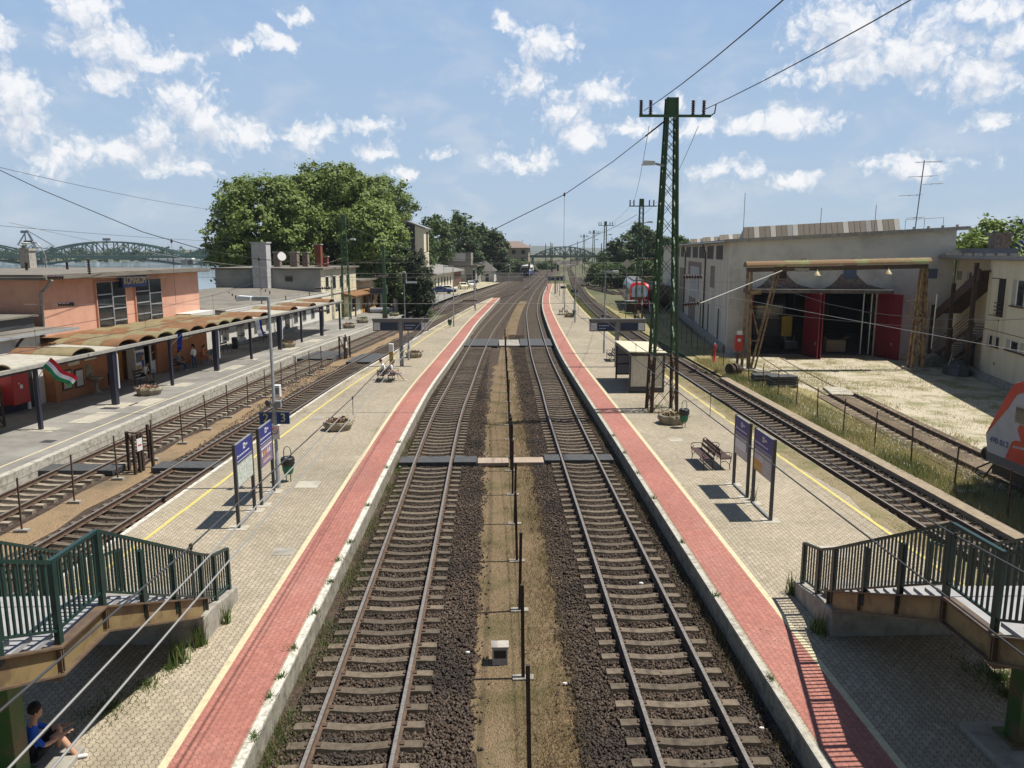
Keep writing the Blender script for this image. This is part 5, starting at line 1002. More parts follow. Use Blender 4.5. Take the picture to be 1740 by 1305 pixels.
def dwin(x0, x1, z0, z1, y, pane_side=1):
    b = MB(); b.box(x0, x1, y - .012, y, z0, z1); f = b.build('window', M['shadowrev'] if 'shadowrev' in M else mat('window_reveal', (.38, .36, .30), .8), t); w = x1 - x0
    MB().box(x0 + w * .45, x1 - w * .06, y - .02, y - .014, z0 + .06, z1 - .06).build('pane', M['glass'], f); MB().box(x0 + w * .36, x0 + w * .45, y - .03, y - .014, z0 + .03, z1 - .03).build('frame', M['paper'], f); MB().box(x0 - .06, x1 + .06, y - .12, y - .013, z0 - .08, z0).build('sill', M['rust'], f)
dwin(4.1, 6.0, 5.25, 6.9, 0); dwin(7.3, 9.2, 5.25, 6.9, 0); dwin(.85, 1.75, 2.35, 3.05, 0); dwin(1.95, 2.9, 2.35, 3.05, 0); dwin(4.05, 5.9, 2.4, 3.05, 0); dwin(6.15, 8, 2.4, 3.05, 0); dwin(9.2, 11, 2.4, 3.05, 0)
for x in (-3.2, -4.7, -6.2, -7.6): dwin(x - .55, x + .45, 6.35, 7.1, 1.3)
for x, z0, z1 in ((-9.9, 6.4, 7.1), (-9.9, 4.3, 5.0)): MB().box(x - .5, x + .5, 1.28, 1.298, z0, z1).build('dark_vent', M['black'], t)
b = MB(); b.box(.6, 3.0, -.016, -.002, 4.35, 6.9); o = b.build('loggia', M['interior'], t); MB().box(.65, 1.9, -.025, -.018, 4.4, 6.85).build('loggia_reveal', M['depot'], t)  # flat near-black panel, the shade of the recess painted on
b = MB()
for z in (4.5, 4.75, 5.0, 5.25): b.beam((1.5, -.06, z), (2.9, -.06, z), .03, .05)
b.build('loggia_rail', M['brownsteel'], t)
MB().box(0, 24, -.014, -.003, 3.36, 3.4).build('string_line', M['rust'], t); MB().box(2.4, 2.55, -.05, -.003, 1.1, 1.3).build('meter_box', M['grey'], t); MB().tube([(-10.7, 1.2, 8), (-10.7, 1.2, 0)], .07, 6).build('downpipe', M['grey'], t)
MB().box(-.2, 24, -.45, -.005, -.3, .35).build('plinth', M['concrete'], t)
b = MB(); b.box(-10.6, -9.4, 3.4, 4.6, 8.3, 9.9); b.box(-10.72, -9.28, 3.28, 4.72, 9.9, 10.15); b.build('chimney', M['brick'], t); MB().box(-10.66, -9.34, 3.34, 4.66, 8.3, 8.8).build('chimney_base', M['concrete'], t)
t2 = thing('outside_staircase', 'brown steel outside staircase with a sloping cover against the cream depot wall', 'staircase', (34.45, 53.1, .1), BA)
b = MB(); b.extr([(-8.6, 3.1), (.3, 6.7), (.3, 7.5), (-8.6, 3.9)], (0, -.75, 0), (1, 0, 0), (0, 0, 1), (0, .12, 0)); b.build('cover_fascia', M['brownsteel'], t2)
b = MB(); b.extr([(-8.6, 3.75), (.3, 7.3), (.3, 7.4), (-8.6, 3.85)], (0, -.62, 0), (1, 0, 0), (0, 0, 1), (0, 1.85, 0)); b.build('cover', M['brownsteel'], t2)
for i in range(15):
    q = i / 14; x = -8.2 + 8.0 * q; z = .25 + 3.4 * q; MB().box(x - .3, x + .3, -.55, .9, z - .06, z).build('tread', M['grey'], t2)
for y in (-.65, 1.0):
    b = MB(); b.extr([(-8.6, -.1), (0, 3.5), (0, 3.75), (-8.6, .2)], (0, y, 0), (1, 0, 0), (0, 0, 1), (0, .06, 0)); b.build('stringer', M['brownsteel'], t2)
for k in range(4): z = .35 + k * .28; MB().beam((-8.4, -.68, z), (0, -.68, z + 3.55), .03, .04).build('handrail', M['brownsteel'], t2)
for x, h in ((-8.9, 4.4), (-4.6, 6.3), (-.35, 7.9), (-4.3, 3.0)): MB().box(x - .13, x + .13, -.85, -.6, -.1, h).build('post', M['brownsteel'], t2)
for x in (-7.2, -5.4): MB().box(x - .45, x + .45, 1.28, 1.297, .0, 2.3).build('door', M['darkgrey'], t2)
t = thing('scrap_pile', 'dark tarpaulin covered scrap pile at the foot of the brown staircase', 'scrap pile', (33.3, 53.9, .1), BA); b = MB(); b.lathe([(1.5, 0), (1.35, .5), (.7, .95), (.2, 1.05)], n=9, sx=1.0, sy=.6, smooth=False); b.build('tarpaulin', M['darkgrey'], t)
for a, c in (((-1, -.4, .2), (.8, -.5, 1.2)), ((-.6, .1, .9), (1.3, -.3, .7)), ((.2, -.7, .1), (.4, -.5, 1.5))): MB().beam(a, c, .07, .07).build('bar', M['grey'], t)
t = thing('scrap_pile', 'mossy rubble heap in the shade beside the brown staircase', 'rubble', (34.3, 58.0, .1), .4); MB().lathe([(1.1, 0), (.9, .4), (.4, .7)], n=8, sx=1.2, smooth=False).build('heap', mat('mossy_rubble', (.09, .10, .06), .95, (.14, .13, .1), 4), t)
t = thing('roof_frame', 'dark steel frame standing on the depot roof at the right edge', 'frame', (42.4, 59.5, 8.4)); 
for x in (0, 1.6): MB().beam((x, 0, 0), (x, 0, 5.0), .12, .12).build('post', M['black'], t)
for z in (2.6, 4.9): MB().beam((-.8, 0, z), (1.6, 0, z), .08, .08).build('bar', M['black'], t)
MB().beam((-.8, 0, 2.6), (-.8, 0, 4.9), .06, .06).build('bar', M['black'], t)
# ================================================================== locomotive at the right edge
M['lsilver'] = mat('silver_grey_body', (.40, .42, .46), .35, (.33, .35, .38), 2, .45, .75); M['lred'] = mat('orange_red_body', (.56, .05, .028), .3, (.46, .04, .024), 2); M['lroof'] = mat('dark_blue_grey_roof', (.10, .115, .15), .45); M['lskirt'] = mat('dark_grey_skirt', (.09, .10, .115), .5); M['ltext'] = mat('number_blue', (.04, .06, .25), .5)
t = thing('locomotive', 'red and silver locomotive numbered 490 012 cut off by the right edge', 'locomotive', (19.93, 27.7, .2), .0)
prof = [(-.28, .95), (0, 1.84), (-1.05, 3.72), (-1.3, 4.0), (-1.9, 4.22), (-16, 4.22), (-16, .95)]
b = MB(); b.extr(prof, (-1.48, 0, 0), (0, 1, 0), (0, 0, 1), (2.96, 0, 0)); b.build('body', M['lsilver'], t, .05)
for s in (-1, 1):
    X = s * 1.482
    def pane(poly, m, nm, d=.006): b = MB(); b.extr(poly, (X, 0, 0), (0, 1, 0), (0, 0, 1), (s * d, 0, 0)); return b.build(nm, m, t)
    pane([(-.255, .9), (-.14, 1.22), (-16, 1.22), (-16, .9)], M['lskirt'], 'skirt', .01)
    pane([(-.04, 1.86), (-1.07, 3.68), (-1.32, 3.98), (-1.75, 4.15), (-2.3, 4.15), (-1.75, 3.72), (-1.5, 3.62), (-1.15, 3.1), (-.1, 1.9)], M['lred'], 'red_edge_band')
    pane([(-1.78, 3.72), (-16, 3.72), (-16, 4.16), (-2.32, 4.16)], M['lroof'], 'roof_band')
    pane([(-1.24, 1.23), (-2.6, 1.23), (-2.6, 2.15), (-1.66, 2.0), (-1.5, 1.9)], M['lred'], 'red_panel'); pane([(-1.95, 2.05), (-1.72, 2.4), (-1.8, 2.62), (-3.6, 2.7), (-3.6, 2.1)], M['lred'], 'red_panel')
    pane([(-1.5, 2.6), (-1.5, 3.25), (-3.2, 3.25), (-3.2, 2.6)], M['fascia'], 'cab_window_frame', .012); pane([(-1.56, 2.66), (-1.56, 3.19), (-3.1, 3.19), (-3.1, 2.66)], M['glass'], 'cab_window', .018)
    pane([(-1.6, 1.72), (-2.5, 1.8), (-2.5, 1.88), (-1.6, 1.8)], M['fascia'], 'vent', .012)
text_mesh('490 012', .32, M['ltext'], t, (-1.496, -.83, 1.72), (R(90), 0, R(-90)), 'running_number', .002)
b = MB(); b.add([(-1.3, -.12 + .02, 1.95), (1.3, -.1, 1.95), (1.3, -1.0 + .06, 3.55), (-1.3, -.94, 3.55), (-1.3, -.2, 1.9), (1.3, -.2, 1.9), (1.3, -1.2, 3.5), (-1.3, -1.2, 3.5)], [(0, 1, 2, 3), (7, 6, 5, 4)]); b.build('windscreen', M['glass'], t)
MB().box(-1.35, 1.35, -15, -.4, .45, .95).build('underframe', M['black'], t)
for y in (-2.2, -4.8):
    for x in (-.75, .75): MB().tube([(x - .06, y, .47), (x + .06, y, .47)], [.47, .47], 20, smooth=False).build('wheel', M['rustdark'], t)
for x in (-.9, .9): MB().tube([(x, -.3, .95), (x, .5, .95), (x, .51, .95), (x, .62, .95)], [.12, .12, .27, .27], 12).build('buffer', M['black'], t)
MB().box(-1.2, 1.2, -.3, .05, .75, 1.15).build('buffer_beam', M['lskirt'], t, .02)
b = MB(); b.tube([(-1.0, .1, .75), (-1.25, .6, .35), (-1.2, .75, .12), (-.6, .8, .08), (.6, .8, .08), (1.2, .75, .12), (1.25, .6, .35), (1.0, .1, .75)], .035, 6); b.tube([(-1.0, .0, .7), (-1.1, .4, .0), (-1.2, .75, .12)], .035, 6); b.tube([(-.3, .0, .95), (-.2, .6, .7), (.2, .6, .7), (.3, 0, .95)], .06, 6); b.tube([(-.5, .1, .75), (-.6, .55, .1)], .03, 6); b.tube([(.5, .1, .75), (.6, .55, .1)], .03, 6); b.build('rail_guard', M['black'], t)
# distant red train
t = thing('railcar_train', 'red and silver railcar train parked in the distance on the right siding', 'train', (22.2, 116.5, .2), -.125)
b = MB(); b.extr([(-1.45, .9), (1.45, .9), (1.45, 2.9), (1.15, 3.6), (.6, 3.95), (-.6, 3.95), (-1.15, 3.6), (-1.45, 2.9)], (0, .9, 0), (1, 0, 0), (0, 0, 1), (0, 24, 0)); b.build('body', M['lsilver'], t, .05)
b = MB(); v0 = [(-1.47, .55), (1.47, .55), (1.47, 3.0), (1.3, 3.6), (.8, 3.92), (-.8, 3.92), (-1.3, 3.6), (-1.47, 3.0)]; v1 = [(-1.42, .5), (1.42, .5), (1.42, 2.0), (1.3, 3.2), (.8, 3.62), (-.8, 3.62), (-1.3, 3.2), (-1.42, 2.0)]
vs = [(x, 1.6, z) for x, z in v0] + [(x, .9, z) for x, z in v0] + [(x, .0 if z < 2.2 else .25 + (z - 2.2) * .3, z) for x, z in v1]; b.add(vs, [(k * 8 + i, k * 8 + (i + 1) % 8, (k + 1) * 8 + (i + 1) % 8, (k + 1) * 8 + i) for k in range(2) for i in range(8)] + [(16, 17, 18, 19, 20, 21, 22, 23)]); b.build('nose', mat('train_red', (.55, .02, .02), .3), t)
b = MB(); b.add([(-1.25, .06, 1.75), (1.25, .06, 1.75), (1.15, .45, 3.1), (.7, .62, 3.5), (-.7, .62, 3.5), (-1.15, .45, 3.1)], [(0, 1, 2, 3, 4, 5)]); w = b.build('windscreen', mat('pale_reflecting_screen', (.25, .3, .36), .15), t); w.location = (0, -.12, 0)
for x in (-.9, .9): MB().box(x - .2, x + .2, -.04, .06, 1.15, 1.4).build('headlight', M['paper'], t)
b = MB(); b.box(-1.46, -1.452, 2, 23, 1.75, 2.75); b.box(1.452, 1.46, 2, 23, 1.75, 2.75); b.build('window_band', M['glass'], t); MB().box(-1.2, 1.2, .6, 24, .3, .85).build('underframe', M['black'], t)
for y in (4, 9, 14, 19): MB().box(-.8, .8, y, y + 2.5, 3.9, 4.2).build('roof_unit', M['grey'], t)
t = thing('buffer_stop', 'dark timber buffer stop block in front of the distant red train', 'buffer stop', (21.2, 111.6, .1), -.1); MB().box(-2.0, -.3, -.9, .9, 0, 1.5).build('block', M['rustdark'], t, .02); MB().box(-2.05, -.25, -.95, .95, 1.5, 1.62).build('cap', M['grey'], t)
for x in (.5, 1.6): MB().beam((x, 0, 0), (x, 1.4, 1.5), .15, .15).build('strut', M['paper'], t)
t = thing('dark_wagon', 'dark brown wagon partly hidden behind the shed wall beside the red train', 'wagon', (25.6, 117.5, .2), -.13); MB().box(-1.3, 1.3, 0, 14, .9, 3.4).build('body', M['rust'], t, .03); MB().box(-1.1, 1.1, .4, 13.6, .3, .9).build('underframe', M['black'], t)
# ================================================================== station side, built in a frame turned 6 degrees with the platform
P0 = Vector((-21.35, 35.94, 0)); SA = math.atan2(-.1057, .9944)            # local frame: +Y along the platform (s), -X away from the track (n)
def ST(s, n, z=0): return P0 + Vector((.1057, .9944, 0)) * s + Vector((-.9944, .1057, 0)) * n + Vector((0, 0, z))
def sthing(name, label, cat, group=None, z=ZP): return thing(name, label, cat, ST(0, 0, z), SA, group)
def nb(b, n0, n1, s0, s1, z0, z1, m=0): return b.box(-n1, -n0, s0, s1, z0, z1, m)   # box given in (n, s, z), z above the platform
M['salmon'] = mat('salmon_render', (.62, .35, .255), .9, (.53, .29, .21), 1.5, .4, .75, bump=.15, bsc=12, col3=(.67, .38, .275), sc3=.3); M['rustorange'] = mat('orange_render', (.47, .20, .095), .9, (.40, .165, .08), 1.5)
M['whitewall'] = mat('white_render', (.66, .65, .62), .9, (.52, .50, .46), 1.2, .45, .8); M['cream_w'] = mat('cream_facade', (.72, .67, .51), .9, (.58, .52, .38), 1.1, .4, .75, streak=True); M['greywall'] = mat('grey_end_wall', (.36, .365, .345), .92, (.26, .265, .25), .6, .35, .7)
M['flatroof'] = mat('felt_roof', (.21, .19, .16), .95, (.15, .138, .12), .7, .35, .7); M['canopybrown'] = mat('rusty_brown_sheet', (.24, .125, .055), .75, (.17, .085, .04), 2.5, .4, .7); M['canopyolive'] = mat('olive_mossy_sheet', (.26, .215, .115), .75, (.19, .155, .085), 2.5, .4, .7); M['canopypale'] = mat('pale_corrugated_sheet', (.50, .48, .41), .7, (.38, .35, .29), 2.5)
M['post'] = mat('navy_black_post', (.022, .024, .045), .45); M['dpipe'] = mat('white_downpipe', (.55, .57, .62), .45)
M['gutterpale'] = mat('pale_gutter', (.36, .35, .32), .6, (.26, .25, .22), 3)
# --- platform canopy
t = sthing('platform_canopy', 'long station canopy of rusty brown barrel vaults on navy posts', 'canopy')
for i, s in enumerate((-6, 0, 6, 12.05, 18.1, 24.0, 29.9, 35.2, 40.9, 46.9)):
    w = .15 if i % 2 == 0 else .1
    if i in (1, 3, 5, 7, 9): w = .085
    b = MB(); nb(b, -w, w, s - w, s + w, 0, 3.1); b.build('post', M['post'], t, .01)
    nb(MB(), -.45, .45, s - .45, s + .45, -.004, .014).build('post_foot', M['patch'], t)
    if w > .09: MB().tube([(.12, s + .25, 2.95), (.2, s + .15, 2.7), (.2, s + .12, .9)], .055, 8).build('downpipe', M['dpipe'], t)
b = MB(); nb(b, -.1, .1, -8, 47.2, 2.85, 3.08); b.build('beam', M['post'], t)
b = MB(); nb(b, -.28, -.05, -8, 47.4, 2.98, 3.13); b.build('gutter', M['gutterpale'], t)
b = MB(); nb(b, .1, 3.45, -8, 47.2, 3.0, 3.07); b.build('soffit', M['whitewall'], t)
vs_ = [-7.5, -3.6, 2.5] + [6.45 + 2 * i for i in range(9)] + [25.7, 32.3, 37.3, 43.1]
nv = 0; edges = [-8]
for k, s0 in enumerate(vs_):                                       # barrel vaults
    b = MB(); w = 1.96; n_ = 12
    ns = [-.12, .55, 1.25, 1.95, 2.65, 3.4 if k % 2 else 3.2] if not 3 <= k <= 11 else [-.12, .9, 2.0, 3.1, 4.2, 5.3]
    for j in range(5):
        for a in range(n_):
            t0, t1 = math.pi * a / n_, math.pi * (a + 1) / n_; f = lambda th, nn, h: (-nn, s0 + w / 2 - w / 2 * math.cos(th), 3.1 + .37 * math.sin(th) + h)
            m = 0 if (j * 2 + k * 3 + (j * k) % 3) % 4 < 2 else 1
            if k > 11: m = 0 if j < 4 else 1
            b.add([f(t0, ns[j], 0), f(t1, ns[j], 0), f(t1, ns[j + 1] + .03, 0), f(t0, ns[j + 1] + .03, 0), f(t0, ns[j], -.05), f(t1, ns[j], -.05), f(t1, ns[j + 1] + .03, -.05), f(t0, ns[j + 1] + .03, -.05)], [(0, 1, 2, 3), (7, 6, 5, 4), (0, 4, 5, 1), (3, 2, 6, 7)], m)
    b.build('roof_vault', [M['canopybrown'], M['canopyolive']], t)
    bk = MB(); bk.extr([(s0 + w / 2 - (w / 2 - .06) * math.cos(math.pi * a / 10), 3.08 + .32 * math.sin(math.pi * a / 10)) for a in range(11)], (-3.1, 0, 0), (0, 1, 0), (0, 0, 1), (-.06, 0, 0)); bk.build('vault_back', M['interior'], t)  # near-black panel paints in the dark under the open vault
gaps = []; q = -8.0
for s0 in sorted(vs_):
    if s0 - q > .4: gaps.append((q, s0))
    q = s0 + 1.96
gaps.append((q, 47.2))
for a, c in gaps:
    b = MB(); n_ = int((c - a) / .05); vs = []
    for i in range(n_ + 1):
        y = a + .02 + (c - a - .04) * i / n_; z = 3.12 + (.022 if i % 3 else 0)
        vs += [(.1, y, z), (-3.3, y, z + .12)]
    b.add(vs, [(i * 2, i * 2 + 1, i * 2 + 3, i * 2 + 2) for i in range(n_)]); b.build('flat_panel', M['canopypale'], t)
# --- waiting hall
t = sthing('station_hall', 'tall salmon pink station hall with a flat roof and two large dark windows', 'station hall')
z0 = 0; HZ = 6.65
b = MB(); nb(b, 6.0, 20, 9.1, 28.2, -.3, HZ); b.build('wall', M['salmon'], t)
b = MB(); nb(b, 5.2, 20.6, 8.6, 28.6, HZ + .002, HZ + .16); nb(b, 5.6, 20.2, 9.0, 28.2, HZ + .16, HZ + .3); b.build('roof', M['flatroof'], t)
b = MB(); nb(b, 5.12, 5.2, 8.5, 28.7, HZ + .04, HZ + .24); b.build('roof_edge', M['flatroof'], t)
for a, c in ((14.3, 17.45), (18.75, 22.1)):
    b = MB(); nb(b, 5.86, 5.998, a - .08, c + .08, 3.05, 6.35); f = b.build('window', M['salmon'], t); nb(MB(), 5.84, 5.855, a, c, 3.1, 6.28).build('pane', M['glass'], f)
    b = MB()
    for s in (a + (c - a) * .5,): nb(b, 5.79, 5.84, s - .05, s + .05, 3.1, 6.28)
    for k in range(1, 4): z = 3.1 + k * .8; nb(b, 5.8, 5.84, a, a + (c - a) * .5, z - .05, z + .03); nb(b, 5.8, 5.84, a + (c - a) * .5, c, z - .25, z - .17)
    b.build('window_bar', M['galv'], f)
b = MB(); nb(b, 5.55, 5.7, 16.75, 19.75, 5.85, 6.78); sg = b.build('station_sign', M['plateblue'], t)
tx = text_mesh('KOMÁROM', .62, M['goldtext'], sg, (-5.54, 18.25, 6.28), (R(90), 0, R(90)), 'station_name', .01); tx.scale = (.86, 1.1, 1)
for s in (11.1,): MB().tube([(-5.1, 9.0, HZ), (-5.6, 9.0, 6.1), (-5.9, 9.05, 5.9), (-5.95, 9.05, 3.3)], .09, 8).build('downpipe', M['grey'], t)
MB().tube([(-5.75, 9.1, 3.25), (-5.75, 28.2, 3.05)], .05, 6).build('cable_pipe', mat('yellow_cable_pipe', (.5, .38, .2), .6), t)
b = MB(); nb(b, 18.6, 19.4, 25.6, 26.4, HZ + .3, 8.35); nb(b, 18.5, 19.5, 25.5, 26.5, 8.35, 8.5); b.build('chimney', M['fascia'], t)
for s, n in ((12, 12), (15, 14), (19, 14), (22, 13)): MB().lathe([(.09, 0), (.09, .5), (.13, .52), (.05, .6)], (-n, s, HZ + .3), 8).build('roof_vent', M['rustdark'], t)
# --- ground floor under the canopy: orange portal and white walls
t = sthing('station_ground_floor', 'orange and white station ground floor in the shade of the canopy', 'station building')
b = MB(); nb(b, 3.6, 5.95, 6.3, 11.2, -.3, 3.3); nb(b, 3.6, 5.95, 16.9, 24.2, -.3, 3.3); nb(b, 3.6, 5.95, 11.2, 16.9, 2.6, 3.3); nb(b, 4.6, 5.95, 11.2, 16.9, -.3, 2.6); b.build('orange_wall', M['rustorange'], t)
b = MB(); nb(b, 3.5, 5.97, 6.2, 24.3, 3.302, 3.34); b.build('porch_roof', M['canopybrown'], t)
b = MB(); nb(b, 4.2, 15, -9, 6.28, -.3, 3.85); b.build('white_wall', M['whitewall'], t)
b = MB(); nb(b, 3.7, 15.4, -9.4, 8.6, 3.852, 3.98); b.build('low_roof', M['flatroof'], t); b = MB(); nb(b, 3.5, 3.7, -9.4, 8.7, 3.86, 3.98); b.build('low_gutter', M['galv'], t)
b = MB(); nb(b, 6.0, 15.2, -9.0, 8.4, 4.0, 4.6); b.build('clerestory', M['darkgrey'], t); b = MB(); nb(b, 5.8, 15.4, -9.2, 8.55, 4.602, 4.7); b.build('clerestory_roof', M['flatroof'], t)
MB().tube([(-3.6, 4.3, 3.9), (-4.0, 4.3, 3.5), (-4.1, 4.3, 3.3)], .07, 6).build('downpipe', M['darkgrey'], t)
b = MB(); nb(b, 4.1, 4.198, -9, 4.9, 0, .5); b.build('plinth', M['post'], t)
b = MB(); nb(b, 4.14, 4.198, 4.5, 5.3, 0, 2.3); b.build('door', M['black'], t)
for a, c, z0_, z1_, m in ((6.85, 7.7, .55, 1.7, 'yel'), (7.95, 8.75, .5, 1.6, 'gre')):
    b = MB(); nb(b, 3.54, 3.598, a, c, z0_, z1_); f = b.build('notice_case', M['rust'], t); nb(MB(), 3.525, 3.538, a + .1, c - .1, z0_ + .1, z1_ - .1).build('notice_sheet', M['sheet'], f)
    if m == 'yel': nb(MB(), 3.515, 3.523, a + .2, c - .2, z0_ + .15, z0_ + .6).build('yellow_sheet', M['yellow'], f)
for a, c, z0_ in ((7.5, 8.5, 1.85), (9.0, 10.1, 1.95), (20.2, 21.2, 1.9), (21.4, 21.9, 2.0)): nb(MB(), 3.56, 3.598, a, c, z0_, z0_ + .28).build('name_plate', M['cream_w'], t)
b = MB(); nb(b, 4.5, 4.598, 11.4, 12.9, 0, 2.4); b.build('glazed_entry', M['glass'], t)
b = MB(); nb(b, 4.4, 4.598, 13.0, 14.1, 0, 2.3); b.build('orange_panel', M['orange'], t)
for a, w in ((11.5, .06), (12.2, .06), (12.85, .06), (16.8, .08)): nb(MB(), 4.3, 4.4, a, a + w, 0, 2.5).build('mullion', M['darkgrey'], t)
b = MB(); nb(b, 4.5, 4.598, 17.0, 17.05, 0, .1); 
nb(MB(), 4.42, 4.598, 15.5, 16.8, 0, 2.4).build('dark_doorway', M['interior'], t)
o = nb(MB(), -.03, .03, 0, 1.35, .05, 2.35).build('open_door', M['paper'], t); o.location = (-3.55, 15.9, 0); o.rotation_euler = (0, 0, R(14)); nb(MB(), -.036, .036, .2, 1.15, .95, 2.15).build('door_pane', M['glass'], o); b = MB(); b.beam((.04, .25, 1.5), (.04, 1.1, 1.5), .02, .05); b.build('push_bar', M['orange'], o)
t = thing('vending_machine', 'white and blue poster fronted ticket machine beside the orange panel', 'ticket machine', ST(14.6, 3.8, ZP), SA); nb(MB(), -.3, .3, -.55, .55, 0, 2.2).build('cabinet', M['paper'], t, .02); nb(MB(), -.32, -.302, -.45, .1, 1.1, 1.75).build('screen', M['navy'], t); nb(MB(), -.32, -.302, -.45, -.0, .3, .9).build('panel', M['orange'], t); nb(MB(), -.32, -.302, .15, .45, .5, 1.7).build('panel', M['blue'], t); nb(MB(), -.32, -.302, -.5, .5, 1.9, 2.12).build('header', M['navy'], t); nb(MB(), -.33, -.321, .2, .4, 1.2, 1.5).build('panel', M['orange'], t)
t = thing('post_box', 'large red box cabinet hanging on the white wall under the canopy', 'red box', ST(3.5, 3.75, ZP), SA); nb(MB(), -.3, .43, -.6, .6, .5, 2.15).build('box', M['binred'], t, .03); nb(MB(), -.31, -.302, -.1, .1, 1.3, 1.5).build('mark', M['paper'], t); nb(MB(), -.31, -.302, -.2, -.12, 1.55, 1.62).build('mark', M['paper'], t)
t = thing('drainpipe', 'short white pipe standing beside the red box', 'pipe', ST(4.25, 3.7, ZP), SA); MB().tube([(0, 0, 0), (0, 0, 1.0)], .09, 10).build('pipe', M['paper'], t); MB().lathe([(.12, 0), (.12, .08)], n=10).build('collar', M['grey'], t)
t = thing('drinking_fountain', 'ornate stone wall drinking fountain on the orange wall', 'fountain', ST(9.3, 3.2, ZP), SA); MB().lathe([(.28, 0), (.24, .08), (.12, .2), (.1, .6), (.16, .72), (.38, .85), (.42, .95), (.36, .95)], n=16).build('basin', M['trough'], t); b = MB(); b.extr([(-.3, .95), (.3, .95), (.3, 1.45), (.22, 1.6), (.12, 1.72), (-.12, 1.72), (-.22, 1.6), (-.3, 1.45)], (-.34, 0, 0), (0, 1, 0), (0, 0, 1), (-.1, 0, 0)); b.build('back_panel', M['trough'], t, .02); MB().tube([(-.33, 0, 1.25), (-.2, 0, 1.25), (-.17, 0, 1.18)], .02).build('spout', M['galv'], t)
t = thing('waste_bin', 'black metal waste bin with hoop beside the stone fountain', 'bin', ST(10.6, 3.0, ZP), SA); MB().lathe([(.2, .25), (.24, .3), (.25, 1.0), (.22, 1.02)], n=12).build('bucket', M['black'], t); MB().tube([(0, -.22, .2), (0, -.24, 1.2), (0, -.12, 1.4), (0, .12, 1.4), (0, .24, 1.2), (0, .22, .2)], .02).build('hoop', M['black'], t)
for y in (-.15, .15): MB().tube([(0, y, 0), (0, y, .3)], .02).build('leg', M['black'], t)
M['benchdark'] = mat('dark_bench_slats', (.04, .035, .035), .6)
b1 = bench('dark bench under the canopy where the man in the white shirt sits', ST(13.1, 2.75, ZP), SA, False, 1.7, 'benchdark')
again(b1, ST(18.3, 3.0, ZP), SA, 'dark bench under the canopy beside the open white door'); again(b1, ST(27.4, 4.0, ZP), SA, 'dark bench at the white wall just past the orange wall'); again(b1, ST(35.6, 4.0, ZP), SA, 'dark bench at the white wall behind the blue and white flag')
bench('orange slatted bench against the orange wall where a woman sits', ST(21.6, 2.95, ZP), SA, False, 1.7, 'orangewood')
t = thing('waste_bin', 'dark waste bin by the white wall past the orange wall', 'bin', ST(30.4, 4.2, ZP), SA); MB().lathe([(.2, 0), (.26, .1), (.26, .9), (.2, .92)], n=12).build('bucket', M['black'], t); MB().lathe([(.27, .9), (.27, .96), (.1, 1.0)], n=12).build('lid', M['darkgrey'], t)
# --- white wing
t = sthing('station_wing', 'long low white station wing with dark windows and a brown felt roof', 'station building')
b = MB(); nb(b, 4.75, 16, 24.22, 55.4, -.3, 3.5); b.build('wall', M['whitewall'], t); b = MB(); nb(b, 4.68, 4.748, 24.22, 55.4, 0, .35); b.build('plinth', M['greywall'], t)
b = MB(); b.extr([(-3.9, 3.3), (-3.9, 3.42), (-11, 4.05), (-17, 4.05), (-17, 3.4)], (0, 28.22, 0), (1, 0, 0), (0, 0, 1), (0, 27.2, 0)); b.build('roof', M['flatroof'], t)
b = MB(); nb(b, 3.82, 3.9, 28.3, 55.4, 3.2, 3.46); b.build('fascia', M['whitewall'], t)
for a, c in ((28.2, 28.9), (29.3, 30.4), (32.2, 33.6), (35.9, 37.1), (38.7, 39.6), (46.2, 47.2), (48.8, 49.8), (51.6, 52.6)):
    b = MB(); nb(b, 4.7, 4.749, a - .07, c + .07, .75, 2.25); f = b.build('window', M['greywall'], t); nb(MB(), 4.685, 4.698, a, c, .82, 2.18).build('pane', M['glass'], f); nb(MB(), 4.67, 4.684, (a + c) / 2 - .03, (a + c) / 2 + .03, .82, 2.18).build('bar', M['darkgrey'], f)
for a, c in ((41.3, 42.4), (43.6, 44.8), (25.0, 26.2)): nb(MB(), 4.69, 4.749, a, c, 0, 2.3).build('door', M['darkgrey'], t)
for s in (34.6, 40.6, 45.5): MB().tube([(-4.6, s, 3.4), (-4.65, s, 3.0), (-4.65, s, .1)], .05, 6).build('downpipe', M['dpipe'], t)
for s in (36, 42, 49): MB().tube([(-3.95, s, 3.9), (-3.9, s, 3.4), (-4.3, s, 3.0)], .06, 6).build('gutter_elbow', M['rustdark'], t)
for i in range(9): s = 30 + i * 2.8; MB().lathe([(.06, 0), (.06, .4), (.1, .42)], (-7.5 - (i % 3) * 1.6, s, 3.7), 7).build('roof_vent', M['rustdark'], t)
MB().lathe([(.3, 0), (.34, .35), (.3, .4)], (-9.5, 31.5, 3.85), 10).build('roof_pot', M['rust'], t)
# --- two storey block with chimneys
t = sthing('office_block', 'flat roofed block with a grey end wall, cream facade and several chimneys', 'building')
b = MB(); nb(b, 4.72, 17.5, 55.42, 70, -.3, 6.15); b.build('wall', M['cream_w'], t)
b = MB(); nb(b, 4.8, 17.5, 55.36, 55.42, -.3, 6.12); b.build('end_wall', M['greywall'], t); b = MB(); nb(b, 4.3, 17.9, 55.1, 70.3, 6.152, 6.36); b.build('roof', M['flatroof'], t)
for a in (56.9, 59.7, 62.5, 65.4):
    b = MB(); nb(b, 4.68, 4.719, a, a + 1.25, 3.7, 5.35); f = b.build('window', M['whitewall'], t); nb(MB(), 4.665, 4.678, a + .1, a + 1.15, 3.78, 5.27).build('pane', M['glass'], f)
for a in (56.9, 60.5, 64): nb(MB(), 4.69, 4.719, a, a + 1.2, .9, 2.3).build('window', M['glass'], t)
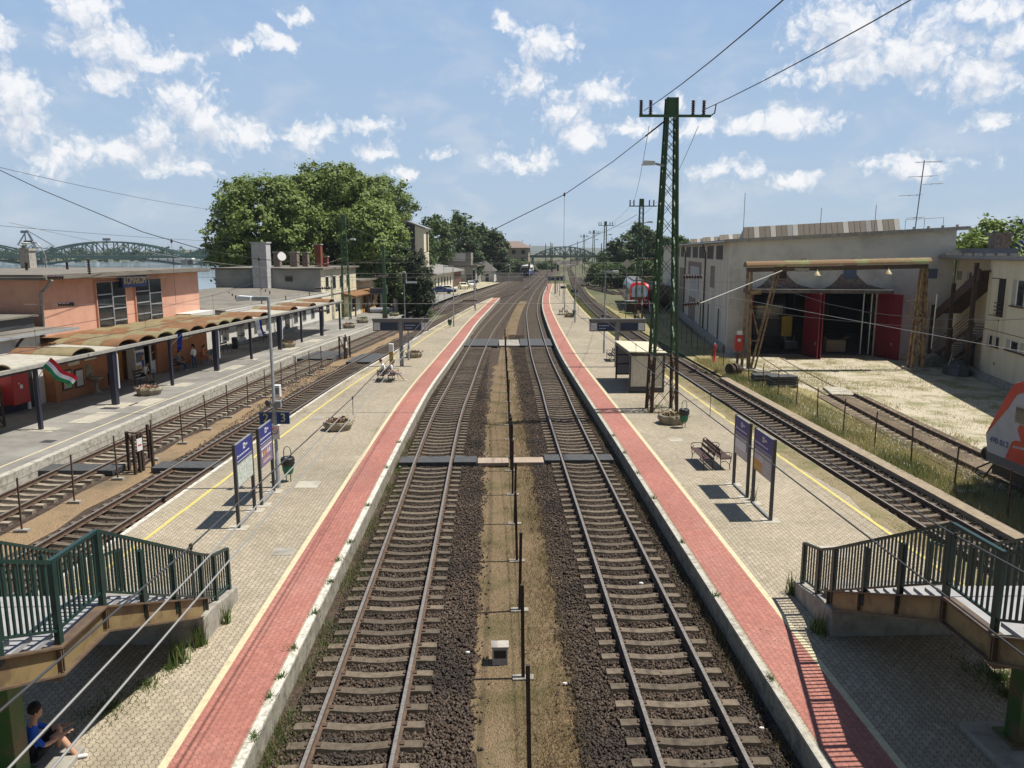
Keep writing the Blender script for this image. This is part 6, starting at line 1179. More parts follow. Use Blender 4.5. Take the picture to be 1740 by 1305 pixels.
b = MB(); nb(b, 8.1, 9.0, 55.3, 55.358, 4.75, 5.4); b.build('window', M['glass'], t)
for i in range(8): nb(MB(), 12.6, 13.3, 55.31, 55.358, 4.0 + i * .27, 4.04 + i * .27).build('ladder_rung', M['rust'], t)
nb(MB(), 4.64, 4.719, 55.42, 70, 3.1, 3.18).build('string_course', M['fascia'], t)
b = MB(); nb(b, 10.6, 12.35, 54.0, 55.35, 3.6, 9.2); nb(b, 10.5, 12.45, 53.9, 55.45, 9.2, 9.35); b.build('tall_chimney', mat('pale_grey_chimney', (.50, .51, .53), .85, (.4, .4, .4), 2), t)
for n, s, w, h, m in ((12.4, 62, .8, 1.75, 'brick'), (10.2, 62, .9, 1.75, 'brick'), (9.3, 63.5, .7, 1.7, 'brick'), (7.1, 62, .8, 2.7, 'brickred'), (6.5, 63, .55, 1.2, 'brickred')):
    mm = M['brick'] if m == 'brick' else M.setdefault('brickred', mat('red_brick', (.25, .07, .04), .9, (.17, .055, .035), 8))
    b = MB(); nb(b, n - w / 2, n + w / 2, s - w / 2, s + w / 2, 6.36, 6.36 + h); o = b.build('chimney', mm, t); b = MB(); nb(b, n - w / 2 - .08, n + w / 2 + .08, s - w / 2 - .08, s + w / 2 + .08, 6.36 + h, 6.5 + h); b.build('chimney_cap', M['fascia'], o)
b = MB(); b.lathe([(.04, 0), (.3, .05), (.5, .14), (.54, .2)], n=16); o = b.build('satellite_dish', M['paper'], t); o.location = (-11.6, 61.2, 7.6); o.rotation_euler = (R(75), 0, R(40))
b = MB(); nb(b, 5.0, 17, 70.32, 84, -.3, 4.2); b.build('rear_wing_wall', M['cream_w'], t); b = MB(); nb(b, 4.2, 17.5, 70.34, 84.6, 4.202, 4.4); b.build('rear_wing_roof', M['flatroof'], t)
for n, s in ((6.5, 73), (7.3, 73), (9.5, 80), (10.2, 80), (8.4, 76)): b = MB(); nb(b, n - .28, n + .28, s - .28, s + .28, 4.4, 6.2); b.build('chimney', M['brick'], t)
# --- yellow orange annex at the end of the platform
t = sthing('yellow_annex', 'small cream and orange annex with brown window frames beyond the canopy', 'building')
b = MB(); nb(b, 3.9, 4.7, 63.5, 69.5, -.3, 2.7); b.build('cream_wall', M['cream_w'], t); b = MB(); nb(b, 3.9, 9, 69.52, 77.5, -.3, 2.7); b.build('orange_wall', mat('amber_render', (.62, .36, .10), .9, (.55, .3, .09), 2), t)
b = MB(); b.extr([(-2.9, 2.55), (-2.9, 2.68), (-6, 3.3), (-9.5, 2.9), (-9.5, 2.75)], (0, 63, 0), (1, 0, 0), (0, 0, 1), (0, 15.2, 0)); b.build('roof', M['canopybrown'], t)
for a in (65, 70.6, 73, 75): 
    b = MB(); nb(b, 3.84, 3.898, a, a + 1.0, .6, 2.2); f = b.build('window', M['rust'], t); nb(MB(), 3.825, 3.838, a + .12, a + .88, .72, 2.08).build('pane', M['glass'], f)
nb(MB(), 3.86, 3.898, 67.6, 68.5, 0, 2.1).build('door', M['paper'], t)
for s in (63.4, 69.4, 77): b = MB(); nb(b, 2.95, 3.1, s, s + .15, 0, 2.6); b.build('post', M['rust'], t)
t = thing('hanging_display', 'small navy hanging display board in front of the amber annex wall', 'display board', ST(70.5, 1.4, 3.0), SA); nb(MB(), -.15, .15, -.06, .06, -2.5, 0).build('post', M['grey'], t); nb(MB(), -.9, 1.6, -.12, .12, 0, .85).build('box', M['boardframe'], t); nb(MB(), -.5, 1.5, -.13, -.122, .1, .75).build('screen', M['navy'], t)
t = thing('grey_pipe', 'fat grey pipe lying on supports at the end of the station platform', 'pipe', (-14.6, 105.8, .45), R(4)); MB().tube([(-2.2, 0, .42), (.9, 0, .42)], .36, 14).build('pipe', M['galv'], t); MB().tube([(1.3, 0, 0), (1.3, 0, 1.9)], .3, 12).build('upright', M['fascia'], t)
for x in (-1.7, .4): MB().box(x - .15, x + .15, -.3, .3, -.05, .12).build('support', M['concrete'], t)
# --- flags
def flag(label, base, tip, along, drop, cols, cat='flag', wave=.09):
    t = thing('flag', label, cat, base); b_, tp = Vector((0, 0, 0)), Vector(tip) - Vector(base); MB().tube([b_, tp], .018, 6).build('pole', M['galv'], t)
    A, D = Vector(along), Vector(drop); n, m = 16, len(cols); o0 = tp
    for k, c in enumerate(cols):
        b = MB(); vs = []
        for i in range(n + 1):
            q = i / n; w = Vector((.2, 1, .15)).normalized() * (wave * math.sin(q * 9 + .6) * (.3 + q)); sag = Vector((0, 0, -.10 * math.sin(q * 3.1)))
            for e in (0, 1): vs.append(o0 + A * q + D * ((k + e) / m) + w + sag)
        b.add(vs, [(i * 2, i * 2 + 1, i * 2 + 3, i * 2 + 2) for i in range(n)], 0, True); b.build('stripe', c, t)
    return t
M['fred'] = mat('flag_red', (.55, .02, .035), .8, trans=.3); M['fwhite'] = mat('flag_white', (.75, .76, .8), .8, trans=.3); M['fgreen'] = mat('flag_green', (.02, .22, .09), .8, trans=.3); M['fblue'] = mat('flag_blue', (.012, .03, .25), .8, trans=.2)
flag('red white and green flag flying from the first canopy post', (-21.2, 35.9, 3.0), (-20.45, 35.75, 3.95), (1.2, -.05, -.95), (-.42, 0, -.42), [M['fred'], M['fwhite'], M['fgreen']])
flag('dark blue flag hanging limp from the third canopy post', ST(12.1, -.05, 3.0), ST(12.3, -.75, 3.75), (-.12, 0, -1.05), (-.32, .05, .05), [M['fblue'], M['fblue']], wave=.05)
flag('blue and white flag hanging from a canopy post over the white wing', ST(24.1, -.1, 3.0), ST(24.4, -.75, 3.6), (.22, 0, -1.25), (-.5, .05, -.1), [M['fblue'], M['fwhite'], M['fwhite']], wave=.05)
lattice_mast('rusty lattice mast rising through the shade of the canopy at the left edge', (-24.0, 36.2, ZP), 14.5, 1.0, .5, 3.5, 0, None, bays=13)
t = thing('street_lamp', 'tall curved street lamp behind the salmon hall roof', 'street lamp', (-45.3, 80, 0)); MB().tube([(0, 0, 0), (0, 0, 8.3), (-.25, 0, 9.2), (-.7, 0, 9.65), (-1.2, 0, 9.7)], .09, 8).build('pole', M['galv'], t); b = MB(); b.lathe([(.1, -.02), (.26, .0), (.3, .12), (.12, .2)], n=12, sx=1.8); o = b.build('lamp_head', M['lampglass'], t); o.location = (-1.7, 0, 9.5); MB().box(-1.9, -1.1, -.12, .12, 9.7, 9.85).build('lamp_cover', M['darkgrey'], t)
# ================================================================== beyond the station
t = thing('hose_tower', 'pale tower with a pitched roof and dark louvred openings behind the trees', 'tower', (-17.2, 170, 0), -.15)
MB().box(-2.3, 2.3, 0, 4.6, 0, 13.6).build('wall', M['cream_w'], t); b = MB(); b.extr([(-2.6, 13.4), (-2.6, 13.65), (-1.4, 15.3), (2.8, 13.75), (2.8, 13.5), (-1.4, 15.0)], (0, -.4, 0), (1, 0, 0), (0, 0, 1), (0, 5.4, 0)); b.build('roof', M['grey'], t)
b = MB(); b.extr([(-2.3, 13.6), (2.3, 13.6), (-1.4, 14.9)], (0, 0, 0), (1, 0, 0), (0, 0, 1), (0, 4.6, 0)); b.build('gable', M['cream_w'], t); b = MB(); b.extr([(-2.25, 8.6), (.35, 8.6), (.35, 14.3), (-1.4, 14.8), (-2.25, 13.5)], (0, -.06, 0), (1, 0, 0), (0, 0, 1), (0, .055, 0)); b.build('louvre', M['black'], t)
MB().box(2.302, 2.35, 2.2, 3.7, 8.8, 13).build('louvre', M['rustdark'], t)
t = thing('workshop_row', 'low workshop row with grey roof and brick red doors behind the parked cars', 'building', (-15.2, 168, .2), -.105)
MB().box(0, 3.5, -6, 20, 0, 3.6).build('wall', M['cream_w'], t); MB().box(-.5, 3.52, 20.02, 33, 0, 3.7).build('brick_wall', M.setdefault('brickred', mat('red_brick', (.30, .10, .06), .9, (.22, .08, .05), 8)), t)
b = MB(); b.extr([(4.4, 3.7), (4.4, 3.85), (-9, 6.9), (-9, 3.7)], (0, -6.5, 0), (1, 0, 0), (0, 0, 1), (0, 40, 0)); b.build('roof', mat('grey_sheet_roof', (.26, .25, .235), .85, (.2, .19, .18), .8), t)
for i in range(6): y = -5 + i * 4; MB().box(3.502, 3.54, y, y + 1.6, .9, 2.9).build('window', M['glass'], t)
for i in range(4): y = 21 + i * 3; MB().box(3.522, 3.56, y, y + 1.9, .1, 2.9).build('door', M['rust'], t)
for y in (2, 12, 24): MB().box(-5, -4, y, y + 1, 5.5, 8.1).build('chimney', M['brick'], t)
t = thing('grey_shed', 'flat roofed grey shed with white hoardings next to the workshop row', 'building', (-12, 206, .2), -.1); MB().box(0, 7, 0, 24, 0, 4.6).build('wall', M['greywall'], t); MB().box(-.5, 8, -.5, 25, 4.602, 5.0).build('roof', M['flatroof'], t); MB().box(-2, 6, 2, 22, 5.0, 8.2).build('upper_wall', M['concrete'], t); MB().box(2, 4.5, -.04, -.002, 2.5, 4.4).build('hoarding', M['paper'], t); MB().box(5, 6.4, -.04, -.002, .2, 2.4).build('door', M['darkgrey'], t); MB().box(1.0, 4.5, 1.95, 1.998, 6.0, 8.0).build('hoarding', M['paper'], t)
t = thing('hip_roof_hut', 'small white hut with a grey hipped roof beyond the parked cars', 'hut', (-3.2, 222, .1), -.1); MB().box(-3.5, 3.5, 0, 7, 0, 3.1).build('wall', M['whitewall'], t); b = MB(); b.add([(-4, -.5, 3.1), (4, -.5, 3.1), (4, 7.5, 3.1), (-4, 7.5, 3.1), (-1, 3.5, 5.8), (1, 3.5, 5.8)], [(0, 1, 5, 4), (1, 2, 5), (2, 3, 4, 5), (3, 0, 4), (3, 2, 1, 0)]); b.build('roof', mat('grey_hip_roof', (.12, .115, .11), .9), t); MB().box(-2, -.9, -.03, -.002, 1, 2.3).build('window', M['glass'], t); MB().box(1, 2, -.03, -.002, .1, 2.2).build('door', M['darkgrey'], t)
t = thing('plank_fence', 'pale plank fence right of the hip roofed hut', 'fence', (1.2, 226, .1), -.1)
for i in range(14): MB().box(i * .55, i * .55 + .45, 0, .06, 0, 2.6).build('plank', M['fascia'], t)
t = thing('apartment_house', 'distant beige three storey house behind the trees left of the footbridge', 'house', (-1, 330, 0), -.1); MB().box(-1, 16, 0, 12, 0, 10.2).build('wall', mat('beige_house', (.40, .34, .24), .9), t); b = MB(); b.add([(-2, -1, 10.2), (17, -1, 10.2), (17, 13, 10.2), (-2, 13, 10.2), (3, 6, 13), (12, 6, 13)], [(0, 1, 5, 4), (1, 2, 5), (2, 3, 4, 5), (3, 0, 4), (3, 2, 1, 0)]); b.build('roof', M['brick'], t)
for i in range(4):
    for j in range(3): MB().box(1 + i * 4, 2.6 + i * 4, -.05, -.002, 1.2 + j * 3.2, 2.9 + j * 3.2).build('window', M['glass'], t)
MB().box(5, 6.2, 5, 6.2, 12, 14).build('chimney', M['brick'], t)
# --- parked cars
def car(label, loc, rz, paint, group='cars parked beyond the station'):
    t = thing('parked_car', label, 'car', loc, rz, group); b = MB(); b.extr([(-2.1, .35), (2.1, .35), (2.15, .7), (1.9, .95), (.95, 1.0), (.3, 1.45), (-1.1, 1.5), (-1.9, 1.05), (-2.15, .9)], (0, -.85, 0), (1, 0, 0), (0, 0, 1), (0, 1.7, 0)); b.build('body', paint, t, .12)
    for s in (-1, 1):
        b = MB(); b.extr([(.8, 1.0), (.25, 1.38), (-1.0, 1.42), (-1.6, 1.05)], (0, s * .85, 0), (1, 0, 0), (0, 0, 1), (0, s * .012, 0)); b.build('side_window', M['glass'], t)
        for x in (-1.3, 1.35): MB().tube([(x, s * .7, .32), (x, s * .88, .32)], [.32, .32], 16, smooth=False).build('wheel', M['tyre'], t)
        MB().box(2.1, 2.17, s * .75 - .12, s * .75 + .12, .62, .8).build('headlight', M['paper'], t)
    for xa, za, xb, zb in ((.98, 1.02, .36, 1.42), (-1.9, 1.1, -1.2, 1.45)): 
        b = MB(); d = .03 if xa > 0 else -.03; b.add([(xa + d, -.72, za), (xa + d, .72, za), (xb + d, .66, zb), (xb + d, -.66, zb)], [(0, 1, 2, 3)]); b.build('windscreen', M['glass'], t)
    return t
car('blue estate car parked nearest on the pale forecourt by the workshop row', (-10.4, 158, .27), R(10), mat('car_blue', (.05, .09, .24), .25, metal=.2)); car('white hatchback right behind the blue estate car', (-9.6, 163.5, .27), R(20), M['paper'])
car('cream white car parked nose to the track right of the blue car', (-6.9, 178, .27), R(-78), M['cream_w']); car('silver white car parked behind the cream white one', (-5.2, 187, .25), R(-80), M['lampglass']); car('dark blue car parked in front of the hip roofed hut', (-6.0, 207, .2), R(5), M['navy'])
# --- blue locomotive in the distance
t = thing('locomotive', 'small blue and white electric locomotive coming along the far left tracks', 'locomotive', (10.6, 258, .2), -.14); b = MB(); b.extr([(-1.5, .9), (1.5, .9), (1.5, 3.2), (1.2, 3.9), (-1.2, 3.9), (-1.5, 3.2)], (0, 0, 0), (1, 0, 0), (0, 0, 1), (0, 16, 0)); b.build('body', M['paper'], t, .05); MB().box(-1.5, 1.5, -.06, -.002, .7, 2.1).build('front_panel', M['navy'], t); MB().box(-1.3, 1.3, -.05, -.003, 2.2, 3.2).build('windscreen', M['glass'], t); MB().box(-1.3, 1.3, .2, 15.8, .3, .9).build('underframe', M['black'], t); MB().box(1.502, 1.53, .5, 15.5, .95, 2.1).build('side_band', M['blue'], t); MB().box(1.502, 1.53, 3, 13, 2.3, 3.1).build('side_window', M['glass'], t)
for x in (-.9, .9): MB().box(x - .15, x + .15, -.1, -.06, 1.4, 1.7).build('headlight', M['paper'], t)
# --- arched footbridge over the far tracks
M['steelblue'] = mat('grey_green_bridge_paint', (.12, .20, .17), .6)
t = thing('arched_footbridge', 'far green arched truss bridge spanning the rail yard', 'bridge', (17, 430, 0)); X0, X1, ZD = 6, 40, 6.6
def arch(t, xs, zdeck, zr, n, yy, w, m, nm):
    b = MB(); x0, x1 = xs; f = lambda q: zdeck + zr * (1 - (2 * q - 1) ** 2)
    for y in yy:
        for i in range(n):
            q0, q1 = i / n, (i + 1) / n; xa, xb = x0 + (x1 - x0) * q0, x0 + (x1 - x0) * q1; b.beam((xa, y, f(q0)), (xb, y, f(q1)), w, w)
            if i: b.beam((xa, y, zdeck), (xa, y, f(q0)), w * .6, w * .6)
            if 0 < i < n - 1: a_, c_ = ((xa, f(q0)), (xb, zdeck)) if i < n / 2 else ((xa, zdeck), (xb, f(q1))); b.beam((a_[0], y, a_[1]), (c_[0], y, c_[1]), w * .5, w * .5)
    return b.build(nm, m, t)
[arch(t, (X0, X1), ZD, 4.6, 12, (q,), .45, M['steelblue'], 'arch_truss') for q in (0, 3.5)]; MB().box(-14, 48, 0, 3.5, 5.3, 5.7).build('deck', M['steelblue'], t); MB().box(-14, 48, -.1, 0, 5.7, 6.7).build('parapet', M['steelblue'], t)
for x in (-12, 5, 41, 47): MB().box(x - .6, x + .6, .5, 3, 0, 5.3).build('pier', M['steelblue'], t)
# --- the river bridge on the left, with river, boats, far bank
b = MB(); b.add([(-2500, 330, -3), (-95, 330, -3), (-62, 130, -3), (-60, 60, -3), (-2500, 60, -3)], [(0, 1, 2, 3, 4)])
b.quad((-2500, 100, -.05), (-62, 100, -.05), (-52, 700, -.05), (-2500, 700, -.05)); b.f = b.f[1:]; b.m = b.m[1:]; b.sm = b.sm[1:]
rv = mat('river_water', (.17, .22, .24), .12, (.2, .25, .26), .03, spec=.5); sheet('river', b, rv)
t = thing('river_bridge', 'long green steel truss bridge of several arches over the river at the left', 'bridge', (0, 520, 0))
for k, (a, c) in enumerate(((-402, -304), (-302, -205), (-203, -106))):
    [arch(t, (a, c), 6.2, 8.6, 14, (q,), .95, M['steelblue'], 'arch_truss') for q in (0, 9)]; n = 10
    for y in (0, 9):
        b = MB()
        for i in range(n): q0, q1 = i / n, (i + 1) / n; g = lambda q: 4.0 - 4.6 * (2 * q - 1) ** 2; b.beam((a + (c - a) * q0, y, g(q0)), (a + (c - a) * q1, y, g(q1)), .9, .9); b.beam((a + (c - a) * q0, y, g(q0)), (a + (c - a) * q0, y, 4.5), .5, .5)
        b.build('lower_arch', M['steelblue'], t)
MB().box(-420, -60, -.5, 10, 4.3, 6.1).build('deck', M['steelblue'], t)
for x in (-403, -303, -204, -105): MB().box(x - 2, x + 2, -1, 11, -4, 3).build('pier', M['concrete'], t)
for x, w, lab in ((-262, 46, 'long white river ship moored under the middle arch'), (-216, 22, 'white boathouse barge right of the long ship')):
    t = thing('river_ship', lab, 'ship', (x, 640, -.05)); MB().extr([(-w / 2, 2.4), (-w / 2 + 3, 0), (w / 2 - 3, 0), (w / 2, 2.4)], (0, 0, 0), (1, 0, 0), (0, 0, 1), (0, 9, 0)).build('hull', M['whitewall'], t); MB().box(-w * .38, w * .36, 1, 8, 2.4, 4.6).build('cabin', M['paper'], t); MB().box(-w * .34, w * .32, .93, .99, 3.1, 4.0).build('window_band', M['glass'], t); MB().box(-w * .3, w * .1, 2, 7, 4.6, 6.2).build('upper_deck', mat('ship_blue_grey', (.35, .4, .45), .5) if 'shipb' not in M else M['shipb'], t)
t = thing('harbour_crane', 'thin grey harbour crane rising behind the river bridge', 'crane', (-403, 700, 0)); 
for a, c, w in (((0, 0, 0), (0, 0, 12), 2.2), ((0, 0, 8), (-7, 0, 27), 1.0), ((-7, 0, 27), (-16, 0, 14), .9), ((-7, 0, 27), (16, 0, 13), .7), ((0, 0, 12), (-5, 0, 24), .6), ((0, 0, 12), (16, 0, 10), .8)): MB().beam(a, c, w, w).build('boom', M['galv'], t)
for x, y, h, lab in ((-353, 600, 22.5, 'floodlight mast left of the harbour crane'), (-312, 640, 17.5, 'slim floodlight mast above the middle bridge arch')):
    t = thing('floodlight_mast', lab, 'mast', (x, y, 0)); MB().tube([(0, 0, 0), (0, 0, h)], .5, 6).build('pole', M['grey'], t); MB().box(-3, 3, -.5, .5, h - .3, h + 1.6).build('light_bank', M['grey'], t)
# ================================================================== trees
def leafmat(name, cols, c2): return mat(name, cols[0], .6, c2, .22, .4, .62, island=cols, trans=.22, spec=.3)
M['plane'] = leafmat('plane_tree_leaves', [(.145, .205, .05), (.20, .27, .072), (.10, .15, .036), (.25, .32, .10)], (.18, .245, .06)); M['planelight'] = leafmat('light_plane_leaves', [(.18, .25, .065), (.245, .32, .095), (.13, .19, .05), (.30, .37, .13)], (.21, .28, .075))
M['darkleaf'] = leafmat('dark_tree_leaves', [(.042, .075, .027), (.065, .105, .037), (.03, .055, .02), (.085, .125, .045)], (.058, .092, .033)); M['midleaf'] = leafmat('mid_green_leaves', [(.07, .12, .035), (.105, .16, .047), (.05, .085, .026), (.13, .185, .06)], (.085, .135, .04))
M['yew'] = leafmat('conifer_needles', [(.022, .038, .016), (.033, .055, .022), (.014, .028, .012)], (.03, .048, .018)); M['redleaf'] = leafmat('dark_red_leaves', [(.10, .022, .025), (.07, .015, .02), (.14, .035, .03)], (.09, .02, .02)); M['lime'] = leafmat('yellow_green_leaves', [(.17, .24, .05), (.22, .30, .07), (.12, .18, .035)], (.19, .27, .06))
M['bark'] = mat('tree_bark', (.12, .10, .075), .95, (.2, .18, .14), 3)
def crown_mesh(blobs, n, size, m, name='crown', clump=.8, per=30, shell=.24):
    B = np.array(blobs, float); w = (B[:, 3] * B[:, 4] * B[:, 5]) ** .62; w /= w.sum(); nc = max(4, n // per); bi = RNG.choice(len(B), nc, p=w)
    d = RNG.normal(size=(nc, 3)); d[:, 2] += .15; d /= np.linalg.norm(d, axis=1, keepdims=True); r = 1 - shell * RNG.random(nc) ** 1.6
    r *= 1 + .09 * np.sin(d[:, 0] * 7 + bi) * np.cos(d[:, 1] * 6 + d[:, 2] * 5)
    C = B[bi, :3] + d * B[bi, 3:6] * r[:, None]; ci = np.repeat(np.arange(nc), per); N = len(ci); cs = clump * RNG.uniform(.55, 1.25, nc)
    p = C[ci] + RNG.normal(0, 1, (N, 3)) * cs[ci][:, None] * np.array([.55, .55, .38]); p[:, 2] = np.maximum(p[:, 2], .15)
    nrm = d[ci] * 1.1 + RNG.normal(0, .6, (N, 3)) + np.array([.15, -.1, .45]); nrm /= np.linalg.norm(nrm, axis=1, keepdims=True); a = np.cross(nrm, RNG.normal(size=(N, 3))); a /= np.linalg.norm(a, axis=1, keepdims=True); b = np.cross(nrm, a)
    s = size * RNG.uniform(.55, 1.3, (N, 1)); v = np.stack([p - a * s, p + b * s * .62, p + a * s, p - b * s * .62], 1)
    me_o = tris(name, v.reshape(-1, 3), np.arange(N * 4).reshape(-1, 4), m); me = me_o.data; bpy.data.objects.remove(me_o); return me
def trunk_mesh(h, r, limbs):
    b = MB(); b.tube([(0, 0, -.2), (.05 * r, 0, h * .35), (.2 * r, .1 * r, h * .7), (.1 * r, 0, h)], [r * 1.25, r, r * .75, r * .3], 9)
    for i in range(limbs): a = i * 2.4; z = h * (.35 + .4 * (i / max(limbs, 1))); L_ = h * .42; b.tube([(0, 0, z), (math.cos(a) * L_ * .45, math.sin(a) * L_ * .45, z + L_ * .5), (math.cos(a) * L_ * .8, math.sin(a) * L_ * .8, z + L_ * .95)], [r * .5, r * .32, r * .1], 6)
    return b.mesh('trunk', M['bark'])
def tree(name, label, loc, blobs, n, size, m, h, r, limbs=5, group=None, **k):
    t = thing(name, label, 'tree', loc, 0, group); link('trunk', trunk_mesh(h, r, limbs), t); link('crown', crown_mesh(blobs, n, size, m, **k), t); return t
def blobs_for(R_, z0, z1, k, squash=.62):
    out = [(0, 0, (z0 + z1) / 2, R_ * .72, R_ * .72, (z1 - z0) * .47)]
    for i in range(k):
        a = i * 2.399 + RNG.uniform(-.3, .3); q = (i + .5) / k; z = z0 + (z1 - z0) * (.16 + .72 * q); rr = R_ * math.sqrt(max(.06, 1 - ((q - .4) / .72) ** 2)) * .68; s = R_ * RNG.uniform(.26, .42); out.append((math.cos(a) * rr, math.sin(a) * rr, z, s, s, s * .8))
    return out
G_ = 'big plane trees behind the station'
tree('plane_tree', 'broad plane tree at the left of the big clump, its crown hanging low', (-34.0, 122, 0), blobs_for(10.6, 1.5, 20.3, 26), 62000, .27, M['plane'], 15, .7, 7, G_)
tree('plane_tree', 'tallest plane tree in the middle of the big clump behind the tall pale chimney', (-25.0, 129, 0), blobs_for(10.0, 2.5, 23, 26), 62000, .27, M['plane'], 17, .75, 7, G_)
tree('plane_tree', 'lighter green plane tree at the right of the clump behind the lattice mast', (-18.6, 120, 0), blobs_for(5.6, .6, 17.0, 20), 42000, .25, M['planelight'], 12, .5, 6, G_)
tree('plane_tree', 'airy plane tree standing behind the right side of the clump beside the tower', (-24.5, 186, 0), blobs_for(7.0, 9, 27, 15), 9000, .36, M['plane'], 19, .5, 7, G_, shell=.6, clump=1.1)
tree('conifer', 'dark columnar yew tree right of the ivy covered tree at the platform end', (-10.0, 104.5, 0), [(0, 0, 4.6, 1.75, 1.75, 4.4), (.5, 0, 2.5, 1.7, 1.7, 2.5), (-.5, .2, 6.3, 1.2, 1.2, 2.4)], 9000, .17, M['yew'], 7, .25, 3, clump=.45, shell=.25)
tree('conifer', 'green ivy like columnar tree left of the dark yew', (-13.2, 108.5, 0), [(0, 0, 4.4, 2.3, 2.2, 4.5), (1.2, 0, 2.6, 1.9, 1.7, 2.6), (-1.1, .2, 6.5, 1.7, 1.5, 2.6), (.3, 0, 8.2, 1.4, 1.4, 2.0)], 9000, .19, M['midleaf'], 8, .28, 3, clump=.5, shell=.25)
tree('bush', 'dark red leaved bush in front of the ivy green tree', (-14.9, 110, 0), [(0, 0, 1.5, 1.7, 1.5, 1.4), (1.8, .3, 1.2, 1.3, 1.2, 1.1)], 3800, .13, M['redleaf'], 1.6, .08, 3, clump=.35, shell=.3)
tree('bush', 'low green bushes at the foot of the dark yew', (-8.7, 103.2, 0), [(0, 0, .5, 1.0, .8, .6), (-3.5, 1, .4, .9, .7, .5)], 1400, .1, M['midleaf'], .5, .04, 2, clump=.3)
def uat(u, y): return y * ((u - 870) / 1307 * .99 + .0244)
def zat(v, y): return CZ + (427 - v) / 1307 * y * 1.0
for i, (u, v, y, R_, m, lab) in enumerate(((738, 364, 205, 6.0, 'midleaf', 'green tree just right of the pale tower'), (778, 361, 226, 7.0, 'midleaf', 'tall round green tree second right of the tower'), (812, 378, 240, 6.0, 'midleaf', 'green tree left of the very dark round tree'),
        (838, 389, 232, 4.8, 'darkleaf', 'very dark rounded tree at the right end of the row by the tower'), (712, 385, 190, 5, 'midleaf', 'green tree directly behind the pale tower'), (795, 400, 215, 4.5, 'darkleaf', 'dark lower tree under the tall round one'))):
    z1 = zat(v, y); tree('leafy_tree', lab, (uat(u, y), y, 0), blobs_for(R_, .8, z1, 12), 6500, .42, M[m], z1 * .7, .4, 5, 'trees beyond the workshop row', clump=1.0)
for i, (u, v, y, R_, m, lab) in enumerate(((1062, 400, 225, 6.5, 'darkleaf', 'dark tree at the left edge of the right hand grove'), (1085, 377, 235, 5.0, 'midleaf', 'tall slender tree rising behind the crossbar mast'), (1102, 388, 215, 5.0, 'darkleaf', 'dark tree between the crossbar mast and the tall near mast'),
        (1125, 398, 205, 4.5, 'darkleaf', 'dark tree right behind the tall near mast'), (1042, 425, 240, 5.5, 'darkleaf', 'lower dark tree left of the right hand grove'), (1155, 400, 190, 3.5, 'midleaf', 'small tree top peeking over the far end of the shed roof'))):
    z1 = zat(v, y); tree('leafy_tree', lab, (uat(u, y), y, 0), blobs_for(R_, .5, z1, 12, .5), 6500, .42, M[m], z1 * .7, .35, 5, 'trees behind the red train', clump=1.0)
for u, v, y, R_, lab in ((1020, 446, 200, 4, 'low green bush left of the red train'), (1045, 448, 190, 5, 'wide green bush behind the signal lamps on the right'), (1078, 442, 185, 5, 'green bush directly behind the red train'), (1108, 440, 180, 5, 'green bush behind the brown wagon')):
    z1 = zat(v, y); tree('bush', lab, (uat(u, y), y, 0), blobs_for(R_, .0, max(z1, 3), 9), 4200, .3, M['midleaf'], 2, .15, 4, 'bushes along the right hand sidings', clump=.8)
for u, v, y, R_, lab in ((872, 440, 300, 5, 'green bush beside the distant beige house'), (895, 446, 300, 4, 'green bush above the distant blue locomotive'), (845, 446, 262, 5, 'green bush right of the hip roofed hut'), (858, 416, 420, 7, 'round tree behind the distant beige house'), (930, 446, 380, 5, 'bush under the left end of the far footbridge')):
    z1 = zat(v, y); tree('bush', lab, (uat(u, y), y, 0), blobs_for(R_, .0, max(z1, 3), 9), 3000, .42, M['midleaf'], 2, .2, 4, 'bushes around the far end of the yard', clump=1.0)
tree('leafy_tree', 'bright yellow green tree behind the depot chimney', (55.5, 86, 0), blobs_for(4.6, 3, 12.6, 12), 6000, .26, M['lime'], 9, .3, 6, clump=.8, shell=.5)
tree('conifer', 'dark pointed conifer at the right edge behind the depot roof', (62.5, 92, 0), [(0, 0, 5, 2, 2, 5), (0, 0, 9, 1.1, 1.1, 3.2)], 2600, .25, M['yew'], 10, .25, 3)
t = thing('blue_container', 'blue tarpaulin covered load behind the depot roof at the right edge', 'container', (60.5, 87, 0)); MB().box(-2.5, 2.5, -1.2, 1.2, 7.5, 10).build('tarpaulin', M['blue'], t, .1); MB().box(-2.4, 2.4, -1.1, 1.1, 0, 7.5).build('load', M['grey'], t)
# far woods: one mass nobody could count
bl = []
for i in range(240): x = RNG.uniform(-560, -150); y = RNG.uniform(690, 820); h = RNG.uniform(5, 13) * (.7 + .5 * math.sin(x * .045) ** 2); bl.append((x, y, h * .5, RNG.uniform(5, 9), 5, h * .55))
for i in range(420): x = RNG.uniform(-1000, 1300); y = RNG.uniform(650, 1200); h = RNG.uniform(6, 11); bl.append((x, y, h * .45, RNG.uniform(10, 22), 8, h * .5))
for i in range(90): x = RNG.uniform(62, 260); y = RNG.uniform(240, 560); h = RNG.uniform(5, 10); bl.append((x, y, h * .5, 6, 6, h * .5))
me = crown_mesh(bl, 60000, 1.25, M['darkleaf'], 'far_woodland', clump=2.2, per=20); o = link('far_woodland', me); o['kind'] = 'stuff'
b = MB(); hp = [(x, 14 + 17 * math.exp(-((x - 260) / 330) ** 2) + 5 * math.sin(x * .004) + 3 * math.sin(x * .011)) for x in range(-2600, 2700, 60)]
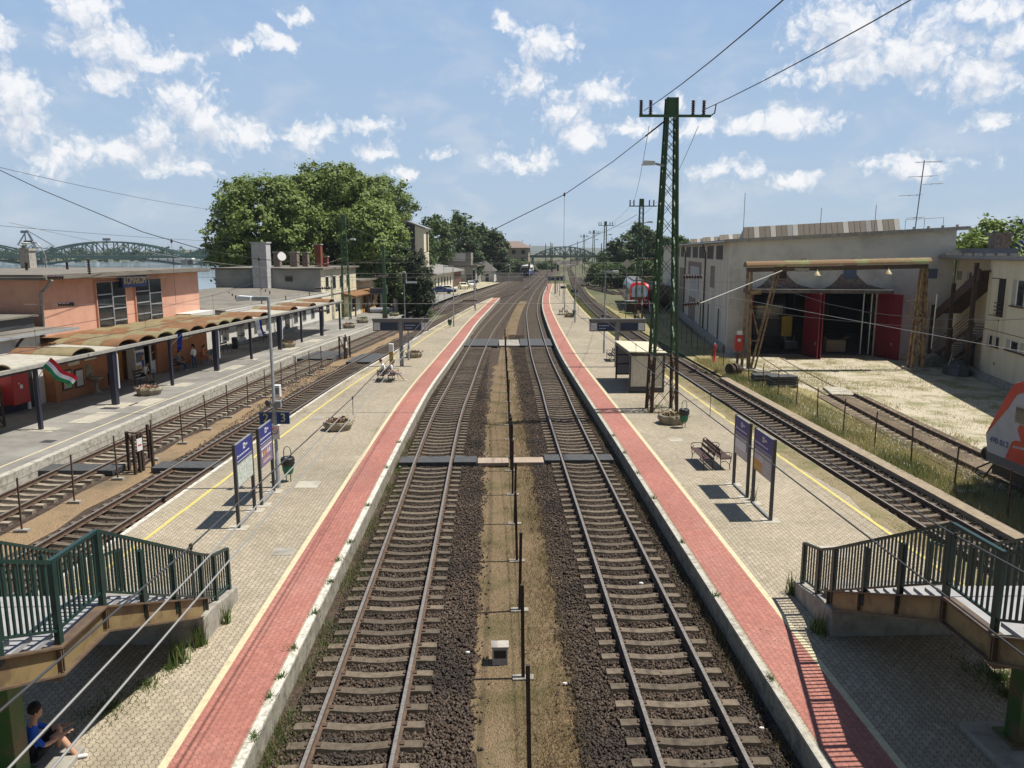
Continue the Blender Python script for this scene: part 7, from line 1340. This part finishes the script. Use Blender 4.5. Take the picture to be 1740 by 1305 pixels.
b.add([(x, 3700, -2) for x, h in hp] + [(x, 4100, h) for x, h in hp] + [(x, 4600, -2) for x, h in hp], [(k * len(hp) + i, k * len(hp) + i + 1, (k + 1) * len(hp) + i + 1, (k + 1) * len(hp) + i) for k in range(2) for i in range(len(hp) - 1)], 0, True); sheet('hills', b, mat('hill_woods', (.06, .085, .05), .95, (.09, .11, .06), .02))
# ================================================================== overhead wires
WG = 'overhead wires'
def wire(label, pts, r=.012, sag=0, m='wire', n=14, drops=None, name='overhead_wire'):
    t = thing(name, label, 'wire', (0, 0, 0), 0, WG); b = MB(); P = []
    for a, c in zip(pts, pts[1:]):
        a, c = Vector(a), Vector(c)
        for i in range(n): q = i / n; P.append(a + (c - a) * q - Vector((0, 0, 4 * sag * q * (1 - q))))
    P.append(Vector(pts[-1])); b.tube(P, r, 5); b.build('conductor', M[m], t)
    if drops:
        for a, c in drops: MB().tube([a, c], .006, 4).build('dropper', M['wire'], t); MB().lathe([(.02, -.05), (.04, 0), (.02, .05)], a, 6).build('clamp', M['rustdark'], t)
    return t
# contact and carrying wires over the two middle tracks
def cat_line(label, key, z, zm0, zm1, ys, m='wire', y1=None, dx=0):
    for a, c in zip(ys, ys[1:]):
        n = max(6, int((c - a) / 6)); cw = []; mw = []
        for i in range(n + 1):
            q = i / n; y = a + (c - a) * q; x = xat(CL[key], y) + dx; cw.append((x, y, z)); mw.append((x, y, zm1 - (zm1 - zm0) * 4 * q * (1 - q)))
        yield cw, mw
def catenary(label, key, z, zlo, zhi, ys, m='wire', dx=0, r=.0085):
    t = thing('overhead_wire', label, 'wire', (0, 0, 0), 0, 'contact lines over the tracks'); CW = []; MW = []
    for cw, mw in cat_line(label, key, z, zlo, zhi, ys, m, dx=dx):
        CW += cw; MW += mw
        for i in range(1, len(cw) - 1): MB().tube([mw[i], cw[i]], .005, 4).build('dropper', M['wire'], t); MB().lathe([(.01, -.025), (.017, 0), (.01, .025)], mw[i], 6).build('clamp', M['rustdark'], t)
    b = MB(); b.tube(CW, r, 5); b.build('contact_wire', M[m], t); b = MB(); b.tube(MW, r * .9, 5); b.build('carrying_wire', M['wire'], t); return t
catenary('contact line above the track left of the grass strip, pale and close', 'T3', 6.15, 6.42, 7.35, (-8, 39.6, 95, 160, 240), 'wirepale', .22)
catenary('contact line above the track right of the dry grass strip with hanging droppers', 'T4', 6.1, 6.46, 7.35, (-8, 39.6, 95, 160, 240), 'wire', 0)
catenary('contact line above the track beside the concrete edging', 'T5', 6.1, 6.5, 7.3, (18, 39.6, 95, 160), 'wirepale')
catenary('contact line above the second track left of the left platform', 'T2', 6.1, 6.6, 7.3, (4, 39.6, 95, 150), 'wire')
wire('second pale wire running close beside the left contact line', [(-2.4, -6, 6.35), (-2.3, 39.6, 6.3)], .008, .05, 'wirepale')
# cross span at the tall mast
t = thing('cross_span', 'heavy sagging cross wire from the tall near mast over all tracks to the left', 'wire', (0, 0, 0), 0, WG)
def para(xa, za, xb, zb, y, low, n=40): 
    out = []
    for i in range(n + 1): q = i / n; out.append((xa + (xb - xa) * q, y, za + (zb - za) * q - 4 * low * q * (1 - q)))
    return out
p = []; ctl = [(8.6, 15.2), (6, 13.2), (3.6, 11.6), (0, 9.85), (-4, 8.55), (-8, 8.1), (-11.8, 8.4), (-14.5, 8.85), (-17.5, 9.75), (-22.3, 11.8), (-26, 13.6)]
for (x0, z0), (x1, z1) in zip(ctl, ctl[1:]):
    for i in range(4): q = i / 4; p.append((x0 + (x1 - x0) * q, 39.6, z0 + (z1 - z0) * q))
p.append((-26, 39.6, 13.6)); b = MB(); b.tube(p, .021, 6); b.build('carrying_wire', M['wire'], t); MB().tube([(8.6, 39.6, 15.2), (7.6, 39.6, 14.43)], .045, 6).build('strainer', M['wire'], t)
for z, r in ((7.5, .009), (6.15, .009)): MB().tube([(8.3, 39.6, z), (-23.7, 39.6, z)], r, 4).build('cross_wire', M['wirepale'], t)
for x in (3.6, -2.5, -11.8, -16.1):
    zt = min(p, key=lambda q: abs(q[0] - x))[2]; MB().tube([(x, 39.6, zt), (x, 39.6, 6.15)], .008, 4).build('dropper', M['wire'], t); MB().lathe([(.02, -.1), (.05, -.06), (.05, .06), (.02, .1)], (x, 39.6, zt), 8).build('clamp', M['rustdark'], t)
def insulator(label, a, c, r=.12, n=7):
    t = thing('insulator', label, 'insulator', ((a[0] + c[0]) / 2, (a[1] + c[1]) / 2, (a[2] + c[2]) / 2), 0, 'brown ribbed insulators in the wires'); a, c = Vector(a), Vector(c); mid = (a + c) / 2; P = []; RR = []
    for i in range(n):
        for q, rr in ((0, .35), (.3, 1), (.55, 1), (.8, .35)): P.append(a + (c - a) * ((i + q) / n) - mid); RR.append(r * rr)
    b = MB(); b.tube(P, RR, 10); b.build('ribs', M['insul'], t); return t
Y_ = 39.6
insulator('ribbed insulator at the tall near mast in the upper cross wire', (9.75, Y_, 7.5), (10.75, Y_, 7.5)); insulator('ribbed insulator at the tall near mast in the lower cross wire', (9.75, Y_, 6.05), (10.65, Y_, 6.15))
insulator('ribbed insulator in the upper cross wire in front of the salmon hall', (-22.4, Y_, 7.5), (-21.6, Y_, 7.5)); insulator('ribbed insulator in the lower cross wire in front of the salmon hall', (-22.0, Y_, 6.15), (-21.2, Y_, 6.15))
insulator('vertical ribbed insulator hanging in front of the right hall window', (-20.3, Y_, 7.65), (-20.3, Y_, 8.4), .09); insulator('ribbed insulator in front of the grey end wall of the chimney block', (-14.2, 62, 5.9), (-12.9, 62, 5.9)); insulator('ribbed insulator over the rusty vaults below the chimney block', (-13.5, 58, 4.4), (-12.3, 58, 4.4))
insulator('reddish ribbed insulator hanging over the red tip of the left platform', (-3.6, 92, 3.0), (-1.9, 92, 3.0), .14); insulator('ribbed insulator at the tree end of the station platform', (-13.4, 88, 6.0), (-12.0, 88, 6.0)); insulator('ribbed insulator in front of the distant red train front', (17.4, 92, 5.7), (19.0, 92, 5.7), .15); insulator('ribbed insulator in front of the crossbar mast foot', (17.2, 92, 7.9), (18.8, 92, 7.9), .15)
wire('pale rod reaching from the lower mast insulator towards the gantry', [(10.7, Y_, 6.15), (16.5, 44, 7.7)], .03, 0, 'wirepale', name='steady_rod'); wire('thin cross wire from the mast insulator to the shed wall', [(10.8, Y_, 7.5), (20, 62, 8.2)], .008, .1)
wire('thin wire crossing in front of the red shed doors to the depot', [(10.65, Y_, 6.15), (34.2, 52.5, 3.4)], .009, .25)
wire('feeder wire from the left insulators of the tall mast up over the camera', [(7.45, 39.3, 15.6), (6.4, -20, 16.5)], .02, 1.2); wire('feeder wire from the right insulators of the tall mast up over the camera', [(10.3, 39.3, 15.6), (11.0, -20, 16.5)], .02, 1.0)
wire('feeder wire sagging from the tall mast to the left arm of the second mast', [(7.75, 39.5, 14.9), (16.9, 95.8, 14.6)], .014, 1.1); wire('feeder wire sagging from the tall mast to the right arm of the second mast', [(10.2, 39.5, 14.9), (19.5, 95.8, 14.6)], .014, 1.1)
wire('feeder wires sagging from the second mast to the third mast on the left arm', [(16.8, 95.6, 14.3), (23, 168, 14.3)], .014, .9); wire('feeder wire sagging from the second mast to the third mast on the right arm', [(19.6, 95.6, 14.3), (25.4, 168, 14.3)], .014, 1.2); wire('feeder wire from the third mast onward to the fourth mast', [(24, 168, 14.3), (31, 240, 14.3)], .016, .9)
for y, xa, xb, lo in ((95.5, 17.6, -18.1, 5.0), (168, 24, -10, 4.5), (240, 31, -4, 4)):
    t = thing('cross_span', {95.5: 'cross wires from the second mast to the lattice mast by the canopy end', 168: 'cross wires from the third mast across the far tracks', 240: 'cross wires from the fourth mast across the far tracks'}[y], 'wire', (0, 0, 0), 0, WG)
    b = MB(); b.tube(para(xa, 13.2, xb, 12.2, y, lo), .024, 5); b.build('carrying_wire', M['wire'], t)
    for z in (7.4, 6.1): MB().tube([(xa, y, z), (xb, y, z)], .014, 4).build('cross_wire', M['wirepale'], t)
wire('long wire high over the river side at the upper left', [(-29, 36, 14.2), (-31.5, 92, 13.4)], .016, .4); wire('lower long wire over the salmon hall roof at the left', [(-29.5, 36, 10.6), (-31.5, 95, 9.9)], .014, .2); wire('pale wire sagging towards the tall pale chimney', [(-24, 39.6, 10.2), (-24.5, 90, 6.9), (-17.9, 95.5, 8.2)], .014, .5, 'wirepale')
for x, y, h, lab in ((-5, 300, 1.4, 'thin far mast left of the beige house roof'), (2, 372, 1.5, 'thin far mast above the round tree'), (6, 455, 1.6, 'thin far mast over the left footbridge ramp'), (11, 500, 1.5, 'thin far mast beside the left arch end'), (14, 345, 1.1, 'thin far mast in front of the left arch half'), (27, 400, 1.35, 'thin far mast in front of the right arch half'), (34, 460, 1.5, 'thin far mast at the right arch end'), (52, 480, 1.6, 'thin far mast right of the footbridge ramp'), (46, 330, 1.3, 'thin far mast left of the dark grove'), (21, 560, 1.8, 'thinnest far mast behind the arch crown')):
    c = again(pm, (x, y, 0), 0, lab); c.scale = (1, 1, h)
# ================================================================== signals
def signal(label, loc, h, side=1):
    t = thing('railway_signal', label, 'signal', loc, 0, 'colour light signals'); MB().tube([(0, 0, 0), (0, 0, h)], .07, 8).build('pole', M['galv'], t); MB().box(-.2, .2, -.14, .1, h - 1.0, h + .35).build('head', M['black'], t, .08)
    MB().tube([(-.26, 0, h - .9), (-.26, 0, h + .2), (-.15, 0, h + .42), (.15, 0, h + .42), (.26, 0, h + .2), (.26, 0, h - .9)], .03, 5).build('backing_rim', M['paper'], t)
    for z in (h - .7, h - .3, h + .1): MB().lathe([(.11, 0), (.13, .14)], (0, -.2, z), 10).build('lens_hood', M['darkgrey'], t)
    return t
sg = signal('signal head on a grey pole with a lamp in front of the yew', (-11.2, 98, .2), 5.6); MB().box(.1, 1.6, -.08, .08, 4.6, 4.85).build('lamp_head', M['lampglass'], sg)
for x, y, lab in ((-2.75, 113, 'tall signal at the red tip of the left platform'), (8.2, 176, 'signal left of the far end of the right platform'), (13.2, 158, 'black signal next to the far departure board'), (3.0, 150, 'signal in front of the distant blue locomotive')): c = again(sg, (x, y, .2), 0, lab); [bpy.data.objects.remove(q) for q in list(c.children) if q.name.startswith('lamp_head')]
t = thing('dwarf_signal', 'small white track indicator beside the forecourt in front of the blue car', 'signal', (-10.6, 140, .2)); MB().box(-.3, .3, -.2, .2, 0, 1.5).build('body', M['paper'], t, .02); MB().box(-.1, .12, -.21, -.2, .2, 1.2).build('lens', M['black'], t)
t = thing('track_board', 'yellow diamond track board on a thin post near the red train', 'sign', (15.9, 92, .1)); MB().tube([(0, 0, 0), (0, 0, 7.0)], .05, 6).build('post', M['grey'], t); o = MB().box(-.4, .4, -.03, .03, -.4, .4).build('diamond', M['cream_w'], t); o.location = (0, 0, 7.2); o.rotation_euler = (0, R(45), 0)
for x, y, h, lab in ((11.6, 128, 2.6, 'small loudspeaker post far along the shelter platform'), (10.95, 104, 3.2, 'thin post with track plates far along the shelter platform')): t = thing('plate_post', lab, 'post', (x, y, ZP)); MB().tube([(0, 0, 0), (0, 0, h)], .05, 6).build('pole', M['grey'], t); MB().box(-.45, .45, -.05, .05, h - .4, h).build('plate', M['navy'], t)
# rubbish scattered on the ballast
for i, (x, y, s, lab) in enumerate(((-.6, 15.9, .045, 'crumpled white paper beside the left track in the foreground'), (-3.5, 13.3, .045, 'pale crushed cup between the kerb and the left rail'), (1.45, 14.6, .045, 'white scrap on the dry grass right of the rail fence'), (3.95, 19.4, .06, 'white plastic scrap inside the right track'), (-3.9, 31, .045, 'pale stone chip next to the left crossing panel'), (5.0, 13.0, .045, 'white scrap between the right track and kerb'))):
    t = thing('litter', lab, 'litter', (x, y, -.02)); MB().lathe([(s, 0), (s * .8, s * .5), (s * .3, s * .7)], n=6, sx=1.3, sy=.7, smooth=False).build('scrap', M['paper'], t)
# ================================================================== people
SK = {'skin': mat('skin', (.52, .30, .20), .6), 'skin_dark': mat('tanned_skin', (.42, .21, .13), .6)}
for n_, c in (('hair_dark', (.02, .014, .01)), ('hair_brown', (.06, .035, .02)), ('cloth_white', (.72, .72, .72)), ('cloth_grey', (.30, .30, .31)), ('cloth_blue', (.02, .11, .55)), ('cloth_denim', (.04, .07, .16)), ('cloth_black', (.015, .015, .018)), ('cloth_orange', (.55, .19, .06)), ('shoe_white', (.7, .7, .7)), ('shoe_black', (.02, .02, .02)), ('cloth_mid', (.16, .17, .2))): SK[n_] = mat(n_, c, .85, bump=.1)
def person(label, loc, rz, J, top, bottom, shoes, hair, skin='skin', sleeve=.5, leg=1.0, long_hair=False, female=False):
    """J: joint positions (metres, facing +Y, feet at z=0); limbs run hip>knee>ankle>toe and shoulder>elbow>wrist."""
    t = thing('person', label, 'person', loc, rz); V_ = []; E_ = []; R_ = []
    def add(p, r, par=None):
        V_.append(Vector(p)); R_.append(r); i = len(V_) - 1
        if par is not None: E_.append((par, i))
        return i
    pel, chest, neck, head = Vector(J['pelvis']), Vector(J['chest']), Vector(J['neck']), Vector(J['head'])
    f = .92 if female else 1
    a = add(pel, .15 * f); b = add(pel.lerp(chest, .5), .135 * f, a); c = add(chest, .155 * f, b); d = add(neck, .062, c); hd = (head - neck).normalized(); e = add(neck + hd * .07, .056, d); g = add(neck + hd * .15, .088, e); h = add(neck + hd * .235, .092, g); add(neck + hd * .30, .055, h)
    fwd = Vector(J.get('face', (0, 1, 0))).normalized(); add(neck + hd * .17 + fwd * .105, .018, g)
    sidev = Vector(J.get('side', (1, 0, 0))).normalized(); fing = []
    for s, k in ((-1, 'l'), (1, 'r')):
        sh = add(chest + sidev * s * .17 * f + Vector((0, 0, .06)), .068 * f, c); el = add(J['elbow_' + k], .046, sh); wr = add(J['wrist_' + k], .033, el)
        w, e_ = Vector(J['wrist_' + k]), Vector(J['elbow_' + k]); dr = (w - e_).normalized(); pm = add(w + dr * .07, .034, wr); ax = dr.cross(Vector((0, 0, 1)) if abs(dr.z) < .9 else Vector((0, 1, 0))).normalized(); dn = ax.cross(dr)
        for q, L_ in ((-.03, .065), (-.01, .08), (.01, .075), (.03, .06)): p1_ = w + dr * .1 + ax * q; k1 = add(p1_, .010, pm); k2 = add(p1_ + dr * L_ * .55 - dn * .01 * s, .009, k1); add(p1_ + dr * L_ - dn * .03 * s, .008, k2)
        k1 = add(w + dr * .05 + ax * .045, .011, pm); add(w + dr * .09 + ax * .07, .009, k1)
        hp = add(pel + sidev * s * .095 - Vector((0, 0, .03)), .098 * f, a); kn = add(J['knee_' + k], .066, hp); an = add(J['ankle_' + k], .042, kn); tv = Vector(J['toe_' + k]); av = Vector(J['ankle_' + k]); hl = add(av + Vector((0, 0, -.045)), .042, an); add(tv, .034, hl)
    me = bpy.data.meshes.new('body'); me.from_pydata(V_, E_, []); o = link('body', me)
    sm_ = o.modifiers.new('skin', 'SKIN'); sm_.use_smooth_shade = True
    for i, r in enumerate(R_): me.skin_vertices[0].data[i].radius = (r, r); me.skin_vertices[0].data[i].use_root = (i == 0)
    ss = o.modifiers.new('sub', 'SUBSURF'); ss.levels = 1; ss.render_levels = 1
    dg = bpy.context.evaluated_depsgraph_get(); m2_ = bpy.data.meshes.new_from_object(o.evaluated_get(dg)); bpy.data.objects.remove(o); m2_.name = 'body'; m2_.materials.clear()
    for mm in (SK[skin], SK[top], SK[bottom], SK[shoes]): m2_.materials.append(mm)
    seg = []
    def S_(a_, b_, mi): seg.append((Vector(a_), Vector(b_), mi))
    S_(pel, chest, 1); S_(chest, neck - hd * .03, 1); S_(neck, head + hd * .3, 0); S_(pel - sidev * .1, pel + sidev * .1, 2)
    for s, k in ((-1, 'l'), (1, 'r')):
        sh = chest + sidev * s * .17 * f + Vector((0, 0, .06)); el, wr = Vector(J['elbow_' + k]), Vector(J['wrist_' + k]); S_(chest, sh, 1)
        arm = [(0, 0), (.5, sh.lerp(el, min(1, sleeve * 2)))] ; q = min(1, sleeve * 2)
        S_(sh, sh.lerp(el, q), 1)
        if q < 1: S_(sh.lerp(el, q), el, 0)
        if sleeve > .5: q2 = (sleeve - .5) * 2; S_(el, el.lerp(wr, q2), 1); S_(el.lerp(wr, q2), wr, 0)
        else: S_(el, wr, 0)
        S_(wr, wr + (wr - el).normalized() * .2, 0)
        hp = pel + sidev * s * .095; kn, an, to = Vector(J['knee_' + k]), Vector(J['ankle_' + k]), Vector(J['toe_' + k]); q = min(1, leg * 2); S_(hp, hp.lerp(kn, q), 2)
        if q < 1: S_(hp.lerp(kn, q), kn, 0)
        if leg > .5: q2 = (leg - .5) * 2; S_(kn, kn.lerp(an, q2), 2); S_(kn.lerp(an, min(q2, .98)), an, 0 if q2 < 1 else 2)
        else: S_(kn, an, 0)
        S_(an + Vector((0, 0, -.04)), to, 3)
    for p in m2_.polygons:
        c_ = p.center; best = (9, 0)
        for a_, b_, mi in seg:
            dv = b_ - a_; q = 0 if dv.length_squared < 1e-9 else max(0, min(1, (c_ - a_).dot(dv) / dv.length_squared)); ds = (c_ - a_ - dv * q).length
            if ds < best[0]: best = (ds, mi)
        p.material_index = best[1]; p.use_smooth = True
    link('body', m2_, t)
    hc = neck + hd * .225 - fwd * .018; b = MB(); b.lathe([(.02, -.09), (.085, -.07), (.104, 0), (.098, .05), (.06, .095), (.01, .11)], (0, 0, 0), 12); hr = b.build('hair', SK[hair], t); hr.location = hc - fwd * .02 + hd * .015; hr.rotation_euler = hd.to_track_quat('Z', 'Y').to_euler()
    if long_hair: b = MB(); b.tube([hc - fwd * .07 + hd * .02, hc - fwd * .11 - hd * .1, hc - fwd * .1 - hd * .22], [.05, .055, .02], 8); b.build('ponytail', SK[hair], t)
    for s in (-1, 1):
        MB().lathe([(.008, -.006), (.012, 0), (.006, .006)], neck + hd * .205 + fwd * .083 + sidev * s * .033, 6).build('eye', SK['hair_dark'], t); MB().lathe([(.01, -.03), (.018, 0), (.01, .03)], neck + hd * .185 + sidev * s * .096, 6).build('ear', SK[skin], t)
    MB().tube([neck + hd * .125 + fwd * .086 - sidev * .025, neck + hd * .122 + fwd * .092, neck + hd * .125 + fwd * .086 + sidev * .025], .007, 5).build('mouth', mat('lips', (.35, .12, .1), .6) if 'lips' not in bpy.data.materials else bpy.data.materials['lips'], t)
    return t
def sit(lean=.1, kneew=.12, kneez=.5, ank=.42, armz=.62, reach=.32, head_f=.1, hips=.53):
    return dict(pelvis=(0, 0, hips), chest=(0, lean, hips + .40), neck=(0, lean + .05, hips + .55), head=(0, lean + .05 + head_f, hips + .75), face=(0, 1, -.35), elbow_l=(-.23, lean + .05, hips + .2), elbow_r=(.23, lean + .05, hips + .2), wrist_l=(-.1, reach, armz), wrist_r=(.1, reach, armz),
                knee_l=(-kneew, .44, kneez), knee_r=(kneew, .44, kneez), ankle_l=(-kneew, ank, .09), ankle_r=(kneew, ank, .09), toe_l=(-kneew - .02, ank + .17, .035), toe_r=(kneew + .02, ank + .17, .035))
# the couple sitting back to back on the left platform
j = sit(-.02, .1, .52, .62, .6, .3, .12); j['ankle_r'] = (.12, .78, .09); j['toe_r'] = (.14, .96, .06); j['ankle_l'] = (-.3, .66, .46); j['toe_l'] = (-.34, .82, .42)
person('person in white top and grey trousers sitting with legs stretched to the red strip', (-6.6, 49.45, ZP), R(-82), j, 'cloth_white', 'cloth_grey', 'shoe_white', 'hair_dark', leg=.75)
j = sit(.06, .12, .56, .46, .6, .28, .14); j['knee_l'] = (-.1, .42, .62); j['ankle_l'] = (.22, .5, .5); j['toe_l'] = (.3, .62, .46)
person('person in white shirt and blue shorts on the bench turned towards the second track', (-7.12, 49.75, ZP), R(82), j, 'cloth_white', 'cloth_denim', 'shoe_black', 'hair_brown', leg=.5)
# by the pillar in the lower left corner: knees drawn up, back against the pillar
j = dict(pelvis=(0, 0, .14), chest=(0, .02, .56), neck=(0, .06, .71), head=(0, .12, .9), face=(0, 1, -.5), elbow_l=(-.27, .22, .42), elbow_r=(.27, .2, .40), wrist_l=(-.12, .46, .46), wrist_r=(.12, .46, .44), knee_l=(-.13, .42, .5), knee_r=(.14, .40, .48), ankle_l=(-.1, .36, .09), ankle_r=(.24, .62, .09), toe_l=(-.1, .54, .04), toe_r=(.28, .8, .04))
person('person in a bright blue shirt and black shorts crouched against the green stair pillar', (-7.6, 11.6, ZP), R(-62), j, 'cloth_blue', 'cloth_black', 'shoe_white', 'hair_dark', leg=.42)
# under the canopy
j = sit(.22, .16, .5, .46, .72, .42, .16); j['elbow_r'] = (.22, .36, .58); j['wrist_r'] = (.06, .36, .86)
person('man in a white shirt leaning forward on the dark bench in the canopy shade', tuple(ST(13.0, 2.45, ZP)), SA + R(-90), j, 'cloth_white', 'cloth_black', 'shoe_black', 'hair_dark', 'skin_dark', leg=.4)
j = dict(pelvis=(0, 0, .94), chest=(0, .0, 1.33), neck=(0, .02, 1.47), head=(0, .05, 1.68), face=(0, 1, -.3), elbow_l=(-.22, .02, 1.08), elbow_r=(.22, .02, 1.08), wrist_l=(-.1, .24, 1.15), wrist_r=(.12, .24, 1.15), knee_l=(-.1, .03, .5), knee_r=(.1, -.02, .5), ankle_l=(-.11, 0, .09), ankle_r=(.11, -.06, .09), toe_l=(-.12, .17, .035), toe_r=(.12, .11, .035))
person('woman with dark hair in a white T shirt and wide jeans standing under the canopy', tuple(ST(18.75, 1.95, ZP)), SA + R(70), j, 'cloth_white', 'cloth_denim', 'shoe_white', 'hair_dark', long_hair=True, female=True)
j = sit(-.05, .1, .5, .52, .6, .3, .05)
person('person in blue jeans sitting on the dark bench half hidden by the canopy post', tuple(ST(18.15, 2.75, ZP)), SA + R(-95), j, 'cloth_mid', 'cloth_denim', 'shoe_white', 'hair_brown')
j = sit(-.04, .1, .5, .6, .62, .3, .08); j['ankle_r'] = (.1, .72, .09); j['toe_r'] = (.1, .9, .05)
person('woman in orange clothes sitting on the orange bench with her legs crossed forward', tuple(ST(21.6, 2.65, ZP)), SA + R(-75), j, 'cloth_orange', 'cloth_orange', 'shoe_white', 'hair_brown', leg=.42, female=True, long_hair=True)
# ================================================================== summer haze
HZ_ = MB(); HZ_.box(-3050, 3050, -250, 5050, -6, 46); o = HZ_.build('haze', []); o['kind'] = 'stuff'
m = bpy.data.materials.new('haze_air'); m.use_nodes = True; N = m.node_tree.nodes; N.remove(N['Principled BSDF']); v = N.new('ShaderNodeVolumePrincipled'); v.inputs['Color'].default_value = (.80, .88, 1, 1); v.inputs['Density'].default_value = .00014; v.inputs['Anisotropy'].default_value = .2
m.node_tree.links.new(v.outputs[0], N['Material Output'].inputs['Volume']); o.data.materials.append(m)
